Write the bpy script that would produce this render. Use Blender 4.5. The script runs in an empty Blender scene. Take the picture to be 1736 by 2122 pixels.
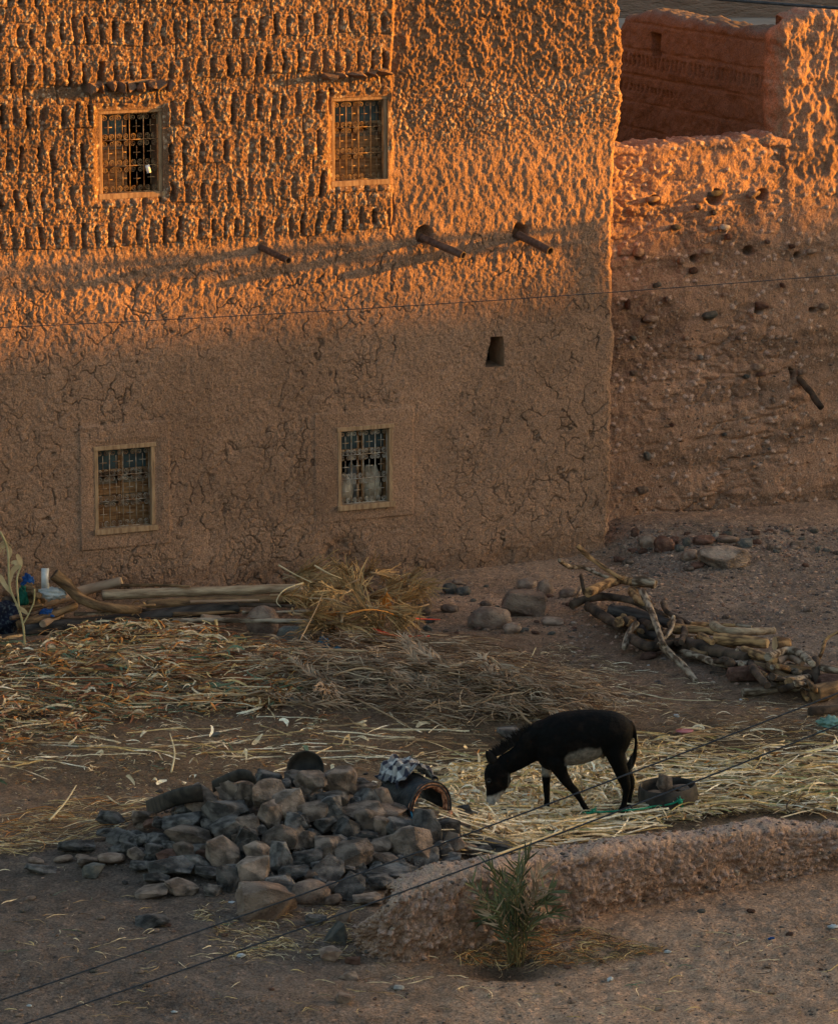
import bpy, bmesh, math, random
import numpy as np
from mathutils import Vector, Matrix, noise as mnoise
rad = math.radians
S = bpy.context.scene
# ------------------------------------------------------------------ camera
CAM_H = 11.67; PITCH = rad(11.0); FPX = 9000.0; CU, CV = 868.0, 1061.0
cam = bpy.data.cameras.new('camera'); cam_o = bpy.data.objects.new('camera', cam)
S.collection.objects.link(cam_o); S.camera = cam_o
cam_o.location = (0, 0, CAM_H); cam_o.rotation_euler = (rad(90) - PITCH, 0, 0)
cam.sensor_fit = 'HORIZONTAL'; cam.sensor_width = 36.0; cam.lens = 36.0 * FPX / 1736.0
cam.clip_start = 0.5; cam.clip_end = 3000
# ------------------------------------------------------------------ sky, sun, exposure
SUN_EL, SUN_AZ = 5.0, 13.5        # azimuth counted from +X towards +Y
S.world = bpy.data.worlds.new('World'); S.world.use_nodes = True
nt = S.world.node_tree; bg = nt.nodes['Background']
sky = nt.nodes.new('ShaderNodeTexSky'); sky.sky_type = 'NISHITA'; sky.sun_disc = False
sky.sun_elevation = rad(SUN_EL); sky.sun_rotation = rad(90 - SUN_AZ)
sky.air_density = 1.0; sky.dust_density = 2.8; sky.ozone_density = 1.0
nt.links.new(sky.outputs[0], bg.inputs[0]); bg.inputs[1].default_value = 0.132
sun = bpy.data.lights.new('sun', 'SUN'); sun.energy = 5.0; sun.angle = rad(0.55); sun.color = (1.0, 0.385, 0.02)
sun_o = bpy.data.objects.new('sun', sun); S.collection.objects.link(sun_o)
SUNV = Vector((math.cos(rad(SUN_EL)) * math.cos(rad(SUN_AZ)), math.cos(rad(SUN_EL)) * math.sin(rad(SUN_AZ)), math.sin(rad(SUN_EL))))
sun_o.rotation_euler = SUNV.to_track_quat('Z', 'Y').to_euler()
sun_o.location = (30, 30, 30)
S.view_settings.view_transform = 'Standard'; S.view_settings.look = 'None'
S.view_settings.exposure = 1.9; S.view_settings.gamma = 1.0
S.cycles.max_bounces = 5; S.cycles.diffuse_bounces = 3
C = S.collection
rng = np.random.default_rng(11); R = random.Random(5)
# ------------------------------------------------------------------ tags and mesh helpers
def tag(o, label=None, cat=None, group=None, kind=None):
    if label: o['label'] = label
    if cat: o['category'] = cat
    if group: o['group'] = group
    if kind: o['kind'] = kind
    return o
def empty(name, loc=(0, 0, 0), rz=0.0, parent=None):
    o = bpy.data.objects.new(name, None); C.objects.link(o); o.location = loc; o.rotation_euler = (0, 0, rz)
    o.empty_display_size = 0.1
    if parent: o.parent = parent
    return o
def link(name, me, parent=None, loc=None):
    o = bpy.data.objects.new(name, me); C.objects.link(o)
    if parent: o.parent = parent
    if loc is not None: o.location = loc
    return o
def np_mesh(name, V, F, mat, smooth=True, col=None):
    """V (n,3), F (m,k) -> mesh"""
    V = np.asarray(V, np.float32).reshape(-1, 3); F = np.asarray(F, np.int32); k = F.shape[1]
    me = bpy.data.meshes.new(name)
    me.vertices.add(len(V)); me.vertices.foreach_set('co', V.ravel())
    me.loops.add(F.size); me.loops.foreach_set('vertex_index', F.ravel())
    me.polygons.add(len(F)); me.polygons.foreach_set('loop_start', np.arange(0, F.size, k, dtype=np.int32))
    me.polygons.foreach_set('use_smooth', np.full(len(F), smooth, dtype=bool))
    me.update(calc_edges=True)
    if col is not None:
        c = np.ones((len(V), 4), np.float32); c[:, :3] = np.asarray(col, np.float32).reshape(-1, 3)
        at = me.attributes.new('Col', 'FLOAT_COLOR', 'POINT'); at.data.foreach_set('color', c.ravel())
    if mat: me.materials.append(mat)
    return me
def grid_faces(ny, nx, mask=None):
    i = (np.arange(ny - 1)[:, None] * nx + np.arange(nx - 1)[None, :])
    F = np.stack([i, i + 1, i + nx + 1, i + nx], -1)
    if mask is not None: F = F[mask]
    return F.reshape(-1, 4)
class MB:
    def __init__(s): s.V = []; s.F = []; s.n = 0
    def add(s, V, F):
        b = s.n
        for v in V: s.V.append(tuple(v))
        for f in F: s.F.append(tuple(i + b for i in f))
        s.n += len(V)
    def box(s, c, d, M=None):
        x, y, z = d[0] / 2, d[1] / 2, d[2] / 2
        P = [Vector((a * x, b * y, e * z)) for a in (-1, 1) for b in (-1, 1) for e in (-1, 1)]
        if M is not None: P = [M @ p for p in P]
        P = [p + Vector(c) for p in P]
        s.add(P, [(0, 1, 3, 2), (4, 6, 7, 5), (0, 4, 5, 1), (2, 3, 7, 6), (0, 2, 6, 4), (1, 5, 7, 3)])
    def quad_prism(s, P, Q):
        """two matching rings P and Q -> closed prism"""
        n = len(P); s.add(list(P) + list(Q), [tuple(range(n))[::-1], tuple(range(n, 2 * n))] + [(i, (i + 1) % n, n + (i + 1) % n, n + i) for i in range(n)])
    def tube(s, pts, r, n=8, cap=True, rough=0.0, rr=None):
        pts = [Vector(p) for p in pts]; m = len(pts)
        rs = r if hasattr(r, '__len__') else [r] * m
        up = None; rings = []
        for i, p in enumerate(pts):
            t = (pts[min(i + 1, m - 1)] - pts[max(i - 1, 0)])
            t = t.normalized() if t.length > 1e-9 else Vector((0, 0, 1))
            if up is None:
                up = Vector((0, 0, 1)) if abs(t.z) < 0.9 else Vector((1, 0, 0))
            a = t.cross(up); a = a.normalized() if a.length > 1e-6 else Vector((1, 0, 0))
            b = a.cross(t).normalized(); up = b
            ring = []
            for k in range(n):
                th = 2 * math.pi * k / n
                q = rs[i] * (1 + (rough * (rr.random() - .5) * 2 if rr else 0))
                ring.append(p + a * math.cos(th) * q + b * math.sin(th) * q)
            rings.append(ring)
        V = [v for ring in rings for v in ring]; F = []
        for i in range(m - 1):
            for k in range(n):
                F.append((i * n + k, i * n + (k + 1) % n, (i + 1) * n + (k + 1) % n, (i + 1) * n + k))
        if cap: F.append(tuple(range(n))[::-1]); F.append(tuple((m - 1) * n + k for k in range(n)))
        s.add(V, F)
    def strip(s, pts, w, nrm, th=0.0):
        """ribbon along pts with half width w (list) and normal-ish nrm"""
        V = []; F = []; m = len(pts)
        for i, p in enumerate(pts):
            p = Vector(p); t = (Vector(pts[min(i + 1, m - 1)]) - Vector(pts[max(i - 1, 0)])).normalized()
            a = t.cross(Vector(nrm)); a = a.normalized() if a.length > 1e-6 else Vector((1, 0, 0))
            V += [p - a * w[i], p + a * w[i]]
        for i in range(m - 1): F.append((2 * i, 2 * i + 1, 2 * i + 3, 2 * i + 2))
        s.add(V, F)
    def mesh(s, name, mat, smooth=False):
        me = bpy.data.meshes.new(name); me.from_pydata(s.V, [], s.F); me.update()
        if smooth: me.polygons.foreach_set('use_smooth', [True] * len(me.polygons))
        if mat: me.materials.append(mat)
        return me
    def build(s, name, mat, parent=None, smooth=False, loc=None): return link(name, s.mesh(name, mat, smooth), parent, loc)
def bake(o):
    """apply the modifiers of a freshly made object"""
    dg = bpy.context.evaluated_depsgraph_get(); dg.update()
    me = bpy.data.meshes.new_from_object(o.evaluated_get(dg)); o.modifiers.clear(); o.data = me; return o
# ------------------------------------------------------------------ numpy noise
def h2(ix, iy, seed):
    h = (ix.astype(np.int64) * 374761393 + iy.astype(np.int64) * 668265263 + seed * 974634777) & 0xffffffff
    h = ((h ^ (h >> 13)) * 1274126177) & 0xffffffff
    h = ((h ^ (h >> 16)) * 2246822519) & 0xffffffff
    return ((h ^ (h >> 15)) & 0xffffff).astype(np.float64) / 16777216.0
def vn(x, y, seed=0):
    ix = np.floor(x); iy = np.floor(y); fx = x - ix; fy = y - iy
    fx = fx * fx * fx * (fx * (fx * 6 - 15) + 10); fy = fy * fy * fy * (fy * (fy * 6 - 15) + 10)
    a = h2(ix, iy, seed); b = h2(ix + 1, iy, seed); c = h2(ix, iy + 1, seed); d = h2(ix + 1, iy + 1, seed)
    return (a + (b - a) * fx + (c - a) * fy + (a - b - c + d) * fx * fy) * 2 - 1
def fbm(x, y, o=4, seed=0, g=0.5):
    r = 0; a = 1.0; t = 0
    for k in range(o):
        r = r + a * vn(x * 2 ** k + 17.3 * k, y * 2 ** k - 9.1 * k, seed + k); t += a; a *= g
    return r / t
def voro(x, y, seed=0, jit=0.9):
    ix = np.floor(x); iy = np.floor(y)
    F1 = np.full(x.shape, 9.0); F2 = np.full(x.shape, 9.0); ID = np.zeros(x.shape)
    for dx in (-1, 0, 1):
        for dy in (-1, 0, 1):
            cx = ix + dx; cy = iy + dy
            px = cx + 0.5 + (h2(cx, cy, seed) - .5) * jit; py = cy + 0.5 + (h2(cx, cy, seed + 1) - .5) * jit
            d = np.hypot(px - x, py - y); idv = h2(cx, cy, seed + 2)
            m = d < F1
            F2 = np.where(m, F1, np.minimum(F2, d)); ID = np.where(m, idv, ID); F1 = np.where(m, d, F1)
    return F1, F2, ID
def ss(a, b, x):
    t = np.clip((x - a) / (b - a), 0, 1); return t * t * (3 - 2 * t)
def lin(r, g, b):
    f = lambda c: (c / 255 / 12.92) if c / 255 < 0.04045 else ((c / 255 + 0.055) / 1.055) ** 2.4
    return np.array([f(r), f(g), f(b)])
# ------------------------------------------------------------------ pixel rays (photo measured at 1736 px width)
def ray(u, v):
    dx = (u - CU) / FPX; dy = -(v - CV) / FPX
    return Vector((dx, math.cos(PITCH) + dy * math.sin(PITCH), -math.sin(PITCH) + dy * math.cos(PITCH)))
WANG = rad(25.0); W = Vector((math.cos(WANG), math.sin(WANG), 0)); N = Vector((math.sin(WANG), -math.cos(WANG), 0))
P0 = Vector((0, CAM_H / math.tan(PITCH + math.atan((1190 - CV) / FPX)), 0))
def on_wall(u, v, back=0.0):
    d = ray(u, v); o = Vector((0, 0, CAM_H)); p = P0 - N * back
    t = (p - o).dot(N) / d.dot(N); q = o + d * t
    return (q - P0).dot(W), q.z
def wp(a, z, out=0.0):
    p = P0 + W * a + N * out; return Vector((p.x, p.y, z))
# ------------------------------------------------------------------ materials
def new_mat(name):
    m = bpy.data.materials.new(name); m.use_nodes = True; t = m.node_tree; b = t.nodes['Principled BSDF']
    return m, t, b
def setp(b, rough=0.9, spec=0.2, metal=0.0):
    b.inputs['Roughness'].default_value = rough; b.inputs['Specular IOR Level'].default_value = spec; b.inputs['Metallic'].default_value = metal
def noise_mix(t, b, c1, c2, scale, detail=6, mid=(0.35, 0.65), coord='Object', stretch=None, extra=None):
    tc = t.nodes.new('ShaderNodeTexCoord'); mp = t.nodes.new('ShaderNodeMapping')
    t.links.new(tc.outputs[coord], mp.inputs[0])
    if stretch: mp.inputs['Scale'].default_value = stretch
    n = t.nodes.new('ShaderNodeTexNoise'); n.inputs['Scale'].default_value = scale; n.inputs['Detail'].default_value = detail
    t.links.new(mp.outputs[0], n.inputs['Vector'])
    r = t.nodes.new('ShaderNodeValToRGB'); r.color_ramp.elements[0].position = mid[0]; r.color_ramp.elements[1].position = mid[1]
    r.color_ramp.elements[0].color = (*c1, 1); r.color_ramp.elements[1].color = (*c2, 1)
    t.links.new(n.outputs[0], r.inputs[0])
    return r.outputs[0], mp.outputs[0], n.outputs[0]
def bump(t, b, vec, scales, dist=0.01, strength=0.6):
    prev = None
    for sc, w in scales:
        n = t.nodes.new('ShaderNodeTexNoise'); n.inputs['Scale'].default_value = sc; n.inputs['Detail'].default_value = 5
        t.links.new(vec, n.inputs['Vector'])
        bp = t.nodes.new('ShaderNodeBump'); bp.inputs['Distance'].default_value = dist * w; bp.inputs['Strength'].default_value = strength
        t.links.new(n.outputs[0], bp.inputs['Height'])
        if prev: t.links.new(prev.outputs[0], bp.inputs['Normal'])
        prev = bp
    t.links.new(prev.outputs[0], b.inputs['Normal'])
def mat_noise(name, c1, c2, scale=6, rough=0.9, spec=0.2, metal=0, bsc=((40, 1),), dist=0.006, stretch=None, mid=(0.35, 0.65), rand=0.0, strength=0.6):
    m, t, b = new_mat(name); setp(b, rough, spec, metal)
    c, vec, _ = noise_mix(t, b, c1, c2, scale, stretch=stretch, mid=mid)
    if rand > 0:
        oi = t.nodes.new('ShaderNodeObjectInfo'); hs = t.nodes.new('ShaderNodeHueSaturation'); mr = t.nodes.new('ShaderNodeMapRange')
        mr.inputs['To Min'].default_value = 1 - rand; mr.inputs['To Max'].default_value = 1 + rand
        t.links.new(oi.outputs['Random'], mr.inputs[0]); t.links.new(mr.outputs[0], hs.inputs['Value']); t.links.new(c, hs.inputs['Color']); c = hs.outputs[0]
    t.links.new(c, b.inputs['Base Color'])
    if bsc: bump(t, b, vec, bsc, dist, strength)
    return m
def mat_attr(name, rough=0.95, spec=0.15, vscale=60, var=0.25, bsc=((90, 1), (300, .4)), dist=0.006, trans=0.0, strength=0.7):
    """colour from the mesh's Col attribute, broken up by fine noise"""
    m, t, b = new_mat(name); setp(b, rough, spec)
    at = t.nodes.new('ShaderNodeAttribute'); at.attribute_name = 'Col'
    c, vec, _ = noise_mix(t, b, (1 - var,) * 3, (1 + var,) * 3, vscale)
    mx = t.nodes.new('ShaderNodeMix'); mx.data_type = 'RGBA'; mx.blend_type = 'MULTIPLY'; mx.inputs[0].default_value = 1
    t.links.new(at.outputs['Color'], mx.inputs[6]); t.links.new(c, mx.inputs[7]); t.links.new(mx.outputs[2], b.inputs['Base Color'])
    if bsc: bump(t, b, vec, bsc, dist, strength)
    if trans > 0:
        tr = t.nodes.new('ShaderNodeBsdfTranslucent'); t.links.new(mx.outputs[2], tr.inputs[0]); ms = t.nodes.new('ShaderNodeMixShader'); ms.inputs[0].default_value = trans
        out = t.nodes['Material Output']; t.links.new(b.outputs[0], ms.inputs[1]); t.links.new(tr.outputs[0], ms.inputs[2]); t.links.new(ms.outputs[0], out.inputs[0])
    return m
M = {}
M['mud'] = mat_attr('mud_wall', vscale=60, var=0.3, bsc=((30, 1), (80, .8), (200, .4)), dist=0.018, strength=.85)
M['ground'] = mat_attr('ground_soil', vscale=40, var=0.38, bsc=((14, 1.4), (50, 1), (150, .5)), dist=0.028, strength=.9)
M['straw'] = mat_attr('straw', rough=0.7, spec=0.3, vscale=25, var=0.3, bsc=None, trans=0.15)
M['jamb'] = mat_noise('mud_jamb', (.26, .16, .10), (.34, .22, .14), 12, bsc=((60, 1),))
M['frame'] = mat_noise('window_wood', (.24, .145, .085), (.42, .28, .165), 5, bsc=((50, 1),), stretch=(6, 6, 1), dist=.003)
M['iron_old'] = mat_noise('rusty_iron', (.12, .06, .03), (.36, .24, .13), 14, rough=.7, spec=.3, bsc=((120, 1),), dist=.001)
M['iron_pale'] = mat_noise('pale_painted_iron', (.50, .46, .40), (.26, .17, .10), 12, rough=.6, spec=.3, bsc=((120, 1),), dist=.001)
M['iron_mid'] = mat_noise('weathered_iron', (.34, .29, .23), (.20, .11, .06), 14, rough=.65, spec=.3, bsc=None, mid=(.4, .6))
M['pane'] = mat_noise('dusty_glass', (.018, .035, .045), (.05, .09, .10), 7, rough=.35, spec=.5, bsc=None)
M['sash'] = mat_noise('old_sash_wood', (.15, .07, .03), (.34, .19, .09), 5, stretch=(1, 1, 6), bsc=((60, 1),), dist=.003)
M['board'] = mat_noise('grey_board', (.16, .11, .07), (.36, .28, .20), 5, stretch=(1, 1, 8), bsc=((60, 1),), dist=.004)
M['dark'] = mat_noise('dark_room', (.02, .015, .01), (.04, .03, .02), 3, bsc=None)  # near-black colour standing in for the unlit inside of house and vent
M['pipe'] = mat_noise('rusty_pipe', (.045, .03, .025), (.13, .085, .065), 20, rough=.6, spec=.4, bsc=((80, 1),), dist=.002)
M['white'] = mat_noise('white_plastic', (.34, .36, .37), (.58, .58, .57), 10, rough=.5, spec=.4, bsc=((20, 1),), dist=.01)
M['white_paint'] = mat_noise('white_paint', (.85, .87, .88), (.9, .9, .9), 10, rough=.4, spec=.4, bsc=None)
M['sack'] = mat_noise('dirty_sack', (.30, .22, .15), (.62, .54, .42), 7, bsc=((14, 1), (80, .3)), dist=.02)
M['sack_grey'] = mat_noise('grey_sack', (.16, .15, .14), (.42, .38, .33), 8, bsc=((14, 1), (80, .3)), dist=.02)
# ------------------------------------------------------------------ terrain
FW = [(1195, 1225), (1330, 1330), (1500, 1395), (1736, 1450), (1900, 1500)]   # firewood ridge in the photo
def flat_hit(u, v, z=0.0):
    d = ray(u, v); t = (z - CAM_H) / d.z; return Vector((d.x * t, d.y * t, z))
FWP = [flat_hit(*p) for p in FW]
def seg_d(x, y, A, B):
    ax, ay = A[0], A[1]; bx, by = B[0] - ax, B[1] - ay; L = bx * bx + by * by
    t = np.clip(((x - ax) * bx + (y - ay) * by) / L, 0, 1)
    return np.hypot(x - ax - t * bx, y - ay - t * by)
def gau(x, y, u, v, rx, ry, h, z=0):
    c = flat_hit(u, v, z); return h * np.exp(-(((x - c.x) / rx) ** 2 + ((y - c.y) / ry) ** 2))
def base_z(x, y):
    x = np.asarray(x, float); y = np.asarray(y, float)
    fade = ss(120, 60, np.hypot(x, y - 48))
    z = fbm(x * .35, y * .25, 3, 3) * .06 * fade
    z = z + fbm(x * 1.7, y * 1.3, 4, 9) * .022 * fade
    z = z + fbm(x * 9, y * 7, 3, 23) * .013 * fade + np.abs(fbm(x * 2.6, y * 2.2, 4, 27)) * .035 * fade * ss(41.5, 39.5, y)
    # debris banked against the right wall and the house corner
    pw = (x - P0.x) * N.x + (y - P0.y) * N.y; aw = (x - P0.x) * W.x + (y - P0.y) * W.y
    z = z + .22 * ss(2.6, -.6, pw) * ss(2.3, 3.6, aw) * fade
    z = z + gau(x, y, 1500, 1150, 1.6, 1.4, .10)
    # road drops a little in front of the low wall
    z = z - .10 * ss(39.8, 38.0, y + .28 * (x - 2)) * ss(-2.0, 0.5, x) * fade
    # hollow round the small palm and crumbled earth along the bank foot
    z = z + gau(x, y, 1050, 1992, .42, .38, -.13) + gau(x, y, 1050, 2025, .75, .3, .05)
    # tyre tracks, lower left
    tr = np.sin((y * .97 + x * .28) * 2 * np.pi / .07 + fbm(x, y, 2, 5) * 2)
    band = ss(.45, .30, np.abs(y + .28 * x - 36.45)) * ss(1.5, -.5, x) + ss(.35, .2, np.abs(y + .2 * x - 35.2)) * ss(2.5, .5, x)
    z = z + tr * .010 * band
    return z
def heap_z(x, y):
    """ground plus the heaps that lie on it"""
    z = base_z(x, y); x = np.asarray(x, float); y = np.asarray(y, float)
    h = gau(x, y, 610, 1770, 1.15, 1.15, .62, 0) + gau(x, y, 820, 1760, .9, 1.0, .35) + gau(x, y, 380, 1770, .8, .8, .20)
    h = h + gau(x, y, 300, 1405, 2.4, 1.0, .20) + gau(x, y, 250, 1340, 1.3, .5, .12)
    h = h + gau(x, y, 820, 1430, 1.5, .9, .20) + gau(x, y, 1080, 1470, 1.1, .7, .14)
    f = np.minimum.reduce([seg_d(x, y, FWP[i], FWP[i + 1]) for i in range(len(FWP) - 1)])
    h = h + .04 * np.exp(-(f / .45) ** 2)
    return z + h
def hit(u, v, fn=heap_z, lift=0.0):
    d = ray(u, v); ys = np.linspace(33, 66, 1200); t = ys / d.y
    zz = CAM_H + d.z * t; g = fn(d.x * t, ys) + lift
    k = int(np.argmax(zz <= g))
    if zz[k] > g[k]: k = len(ys) - 1
    if k > 0:
        a = zz[k - 1] - g[k - 1]; b = g[k] - zz[k]; f = a / (a + b + 1e-9); y = ys[k - 1] + (ys[k] - ys[k - 1]) * f
    else: y = ys[0]
    t = y / d.y; return Vector((d.x * t, y, CAM_H + d.z * t))
def hit_many(u, v, fn=heap_z, it=6):
    dx = (u - CU) / FPX; dy = -(v - CV) / FPX
    ry = math.cos(PITCH) + dy * math.sin(PITCH); rz = -math.sin(PITCH) + dy * math.cos(PITCH)
    z = np.zeros_like(u, dtype=float)
    for k in range(it):
        t = (z - CAM_H) / rz; x = dx * t; y = ry * t; z = z * .4 + .6 * fn(x, y)
    return x, y, fn(x, y)
def ppm(p): # photo units per metre at a world point
    return FPX / (p.y * math.cos(PITCH) - (p.z - CAM_H) * math.sin(PITCH))
def npix(x, y):
    """photo pixel of ground points, for choosing soil colours by area"""
    z = 0 - CAM_H; f = y * math.cos(PITCH) - z * math.sin(PITCH); up = y * math.sin(PITCH) + z * math.cos(PITCH)
    return CU + FPX * x / f, CV - FPX * up / f
def axis_pts(dense_lo, dense_hi, step, far, ratio=1.25):
    a = np.arange(dense_lo, dense_hi + step / 2, step); lo = []; s = step; p = dense_lo
    while p > -far: s *= ratio; p -= s; lo.append(p)
    hi = []; s = step; p = a[-1]
    while p < far: s *= ratio; p += s; hi.append(p)
    return np.array(lo[::-1] + list(a) + hi)
def build_ground():
    xs = axis_pts(-5.6, 6.6, .022, 1500); ys = axis_pts(34.0, 60.5, .03, 1500)
    X, Y = np.meshgrid(xs, ys); Z = heap_z(X, Y)
    core = heap_z(X, Y) - base_z(X, Y)
    # the rubble core stays under its stones
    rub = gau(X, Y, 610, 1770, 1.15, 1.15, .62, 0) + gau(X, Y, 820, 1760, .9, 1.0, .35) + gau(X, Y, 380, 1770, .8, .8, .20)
    Z = Z - rub * .35
    inm = (X > -5.7) & (X < 6.7) & (Y > 33.9) & (Y < 60.6)
    F1, F2, ID = voro(X * 16, Y * 16, 41)
    peb = (ID > .80) * np.sqrt(np.clip(1 - (F1 / .38) ** 2, 0, 1)); F1b, _, IDb = voro(X * 34, Y * 34, 51); peb2 = (IDb > .7) * np.sqrt(np.clip(1 - (F1b / .4) ** 2, 0, 1))
    dens = .35 + .65 * ss(-.1, .4, fbm(X * .6, Y * .5, 2, 77))
    Z = Z + inm * (peb * .018 + peb2 * .008) * dens
    U, V = npix(X, Y)
    n = fbm(X * 1.2, Y * 1.0, 4, 61)[..., None]; n2 = fbm(X * 5, Y * 5, 3, 66)[..., None]
    brown = np.array([.21, .135, .088]); dark = np.array([.135, .10, .078]); pale = np.array([.38, .25, .17]); road = np.array([.39, .25, .165]); tan = np.array([.13, .085, .048])
    grey = np.array([.235, .18, .14])
    c = brown + 0 * X[..., None]
    def mixc(c, col, w): w = np.clip(w, 0, 1)[..., None]; return c * (1 - w) + col * w
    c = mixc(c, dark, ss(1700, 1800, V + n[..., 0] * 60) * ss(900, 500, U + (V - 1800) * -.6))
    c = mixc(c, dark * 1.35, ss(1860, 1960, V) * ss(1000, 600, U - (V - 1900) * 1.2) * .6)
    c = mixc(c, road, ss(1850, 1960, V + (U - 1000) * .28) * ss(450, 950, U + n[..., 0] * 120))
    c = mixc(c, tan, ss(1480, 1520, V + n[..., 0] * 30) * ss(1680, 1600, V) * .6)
    c = mixc(c, tan * .7, ss(800, 900, U) * ss(1480, 1540, V) * ss(1760, 1700, V) * .7)  # soil darkened under the straw bed so gaps between stalks look shaded
    c = mixc(c, pale, ss(1330, 1240, V) * ss(780, 1000, U) * ss(1330, 1180, U) * .8)
    c = mixc(c, grey, ss(1240, 1330, U - (V - 1150) * .5) * ss(1450, 1330, V) * .9)
    c = mixc(c, pale * .9, ss(1150, 1110, V) * ss(1200, 1300, U) * .7)
    c = mixc(c, np.array([.035, .028, .023]), ss(.08, .3, rub) * .9)  # soil blackened under the pile, painting in the shade between its stones
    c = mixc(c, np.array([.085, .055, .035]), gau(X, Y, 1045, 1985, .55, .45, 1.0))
    n3 = fbm(X * 16, Y * 14, 3, 68)[..., None]; c = c * (1 + .28 * n + .26 * n2 + .25 * n3)
    pc = np.stack([.9 + .6 * ID, .9 + .5 * ID, .9 + .45 * ID], -1)
    c = np.where((peb > .25)[..., None] & inm[..., None], c * pc, c)
    nx = len(xs); ny = len(ys)
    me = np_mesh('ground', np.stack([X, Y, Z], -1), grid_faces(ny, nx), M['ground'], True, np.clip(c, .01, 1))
    tag(link('ground', me), kind='structure')
build_ground()
# ------------------------------------------------------------------ mud brick house
AC = on_wall(1272, 600)[0]; WL = -9.0
def edge_off(z):
    """raggedness of the house corner"""
    zz = [0, 1.0, 3.0, 4.6, 5.2, 5.6, 6.1, 6.9, 7.4, 9.5]; dd = [-.03, -.01, .02, .0, .02, .05, .09, .10, .04, .05]
    return np.interp(z, zz, dd) + .02 * vn(z * 3, z * 0, 7) + .012 * vn(z * 11, z * 0, 8)
WIN = {}
for key, (u0, v0, u1, v1) in {'ul': (206, 229, 337, 408), 'ur': (688, 203, 803, 382), 'll': (196, 925, 320, 1101), 'lr': (700, 886, 812, 1052)}.items():
    # corners are read as left edge at its mid height, right edge at its mid height
    a0, _ = on_wall(u0, (v0 + v1) / 2); a1, _ = on_wall(u1, (v0 + v1) / 2); um = (u0 + u1) / 2
    _, zt = on_wall(um, v0 - 3); _, zb = on_wall(um, v1 - 3)
    WIN[key] = (a0, a1, zb, zt)
ROWZ = on_wall(450, 307)[1]; ROWP = .505
A_EDGE = on_wall(808, 300)[0]; Z_BRICK = on_wall(450, 505)[1]
SH0 = on_wall(400, 170); HOLE = [on_wall(*p) for p in ((1004, 761), (1045, 758), (1042, 700), (1018, 697))]
PIPES = [((540, 511), (598, 540), .045), ((876, 492), (960, 529), .05), ((1078, 487), (1140, 520), .055)]
PH = [on_wall(*p[0]) for p in PIPES]
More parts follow.
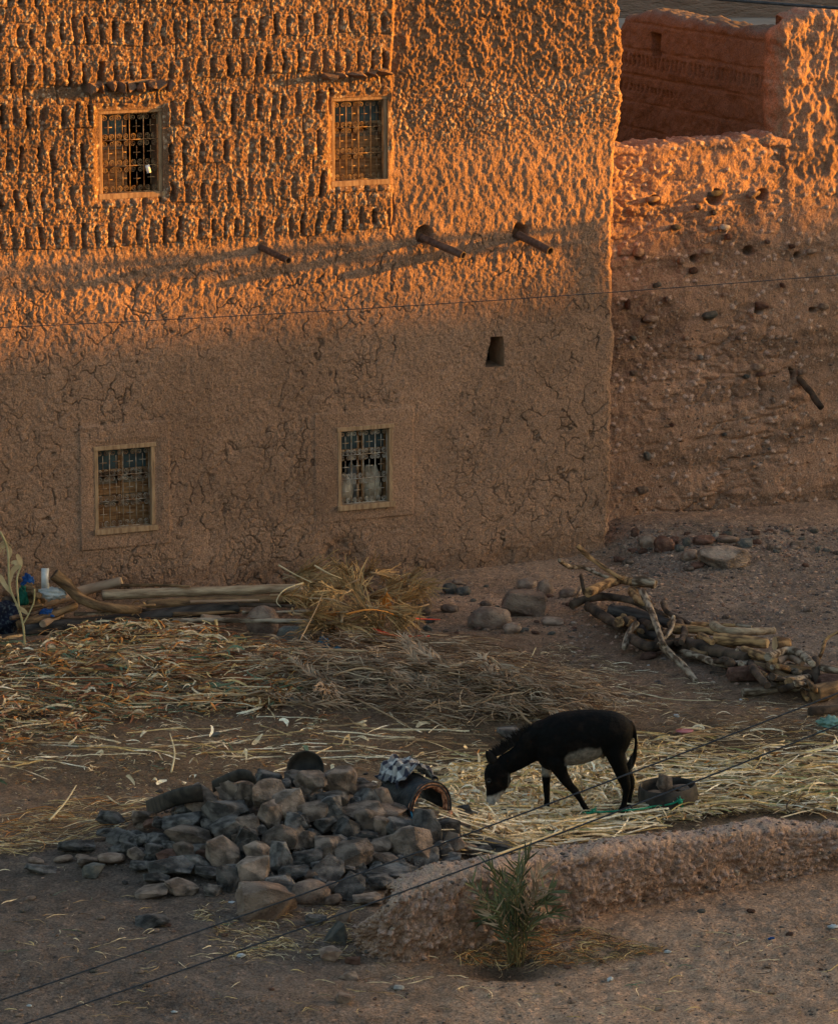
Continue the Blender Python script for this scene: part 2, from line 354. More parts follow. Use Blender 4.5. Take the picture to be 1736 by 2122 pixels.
def house_disp(s, z):
    a = s
    left = ss(A_EDGE + .06, A_EDGE - .02, a + .04 * vn(z * 3, z * 0, 4))
    wob = .085 * fbm(a * 1.1, z * .9, 3, 12)
    zz = z + wob
    brickm = left * ss(Z_BRICK - .10, Z_BRICK + .12, z + .08 * fbm(a * 2, z * 2, 2, 31))
    plas = ss(Z_BRICK + .05, Z_BRICK - .35, z + .15 * fbm(a * .8, z, 3, 33))          # smooth plaster below
    d = .03 * fbm(a * .5, z * .5, 3, 1) + .035 * left * ss(Z_BRICK - .9, Z_BRICK + .1, z) + .05 * left * ss(on_wall(800, 140)[1] - .1, on_wall(800, 140)[1] + .1, z)
    # bricks and slots
    r = (zz - ROWZ) / ROWP + .5; row = np.floor(r); fr = (r - row - .5) * ROWP         # metres from row centre
    sh = h2(row, row * 0, 90) * .19 + .05 * vn(a * 1.7, row * 3.1, 13)
    sw = .188; q = (a + sh + .045 * vn(a * 2.1, z * .9, 14) + .012 * vn(a * 5, z * 5, 141)) / sw; cell = np.floor(q); fq = (q - cell - .5) * sw
    off = (h2(cell, row, 91) - .5) * .05; wd = .011 + .017 * h2(cell, row, 92); dp = .035 + .072 * h2(cell, row, 93) * (h2(cell, row, 94) > .22 + .3 * ss(-.1, -.5, fbm(a * 1.1, z * 1.1, 2, 191)))
    hh = .085 + .078 * h2(cell, row, 95); tilt = (h2(cell, row, 97) - .5) * .15
    fq2 = fq - off - tilt * fr + .010 * vn(z * 16, a * 4, 15) + .006 * vn(z * 40, a * 9, 16)
    slot = ss(wd + .014, wd - .006, np.abs(fq2)) * ss(hh + .02, hh - .02, np.abs(fr + .02 * vn(cell * 3.3, row, 3)))
    round_b = .018 * (1 - np.clip(np.abs(fq2 * 0 + (np.abs(fq2) - sw / 2)) / (sw / 2), 0, 1) ** 3)
    # stretcher bands between the slot rows
    band = ss(.135, .165, np.abs(fr)); q3 = (a + h2(row + (fr > 0), row * 0, 99) * .4) / .44; c3 = np.floor(q3); f3 = np.abs(q3 - c3 - .5) * .44
    joint = ss(.205, .219, f3) * band; hj = ss(.012, .003, np.abs(np.abs(fr) - .147 + .012 * vn(a * 7, row, 17)))
    erode = ss(-.45, .25, fbm(a * .9, z * .9, 3, 55))
    d = d + brickm * (-slot * dp * (.30 + .70 * erode) + round_b * (1 - band) - joint * .028 - hj * .016 * erode)
    # aggregate
    F1, F2, ID = voro(a * 21 + .4 * vn(a * 9, z * 9, 6), z * 17, 20); G1, G2, GD = voro(a * 44, z * 38, 24)
    peb = np.sqrt(np.clip(1 - (F1 / .55) ** 2, 0, 1)) * (ID > .35); peb2 = np.sqrt(np.clip(1 - (G1 / .5) ** 2, 0, 1)) * (GD > .5)
    rough = np.clip(1 - plas, 0, 1)
    d = d + brickm * (.010 * peb + .007 * peb2) + brickm * .012 * fbm(a * 10, z * 9, 4, 26)
    # lumpy rain washed mud right of the edge
    right = (1 - left); zt = on_wall(1000, 170)[1]; zm = on_wall(1000, 285)[1]
    topz = ss(zt - .15, zt + .15, z + .12 * fbm(a, z, 2, 40)); midz = ss(zm - .45, zm + .30, z + .10 * fbm(a * 1.3, z, 2, 41)) * (1 - topz)
    lum = fbm(a * 8.5 + .3 * vn(a * 2, z * 2, 1), z * 6.4, 5, 42, .6); lum = np.where(lum > 0, lum * 1.1, lum * .30)
    fine = fbm(a * 14, z * 9.5, 4, 45, .6)
    d = d + right * topz * (lum * .040 + .020 * fbm(a * 19, z * 17, 3, 441) + .014 * peb) + right * midz * (.016 * peb + .010 * peb2 + .02 * fbm(a * 7, z * 7, 3, 43))
    d = d + right * (1 - topz) * (1 - midz) * rough * (fine * .020 + lum * .010)
    trans = ss(Z_BRICK - 1.35, Z_BRICK - .4, z) * (1 - brickm)
    d = d + trans * plas * (fine * .018) + (1 - brickm) * left * rough * fine * .02
    # plaster
    d = d + plas * (.007 * fbm(a * 14, z * 14, 4, 46) + .010 * fbm(a * 3, z * 3, 3, 47))
    wx = a * 3.6 + .75 * fbm(a * 4, z * 4, 3, 70); wz = z * 2.7 + .75 * fbm(a * 4 + 9, z * 4, 3, 71)
    C1, C2, CD = voro(wx, wz, 72); w2x = a * 7.5 + .6 * fbm(a * 8, z * 8, 2, 73); w2z = z * 6 + .6 * fbm(a * 8, z * 8 + 5, 2, 74); D1, D2, DD = voro(w2x, w2z, 75)
    pm = ss(-.40, .15, fbm(a * .9, z * .8, 3, 76)); pm2 = ss(-.2, .25, fbm(a * 1.3 + 4, z * 1.1, 3, 78)); seg = ss(-.15, .15, vn(a * 5, z * 5, 79))
    seg2 = ss(-.35, .05, vn(a * 7 + 3, z * 7, 179)); crack = ss(.062, .012, C2 - C1) * (.25 + .75 * pm) * (.15 + .85 * seg2); crack2 = ss(.105, .02, D2 - D1) * (.15 + .75 * pm2) * seg * .8
    cr = np.maximum(crack, crack2) * np.clip(plas + .35 * right * (1 - topz) * (1 - midz), 0, 1)
    d = d - cr * .020 + plas * .008 * (1 - cr) * fbm(a * 24, z * 24, 2, 49)
    # long fissure beside the edge of the two building phases
    fx = A_EDGE + .02 + .07 * vn(z * 2.2, z * 0, 80) + .045 * vn(z * 7, z * 0, 81) + .02 * vn(z * 23, z * 0, 84)
    fis = ss(.018, .003, np.abs(a - fx)) * ss(2.6, 3.2, z) * ss(Z_BRICK + 1.0, Z_BRICK + .4, z) * ss(-.1, .2, vn(z * 3.3, z * 0, 83))
    d = d - fis * .035
    # raised plaster surrounds of the lower windows
    for k, (e0, e1, eb, et) in (('ll', (.20, .20, .22, .27)), ('lr', (.33, .31, .17, .20))):
        a0, a1, zb, ztp = WIN[k]; amp = .022 if k == 'll' else .012
        m = ss(a0 - e0 - .01, a0 - e0 + .01, a) * ss(a1 + e1 + .01, a1 + e1 - .01, a) * ss(zb - eb - .01, zb - eb + .01, z) * ss(ztp + et + .02, ztp + et - .01, z)
        d = d * (1 - m * .5) + m * amp; cr = cr * (1 - m * .85)
    # worn, undercut foot
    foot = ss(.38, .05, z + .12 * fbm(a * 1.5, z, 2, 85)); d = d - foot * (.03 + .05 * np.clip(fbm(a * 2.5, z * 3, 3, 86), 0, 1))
    pa = on_wall(710, 1160); patch = ss(.35, .1, np.hypot((a - pa[0]) * .9, z - pa[1]) + .12 * fbm(a * 4, z * 4, 3, 87)); d = d - patch * .04 * (1 + fbm(a * 9, z * 9, 3, 88))
    # shelves' band: horizontal timber line left of the upper left window
    tl = on_wall(60, 190)[1] + 0 * z; d = d - .02 * ss(.07, .02, np.abs(z - tl + .03 * vn(a * 2, z * 0, 5))) * ss(A_EDGE - 3.0, A_EDGE - 3.5, a)
    for (pa_, pz_), rr in zip(PH, (.05, .10, .10)):
        rrd = np.hypot(a - pa_ - .0, (z - pz_ - (.04 if rr > .06 else 0))); d = d - (.16 if rr > .06 else .03) * ss(rr + .03, rr - .04, rrd + .02 * vn(a * 12, z * 12, 3))
    # quiet near the openings
    for k, (a0, a1, zb, ztp) in WIN.items():
        dist = np.maximum(np.maximum(a0 - a, a - a1), np.maximum(zb - z, z - ztp)); m = ss(.10, .01, dist); d = d * (1 - m) + m * .012
        if k in ('ul', 'ur'):
            m2 = ss(.16, .05, np.maximum(np.maximum(a0 - a, a - a1), np.maximum(zb - z - .05, z - ztp))) * (1 - m); d = d + m2 * .008 * fbm(a * 12, z * 8, 3, 9)
    info = dict(brick=brickm, plas=plas, peb=peb, ID=ID, peb2=peb2, GD=GD, cr=cr, top=topz * right, mid=midz * right, left=left, patch=patch, slot=slot * brickm, foot=foot, right=right)
    return d, info
def house_color(a, z, I):
    n = fbm(a * .7, z * .7, 4, 101)[..., None]; n2 = fbm(a * 5, z * 5, 4, 102)[..., None]
    plaster = np.array([.325, .197, .131]); adobe = np.array([.238, .138, .084]); red = np.array([.34, .20, .12])
    c = plaster + 0 * n
    w = np.clip(I['brick'] + .7 * I['top'] + .4 * I['mid'] + .25 * I['right'] * (1 - I['plas']), 0, 1)[..., None]; c = c * (1 - w) + adobe * w; w = I['brick'][..., None]
    st_ = ss(.0, .45, fbm(a * .55 + 3, z * .8, 4, 130))[..., None]; c = c * (1 + .2 * n + .15 * n2) * (1 - .16 * st_)
    p = (I['peb'] * (I['ID'] > .86))[..., None] * (w + I['mid'][..., None]) ; c = c * (1 - p * .8) + p * .8 * np.array([.50, .38, .27])
    p = (I['peb2'] * (I['GD'] > .93))[..., None] * (.25 + w + I['mid'][..., None]); p = np.clip(p, 0, 1); c = c * (1 - p * .8) + p * .8 * np.array([.52, .42, .32])
    p = (I['peb2'] * (I['GD'] < .56) * (I['GD'] > .5))[..., None]; c = c * (1 - p * .5)
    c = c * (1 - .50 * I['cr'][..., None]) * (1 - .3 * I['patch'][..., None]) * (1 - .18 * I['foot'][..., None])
    return np.clip(c, .01, 1)
def spaced(lo, hi, d0, d1, step, coarse, extra=()):
    a = np.concatenate([np.arange(lo, d0, coarse), np.arange(d0, d1, step), np.arange(d1, hi + coarse * .5, coarse)])
    for e in extra: a[np.argmin(np.abs(a - e))] = e
    return np.unique(a)
house = empty('mud_brick_house', wp(0, 0, 0)); HO = house.location.copy()
tag(house, 'tall mud brick house with four barred windows, its upper wall lit orange by low sun', 'house')
def to_house(V): return V - np.array(HO)
def wrap_xy(s, z, d, corner, rad_c=.10, left=None):
    """front run up to the corner, then an arc, then straight back along -N"""
    arc = rad_c * math.pi / 2; x0 = corner - rad_c
    Wv = np.array(W); Nv = np.array(N); P = np.array(P0)
    th = np.clip((s - x0) / rad_c, 0, math.pi / 2)
    along = np.minimum(s, x0) + rad_c * np.sin(th); back = rad_c * (1 - np.cos(th)) + np.maximum(s - x0 - arc, 0)
    nrm_w = np.sin(th); nrm_n = np.cos(th)
    al = along + d * nrm_w; out = -back + d * nrm_n
    return al, out
def build_front():
    s0 = on_wall(-20, 1200)[0] - 1.3
    ss_ = spaced(WL, AC + 8, s0, AC + .35, .0095, .25, [e for k in WIN.values() for e in k[:2]])
    zs = spaced(-.3, 9.0, -.3, 8.0, .0095, .12, [e for k in WIN.values() for e in k[2:]])
    s, z = np.meshgrid(ss_, zs)
    d, I = house_disp(s, z); col = house_color(s, z, I)
    calm = ss(AC + .3, AC + .6, s) ; d = d * (1 - calm)
    al, out = wrap_xy(s, z, d, AC)
    al = al + edge_off(z) * ss(AC - .7, AC - .05, s)
    V = np.array(P0) + al[..., None] * np.array(W) + out[..., None] * np.array(N); V[..., 2] = z
    sc = (s[:-1, :-1] + s[1:, 1:]) / 2; zc = (z[:-1, :-1] + z[1:, 1:]) / 2; mask = np.ones(sc.shape, bool)
    for (a0, a1, zb, zt) in WIN.values(): mask &= ~((sc > a0) & (sc < a1) & (zc > zb) & (zc < zt))
    # vent opening (a small trapezoid)
    t = (zc - HOLE[0][1]) / (HOLE[3][1] - HOLE[0][1]); lo = HOLE[0][0] + (HOLE[3][0] - HOLE[0][0]) * t; hi = HOLE[1][0] + (HOLE[2][0] - HOLE[1][0]) * t
    wb = .01 * vn(sc * 9, zc * 9, 2); mask &= ~((t > 0) & (t < 1) & (sc > lo + wb) & (sc < hi + wb))
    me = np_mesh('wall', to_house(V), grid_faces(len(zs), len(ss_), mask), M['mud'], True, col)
    link('wall', me, house)
build_front()
def wl(a, z, out=0): return wp(a, z, out) - HO
def slab(name, pts, mat, parent=None):
    b = MB(); b.quad_prism(pts[0], pts[1]); return b.build(name, mat, parent)
# roof slab, left side and back
b = MB(); b.quad_prism([wl(WL, 8.75), wl(AC + .1, 8.75), wl(AC + .1, 8.75, -8), wl(WL, 8.75, -8)], [wl(WL, 8.9), wl(AC + .1, 8.9), wl(AC + .1, 8.9, -8), wl(WL, 8.9, -8)])
b.build('roof', M['jamb'], house)
b = MB(); b.quad_prism([wl(WL, -.3), wl(WL - .4, -.3), wl(WL - .4, -.3, -8), wl(WL, -.3, -8)], [wl(WL, 9), wl(WL - .4, 9), wl(WL - .4, 9, -8), wl(WL, 9, -8)])
b.build('side_wall', M['jamb'], house)
b = MB(); b.quad_prism([wl(WL, -.3, -7.9), wl(AC + .05, -.3, -7.9), wl(AC + .05, -.3, -8.3), wl(WL, -.3, -8.3)], [wl(WL, 9, -7.9), wl(AC + .05, 9, -7.9), wl(AC + .05, 9, -8.3), wl(WL, 9, -8.3)])
b.build('back_wall', M['jamb'], house)
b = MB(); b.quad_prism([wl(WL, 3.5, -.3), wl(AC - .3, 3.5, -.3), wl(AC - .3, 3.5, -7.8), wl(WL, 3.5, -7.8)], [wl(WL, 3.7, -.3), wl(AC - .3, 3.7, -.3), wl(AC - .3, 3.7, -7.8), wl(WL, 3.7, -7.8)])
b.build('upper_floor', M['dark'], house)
# vent jamb
b = MB(); c = Vector((sum(p[0] for p in HOLE) / 4, sum(p[1] for p in HOLE) / 4, 0))
ring = lambda k, o: [wl(c.x + (p[0] - c.x) * k, c.y + (p[1] - c.y) * k, o) for p in HOLE]
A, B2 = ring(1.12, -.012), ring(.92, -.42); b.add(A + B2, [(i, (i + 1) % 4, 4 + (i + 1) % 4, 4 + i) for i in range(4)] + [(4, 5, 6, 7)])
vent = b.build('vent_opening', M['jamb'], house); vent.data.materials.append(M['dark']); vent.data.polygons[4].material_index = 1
vent['label'] = 'small dark vent hole, narrower at its top'
# windows
def spiral(mb, cx, cz, r, out, flip, to, w=.0052):
    pts = []; n = 13
    for i in range(n):
        t = i / (n - 1); ang = -math.pi / 2 + flip * t * 3.3 * math.pi; q = r * (1 - .78 * t)
        pts.append(to(cx + flip * 0 + q * math.cos(ang), cz + q * math.sin(ang), out))
    mb.tube(pts, w, 4, cap=False)
def window(key, label, gmat, sashkind):
    a0, a1, zb, zt = WIN[key]; w = empty('window', wl(a0, zb), 0, house); w['label'] = label
    to = lambda a, z, o: wl(a, z, o) - w.location
    fw = .046; b = MB()
    # wooden frame: sill, head and two posts butting between them
    yo, yi = (-.015, -.095) if key in ('ul', 'ur') else (.018, -.095)
    def bar(A0, A1, Z0, Z1, o0=None, o1=None, mb=None):
        o0 = yo if o0 is None else o0; o1 = yi if o1 is None else o1
        (mb or b).quad_prism([to(A0, Z0, o0), to(A1, Z0, o0), to(A1, Z1, o0), to(A0, Z1, o0)][::-1], [to(A0, Z0, o1), to(A1, Z0, o1), to(A1, Z1, o1), to(A0, Z1, o1)][::-1])
    e = .02
    bar(a0 - e, a1 + e * 1.5, zb - .03, zb + .038, yo + .035); bar(a0 - e, a1 + e, zt - .045, zt + .01, yo + .012)
    bar(a0 - .004, a0 + fw, zb + .038, zt - .045); bar(a1 - fw, a1 + .004, zb + .038, zt - .045)
    fr = b.build('frame', M['frame'], w)
    bm = bmesh.new(); bm.from_mesh(fr.data); bmesh.ops.bevel(bm, geom=bm.edges[:], offset=.004, segments=1, affect='EDGES'); bm.to_mesh(fr.data); bm.free()
    # mud reveal behind the frame
    j = MB(); o0, o1 = -.001, -.40; q = [to(a0 - .003, zb - .003, o0), to(a1 + .003, zb - .003, o0), to(a1 + .003, zt + .003, o0), to(a0 - .003, zt + .003, o0)]
    q2 = [to(a0 - .003, zb - .003, o1), to(a1 + .003, zb - .003, o1), to(a1 + .003, zt + .003, o1), to(a0 - .003, zt + .003, o1)]
    j.add(q + q2, [(i, (i + 1) % 4, 4 + (i + 1) % 4, 4 + i) for i in range(4)]); j.build('reveal', M['jamb'], w)
    # iron grille
    g = MB(); A0, A1, Z0, Z1 = a0 + fw, a1 - fw, zb + .045, zt - .055; go = -.055; gw = A1 - A0; gh = Z1 - Z0
    for k in range(5):
        x = A0 + gw * k / 4 + (.004 if k == 0 else -.004 if k == 4 else 0); g.tube([to(x, Z0 - .005, go), to(x, Z1 + .005, go)], .0075, 5)
    for k in range(4):
        zz = Z0 + gh * k / 3; g.tube([to(A0, zz, go + .008), to(A1, zz, go + .008)], .0068, 5)
    rr = gw / 8 * .43
    for row in range(3):
        for k in range(8):
            x = A0 + gw * (k + .5) / 8; fl = 1 if k % 2 == 0 else -1
            spiral(g, x, Z0 + gh * row / 3 + rr * 1.12, rr, go, fl, to); 
            pts = []; n = 13
            for i in range(n):
                t = i / (n - 1); ang = math.pi / 2 + fl * t * 3.3 * math.pi; qq = rr * (1 - .78 * t); pts.append(to(x + qq * math.cos(ang), Z0 + gh * (row + 1) / 3 - rr * 1.12 + qq * math.sin(ang), go))
            g.tube(pts, .0052, 4, cap=False)
        for k in range(4):
            x = A0 + gw * (k + .5) / 4; zc = Z0 + gh * (row + .5) / 3
            g.tube([to(x, Z0 + gh * row / 3 + rr * 2, go), to(x, Z0 + gh * (row + 1) / 3 - rr * 2, go)], .005, 5)
            zz = zc + .01 * (k % 2); g.tube([to(x - gw * .065, zz, go + .006), to(x + gw * .065, zz, go + .006)], .006, 5)
    g.build('grille', gmat, w, True)
    # casements behind
    so = -.14; mid = (A0 + A1) / 2
    def sash(x0, x1, kind):
        s = MB(); t = .028
        def sb(a, b_, c_, d_, th=.03, o=so): bar(a, b_, c_, d_, o, o - th, s)
        sb(x0, x0 + t, Z0 - .04, Z1 + .04); sb(x1 - t, x1, Z0 - .04, Z1 + .04)
        zz = [Z1 + .04, Z1 - gh * .27, Z0 + gh * .62, Z0 + gh * .42, Z0 + gh * .0]
        sb(x0 + t, x1 - t, Z1 + .0, Z1 + .04); sb(x0 + t, x1 - t, zz[1] - .03, zz[1]); 
        if kind == 'boards':
            sb(x0 + t, x1 - t, Z0 + gh * .40, Z0 + gh * .54, .025, so - .004); sb(x0 + t, x1 - t, Z0 + gh * .31, Z0 + gh * .385, .025, so - .002); sb(x0 + t, x1 - t, Z0 - .04, Z0 + gh * .27, .025, so - .008)
        s.build('casement', M['sash'] if kind != 'pale' else M['board'], w)
        p = MB(); bar(x0 + t, x1 - t, zz[1], Z1, so - .012, so - .016, p); p.build('pane', M['pane'], w)
        if kind == 'boards':
            p = MB(); bar(x0 + t, x1 - t, Z0 + gh * .275, Z0 + gh * .6, so - .05, so - .06, p); p.build('backing_board', M['board'], w)
    if sashkind == 'full': sash(A0 - .02, mid - .003, 'boards'); sash(mid + .003, A1 + .02, 'boards')
    if sashkind == 'half': sash(A0 - .02, mid - .003, 'boards')
    if sashkind == 'open': sash(A0 - .02, mid - .02, 'x'); sash(mid + .012, A1 + .02, 'x')
    return w, to, (A0, A1, Z0, Z1)
wul, t1, r1 = window('ul', 'upper left window, its right casement open on a dark room', M['iron_old'], 'half')
wur, t2, r2 = window('ur', 'upper right window with pale boards behind the rusty grille', M['iron_old'], 'full')
wll, t3, r3 = window('ll', 'lower left window with boarded casements behind the grille', M['iron_mid'], 'full')
wlr, t4, r4 = window('lr', 'lower right window with sacks piled behind a pale grille', M['iron_pale'], 'open')
# padlock hanging in the upper left window
k = wp(*on_wall(309, 350), -.035); b = MB(); T = Matrix.Rotation(rad(-12), 3, 'Y')
lock = empty('tin_can', k); tag(lock, 'small bright white can hanging on the grille of the upper left window', 'can')
cc = MB(); cc.tube([(0, 0, -.05), (0, 0, -.047), (0, 0, .047), (0, 0, .05)], [.024, .028, .028, .024], 14); bo = cc.build('can_body', M['white_paint'], lock, True); bo.rotation_euler = (0, rad(-14), 0)
cc = MB(); cc.tube([(-.012, 0, .05), (-.02, 0, .08), (-.03, 0, .12)], .003, 5); cc.build('hook', M['iron_old'], lock)
# sacks in the lower right window
def blob(name, mat, loc, dim, seed, parent=None, n=3, amp=.18, rot=(0, 0, 0), fr=1.6):
    bm = bmesh.new(); bmesh.ops.create_icosphere(bm, subdivisions=n, radius=1)
    for v in bm.verts:
        q = mnoise.noise(v.co * fr + Vector((seed * 3.1, 0, 0))) * amp + mnoise.noise(v.co * fr * 2.7 + Vector((0, seed, 0))) * amp * .4
        # slightly boxy
        m = max(abs(v.co.x), abs(v.co.y), abs(v.co.z)); v.co *= (1 + q) * (1 + .18 * (1 - m))
        v.co = Vector((v.co.x * dim[0] / 2, v.co.y * dim[1] / 2, v.co.z * dim[2] / 2))
    me = bpy.data.meshes.new(name); bm.to_mesh(me); bm.free(); me.polygons.foreach_set('use_smooth', [True] * len(me.polygons)); me.materials.append(mat)
    o = link(name, me, parent, loc); o.rotation_euler = rot; return o
A0, A1, Z0, Z1 = r4; gw = A1 - A0; gh = Z1 - Z0
for (fa, w_, h_, dep, m_, lb) in ((.20, .24, .42, -.24, 'sack', 'brown sack at the left behind the grille of the lower right window'), (.42, .22, .52, -.30, 'sack_grey', 'grey sack in the middle behind the grille of the lower right window'), (.76, .26, .50, -.235, 'sack', 'pale cloth bundle at the right behind the grille of the lower right window')):
    o = blob('sack', M[m_], wp(A0 + gw * fa, Z0 - .04 + h_ / 2 * gh * 1.02, dep), (w_, .2, h_ * gh), fa * 9, amp=.3); tag(o, lb, 'sack', 'sacks in the lower right window')
# sill the sacks stand on
b = MB(); q = lambda z_: [wl(A0 - .06, z_, -.1), wl(A1 + .06, z_, -.1), wl(A1 + .06, z_, -.42), wl(A0 - .06, z_, -.42)]; b.quad_prism(q(Z0 - .045), q(Z0 - .03)); b.build('sill_board', M['board'], house)
# stone shelves over the upper windows
M['adobe_stone'] = mat_noise('shelf_stone', (.12, .075, .055), (.24, .15, .10), 14, bsc=((30, 1),), dist=.01)
def rock_mesh(name, seed, mat, pts=15, boxy=.6, bev=.06, sub=0, rough=.018):
    r = random.Random(seed); bm = bmesh.new()
    for i in range(pts):
        v = Vector((r.gauss(0, 1), r.gauss(0, 1), r.gauss(0, 1))).normalized(); m = max(abs(v.x), abs(v.y), abs(v.z)); v = v * (1 - boxy + boxy / m) * r.uniform(.86, 1.02)
        bm.verts.new(v)
    bmesh.ops.convex_hull(bm, input=bm.verts); bmesh.ops.delete(bm, geom=[v for v in bm.verts if not v.link_faces], context='VERTS')
    bmesh.ops.dissolve_limit(bm, angle_limit=rad(9), verts=bm.verts, edges=bm.edges)
    bmesh.ops.bevel(bm, geom=bm.edges[:], offset=bev, segments=2, profile=.6, affect='EDGES', clamp_overlap=True)
    bmesh.ops.triangulate(bm, faces=bm.faces)
    bmesh.ops.subdivide_edges(bm, edges=[e for e in bm.edges if e.calc_length() > .22], cuts=2, use_grid_fill=True)
    bmesh.ops.triangulate(bm, faces=bm.faces)
    for v in bm.verts:
        v.co += v.normal * (mnoise.noise(v.co * 2.2 + Vector((seed, 0, 0))) * rough * 2 + mnoise.noise(v.co * 6 + Vector((0, seed, 0))) * rough)
    xs = [v.co for v in bm.verts]; mn = Vector([min(c[i] for c in xs) for i in range(3)]); mx = Vector([max(c[i] for c in xs) for i in range(3)]); c0 = (mn + mx) / 2; sz = mx - mn
    for v in bm.verts: v.co = Vector([(v.co[i] - c0[i]) / sz[i] for i in range(3)])
    me = bpy.data.meshes.new(name); bm.to_mesh(me); bm.free(); me.materials.append(mat)
    me.polygons.foreach_set('use_smooth', [name in ('boulder', 'shelf_bed')] * len(me.polygons)); me.update()
    return me
for si, (u0, v0, u1, v1, n) in enumerate(((176, 178, 358, 172, 9), (660, 156, 808, 148, 5))):
    sh = empty('stone_shelf', wl(*on_wall(u0, v0)), 0, house); sh['label'] = 'shelf of rough stones over the upper %s window' % ('left', 'right')[si]
    a0, z0 = on_wall(u0, v0); a1, z1 = on_wall(u1, v1); z1 = z0 + (z1 - z0) * .5
    for i in range(n):
        f = (i + .5) / n; a = a0 + (a1 - a0) * f; wdt = (a1 - a0) / n * 1.08
        me = rock_mesh('shelf_stone', 300 + si * 20 + i, M['adobe_stone'], 12, .8, .05)
        o = link('shelf_stone', me, sh, wl(a, z0 + (z1 - z0) * f - .015 * (si == 0) * R.random(), .045) - sh.location); o.scale = (wdt, .30, .135 if si == 0 else .085); o.rotation_euler = (rad(8), R.uniform(-.15, .15), WANG + R.uniform(-.15, .15))
    me = rock_mesh('shelf_bed', 351 + si, M['jamb'], 26, .95, .04); o = link('shelf_bed', me, sh, wl((a0 + a1) / 2, (z0 + z1) / 2 + .05, -.02) - sh.location); o.scale = (a1 - a0, .16, .06); o.rotation_euler = (0, rad(0), WANG)
# drain pipes
for i, ((p, q, r), lb) in enumerate(zip(PIPES, ('thin rusty drain pipe sticking out at the left', 'long rusty drain pipe in the middle', 'grey drain pipe sticking out at the right'))):
    d0 = wp(*on_wall(*p), -.05); e = ray(*q); o = Vector((0, 0, CAM_H)); L = (.62, .68, .60)[i]
    t = (d0 + N * L - o).dot(N) / e.dot(N); d1 = o + e * t
    b = MB(); ax = (d1 - d0).normalized(); pts = [d0 - HO, d1 - HO]; b.tube([pts[0], pts[1]], r, 14, cap=False); b.tube([pts[1], pts[1] - ax * .3], r * .8, 14, cap=False)
    # annular lip
    s = len(b.V); a_ = ax.cross(Vector((0, 0, 1))).normalized(); b_ = a_.cross(ax)
    ro = [pts[1] + (a_ * math.cos(th) + b_ * math.sin(th)) * r for th in [2 * math.pi * k / 14 for k in range(14)]]; ri = [pts[1] + (a_ * math.cos(th) + b_ * math.sin(th)) * r * .8 for th in [2 * math.pi * k / 14 for k in range(14)]]
    b.add(ro + ri, [(k, (k + 1) % 14, 14 + (k + 1) % 14, 14 + k) for k in range(14)])
    pp = b.build('drain_pipe', M['pipe'], house, True); pp['label'] = lb
# ------------------------------------------------------------------ ruined wall to the right of the house
BK = 1.05
ruin = empty('ruined_mud_wall', wp(4, 0, -BK)); tag(ruin, 'ruined mud wall with embedded stones, right of the house, with a tall stump at its right end', 'wall'); RO = ruin.location.copy()
HL = [(1340, 665, .05), (1467, 660, .045), (1572, 645, .05), (1703, 640, .045), (1480, 408, .10), (1578, 405, .08), (1553, 520, .07), (1325, 535, .05), (1440, 535, .05), (1672, 528, .05), (1655, 775, .08), (1355, 415, .07)]
HLW = [(*on_wall(u, v, BK), r) for u, v, r in HL]
def ruin_disp(a, z, up=0):
    d = .04 * fbm(a * .5, z * .6, 3, 201) + .03 * fbm(a * 2.5, z * 2.2, 4, 202) + .022 * fbm(a * 9, z * 8, 4, 203) - .045 * np.clip(1 - 5 * np.abs(fbm(a * 2.2, z * 4.5, 4, 233)), 0, 1) * ss(-.2, .3, fbm(a * .7, z * .9, 2, 234)) * (1 - up * .7)
    lay = ss(-.2, .4, fbm(a * .8, z * 3.2, 3, 204))
    F1, F2, ID = voro(a * 11, z * 15, 205); G1, G2, GD = voro(a * 27, z * 32, 207); K1, K2, KD = voro(a * 50, z * 55, 209)
    p1 = np.sqrt(np.clip(1 - (F1 / .42) ** 2, 0, 1)) * (ID > .90); p2 = np.sqrt(np.clip(1 - (G1 / .42) ** 2, 0, 1)) * (GD > .72); p3 = np.sqrt(np.clip(1 - (K1 / .5) ** 2, 0, 1)) * (KD > .4)
    d = d + (.022 * p1 + .010 * p2 * (.35 + lay) + .005 * p3) * (1 - .75 * up)
    d = d - .035 * lay * (1 - up) * (1 + .8 * fbm(a * 14, z * 14, 3, 211)) * .7
    # lines between the rammed lifts
    lift = ss(.05, .01, np.abs(((z + .10 * fbm(a * 1.2, z, 3, 212)) / .82) % 1 - .5) * .82) * ss(-.2, .3, fbm(a * 1.1, z * 2, 2, 218)); d = d - .016 * lift * (1 - up * .3)
    for ha, hz, r in HLW:
        rr = np.hypot((a - ha) * .8, (z - hz)) + .02 * vn(a * 14, z * 14, 213); d = d - .20 * ss(r + .01, r - .035, rr) * (1 - up)
    if up is not 0:
        lum = fbm(a * 8, z * 5.5, 5, 42, .6); d = d + up * .048 * lum
    return d, p1, ID, p2, GD, lay
def ruin_color(a, z, I, tint=(1, 1, 1)):
    d, p1, ID, p2, GD, lay = I
    n = fbm(a * .8, z * 1.1, 4, 221)[..., None]; n2 = fbm(a * 6, z * 6, 4, 222)[..., None]
    c = np.array([.345, .205, .138]) * (1 + .2 * n + .18 * n2) * np.array(tint)
    c = c * (1 - .28 * lay[..., None])
    pc = np.stack([.22 + .28 * ID, .15 + .20 * ID, .12 + .16 * ID], -1); w = (p1 > .15)[..., None]; c = np.where(w, pc, c)
    pc = np.stack([.16 + .40 * ((GD * 37) % 1), .12 + .28 * ((GD * 37) % 1), .10 + .2 * ((GD * 37) % 1)], -1); w = (p2 > .3)[..., None] & (GD > .88)[..., None]; c = np.where(w, pc * .8, c)
    return np.clip(c, .01, 1)
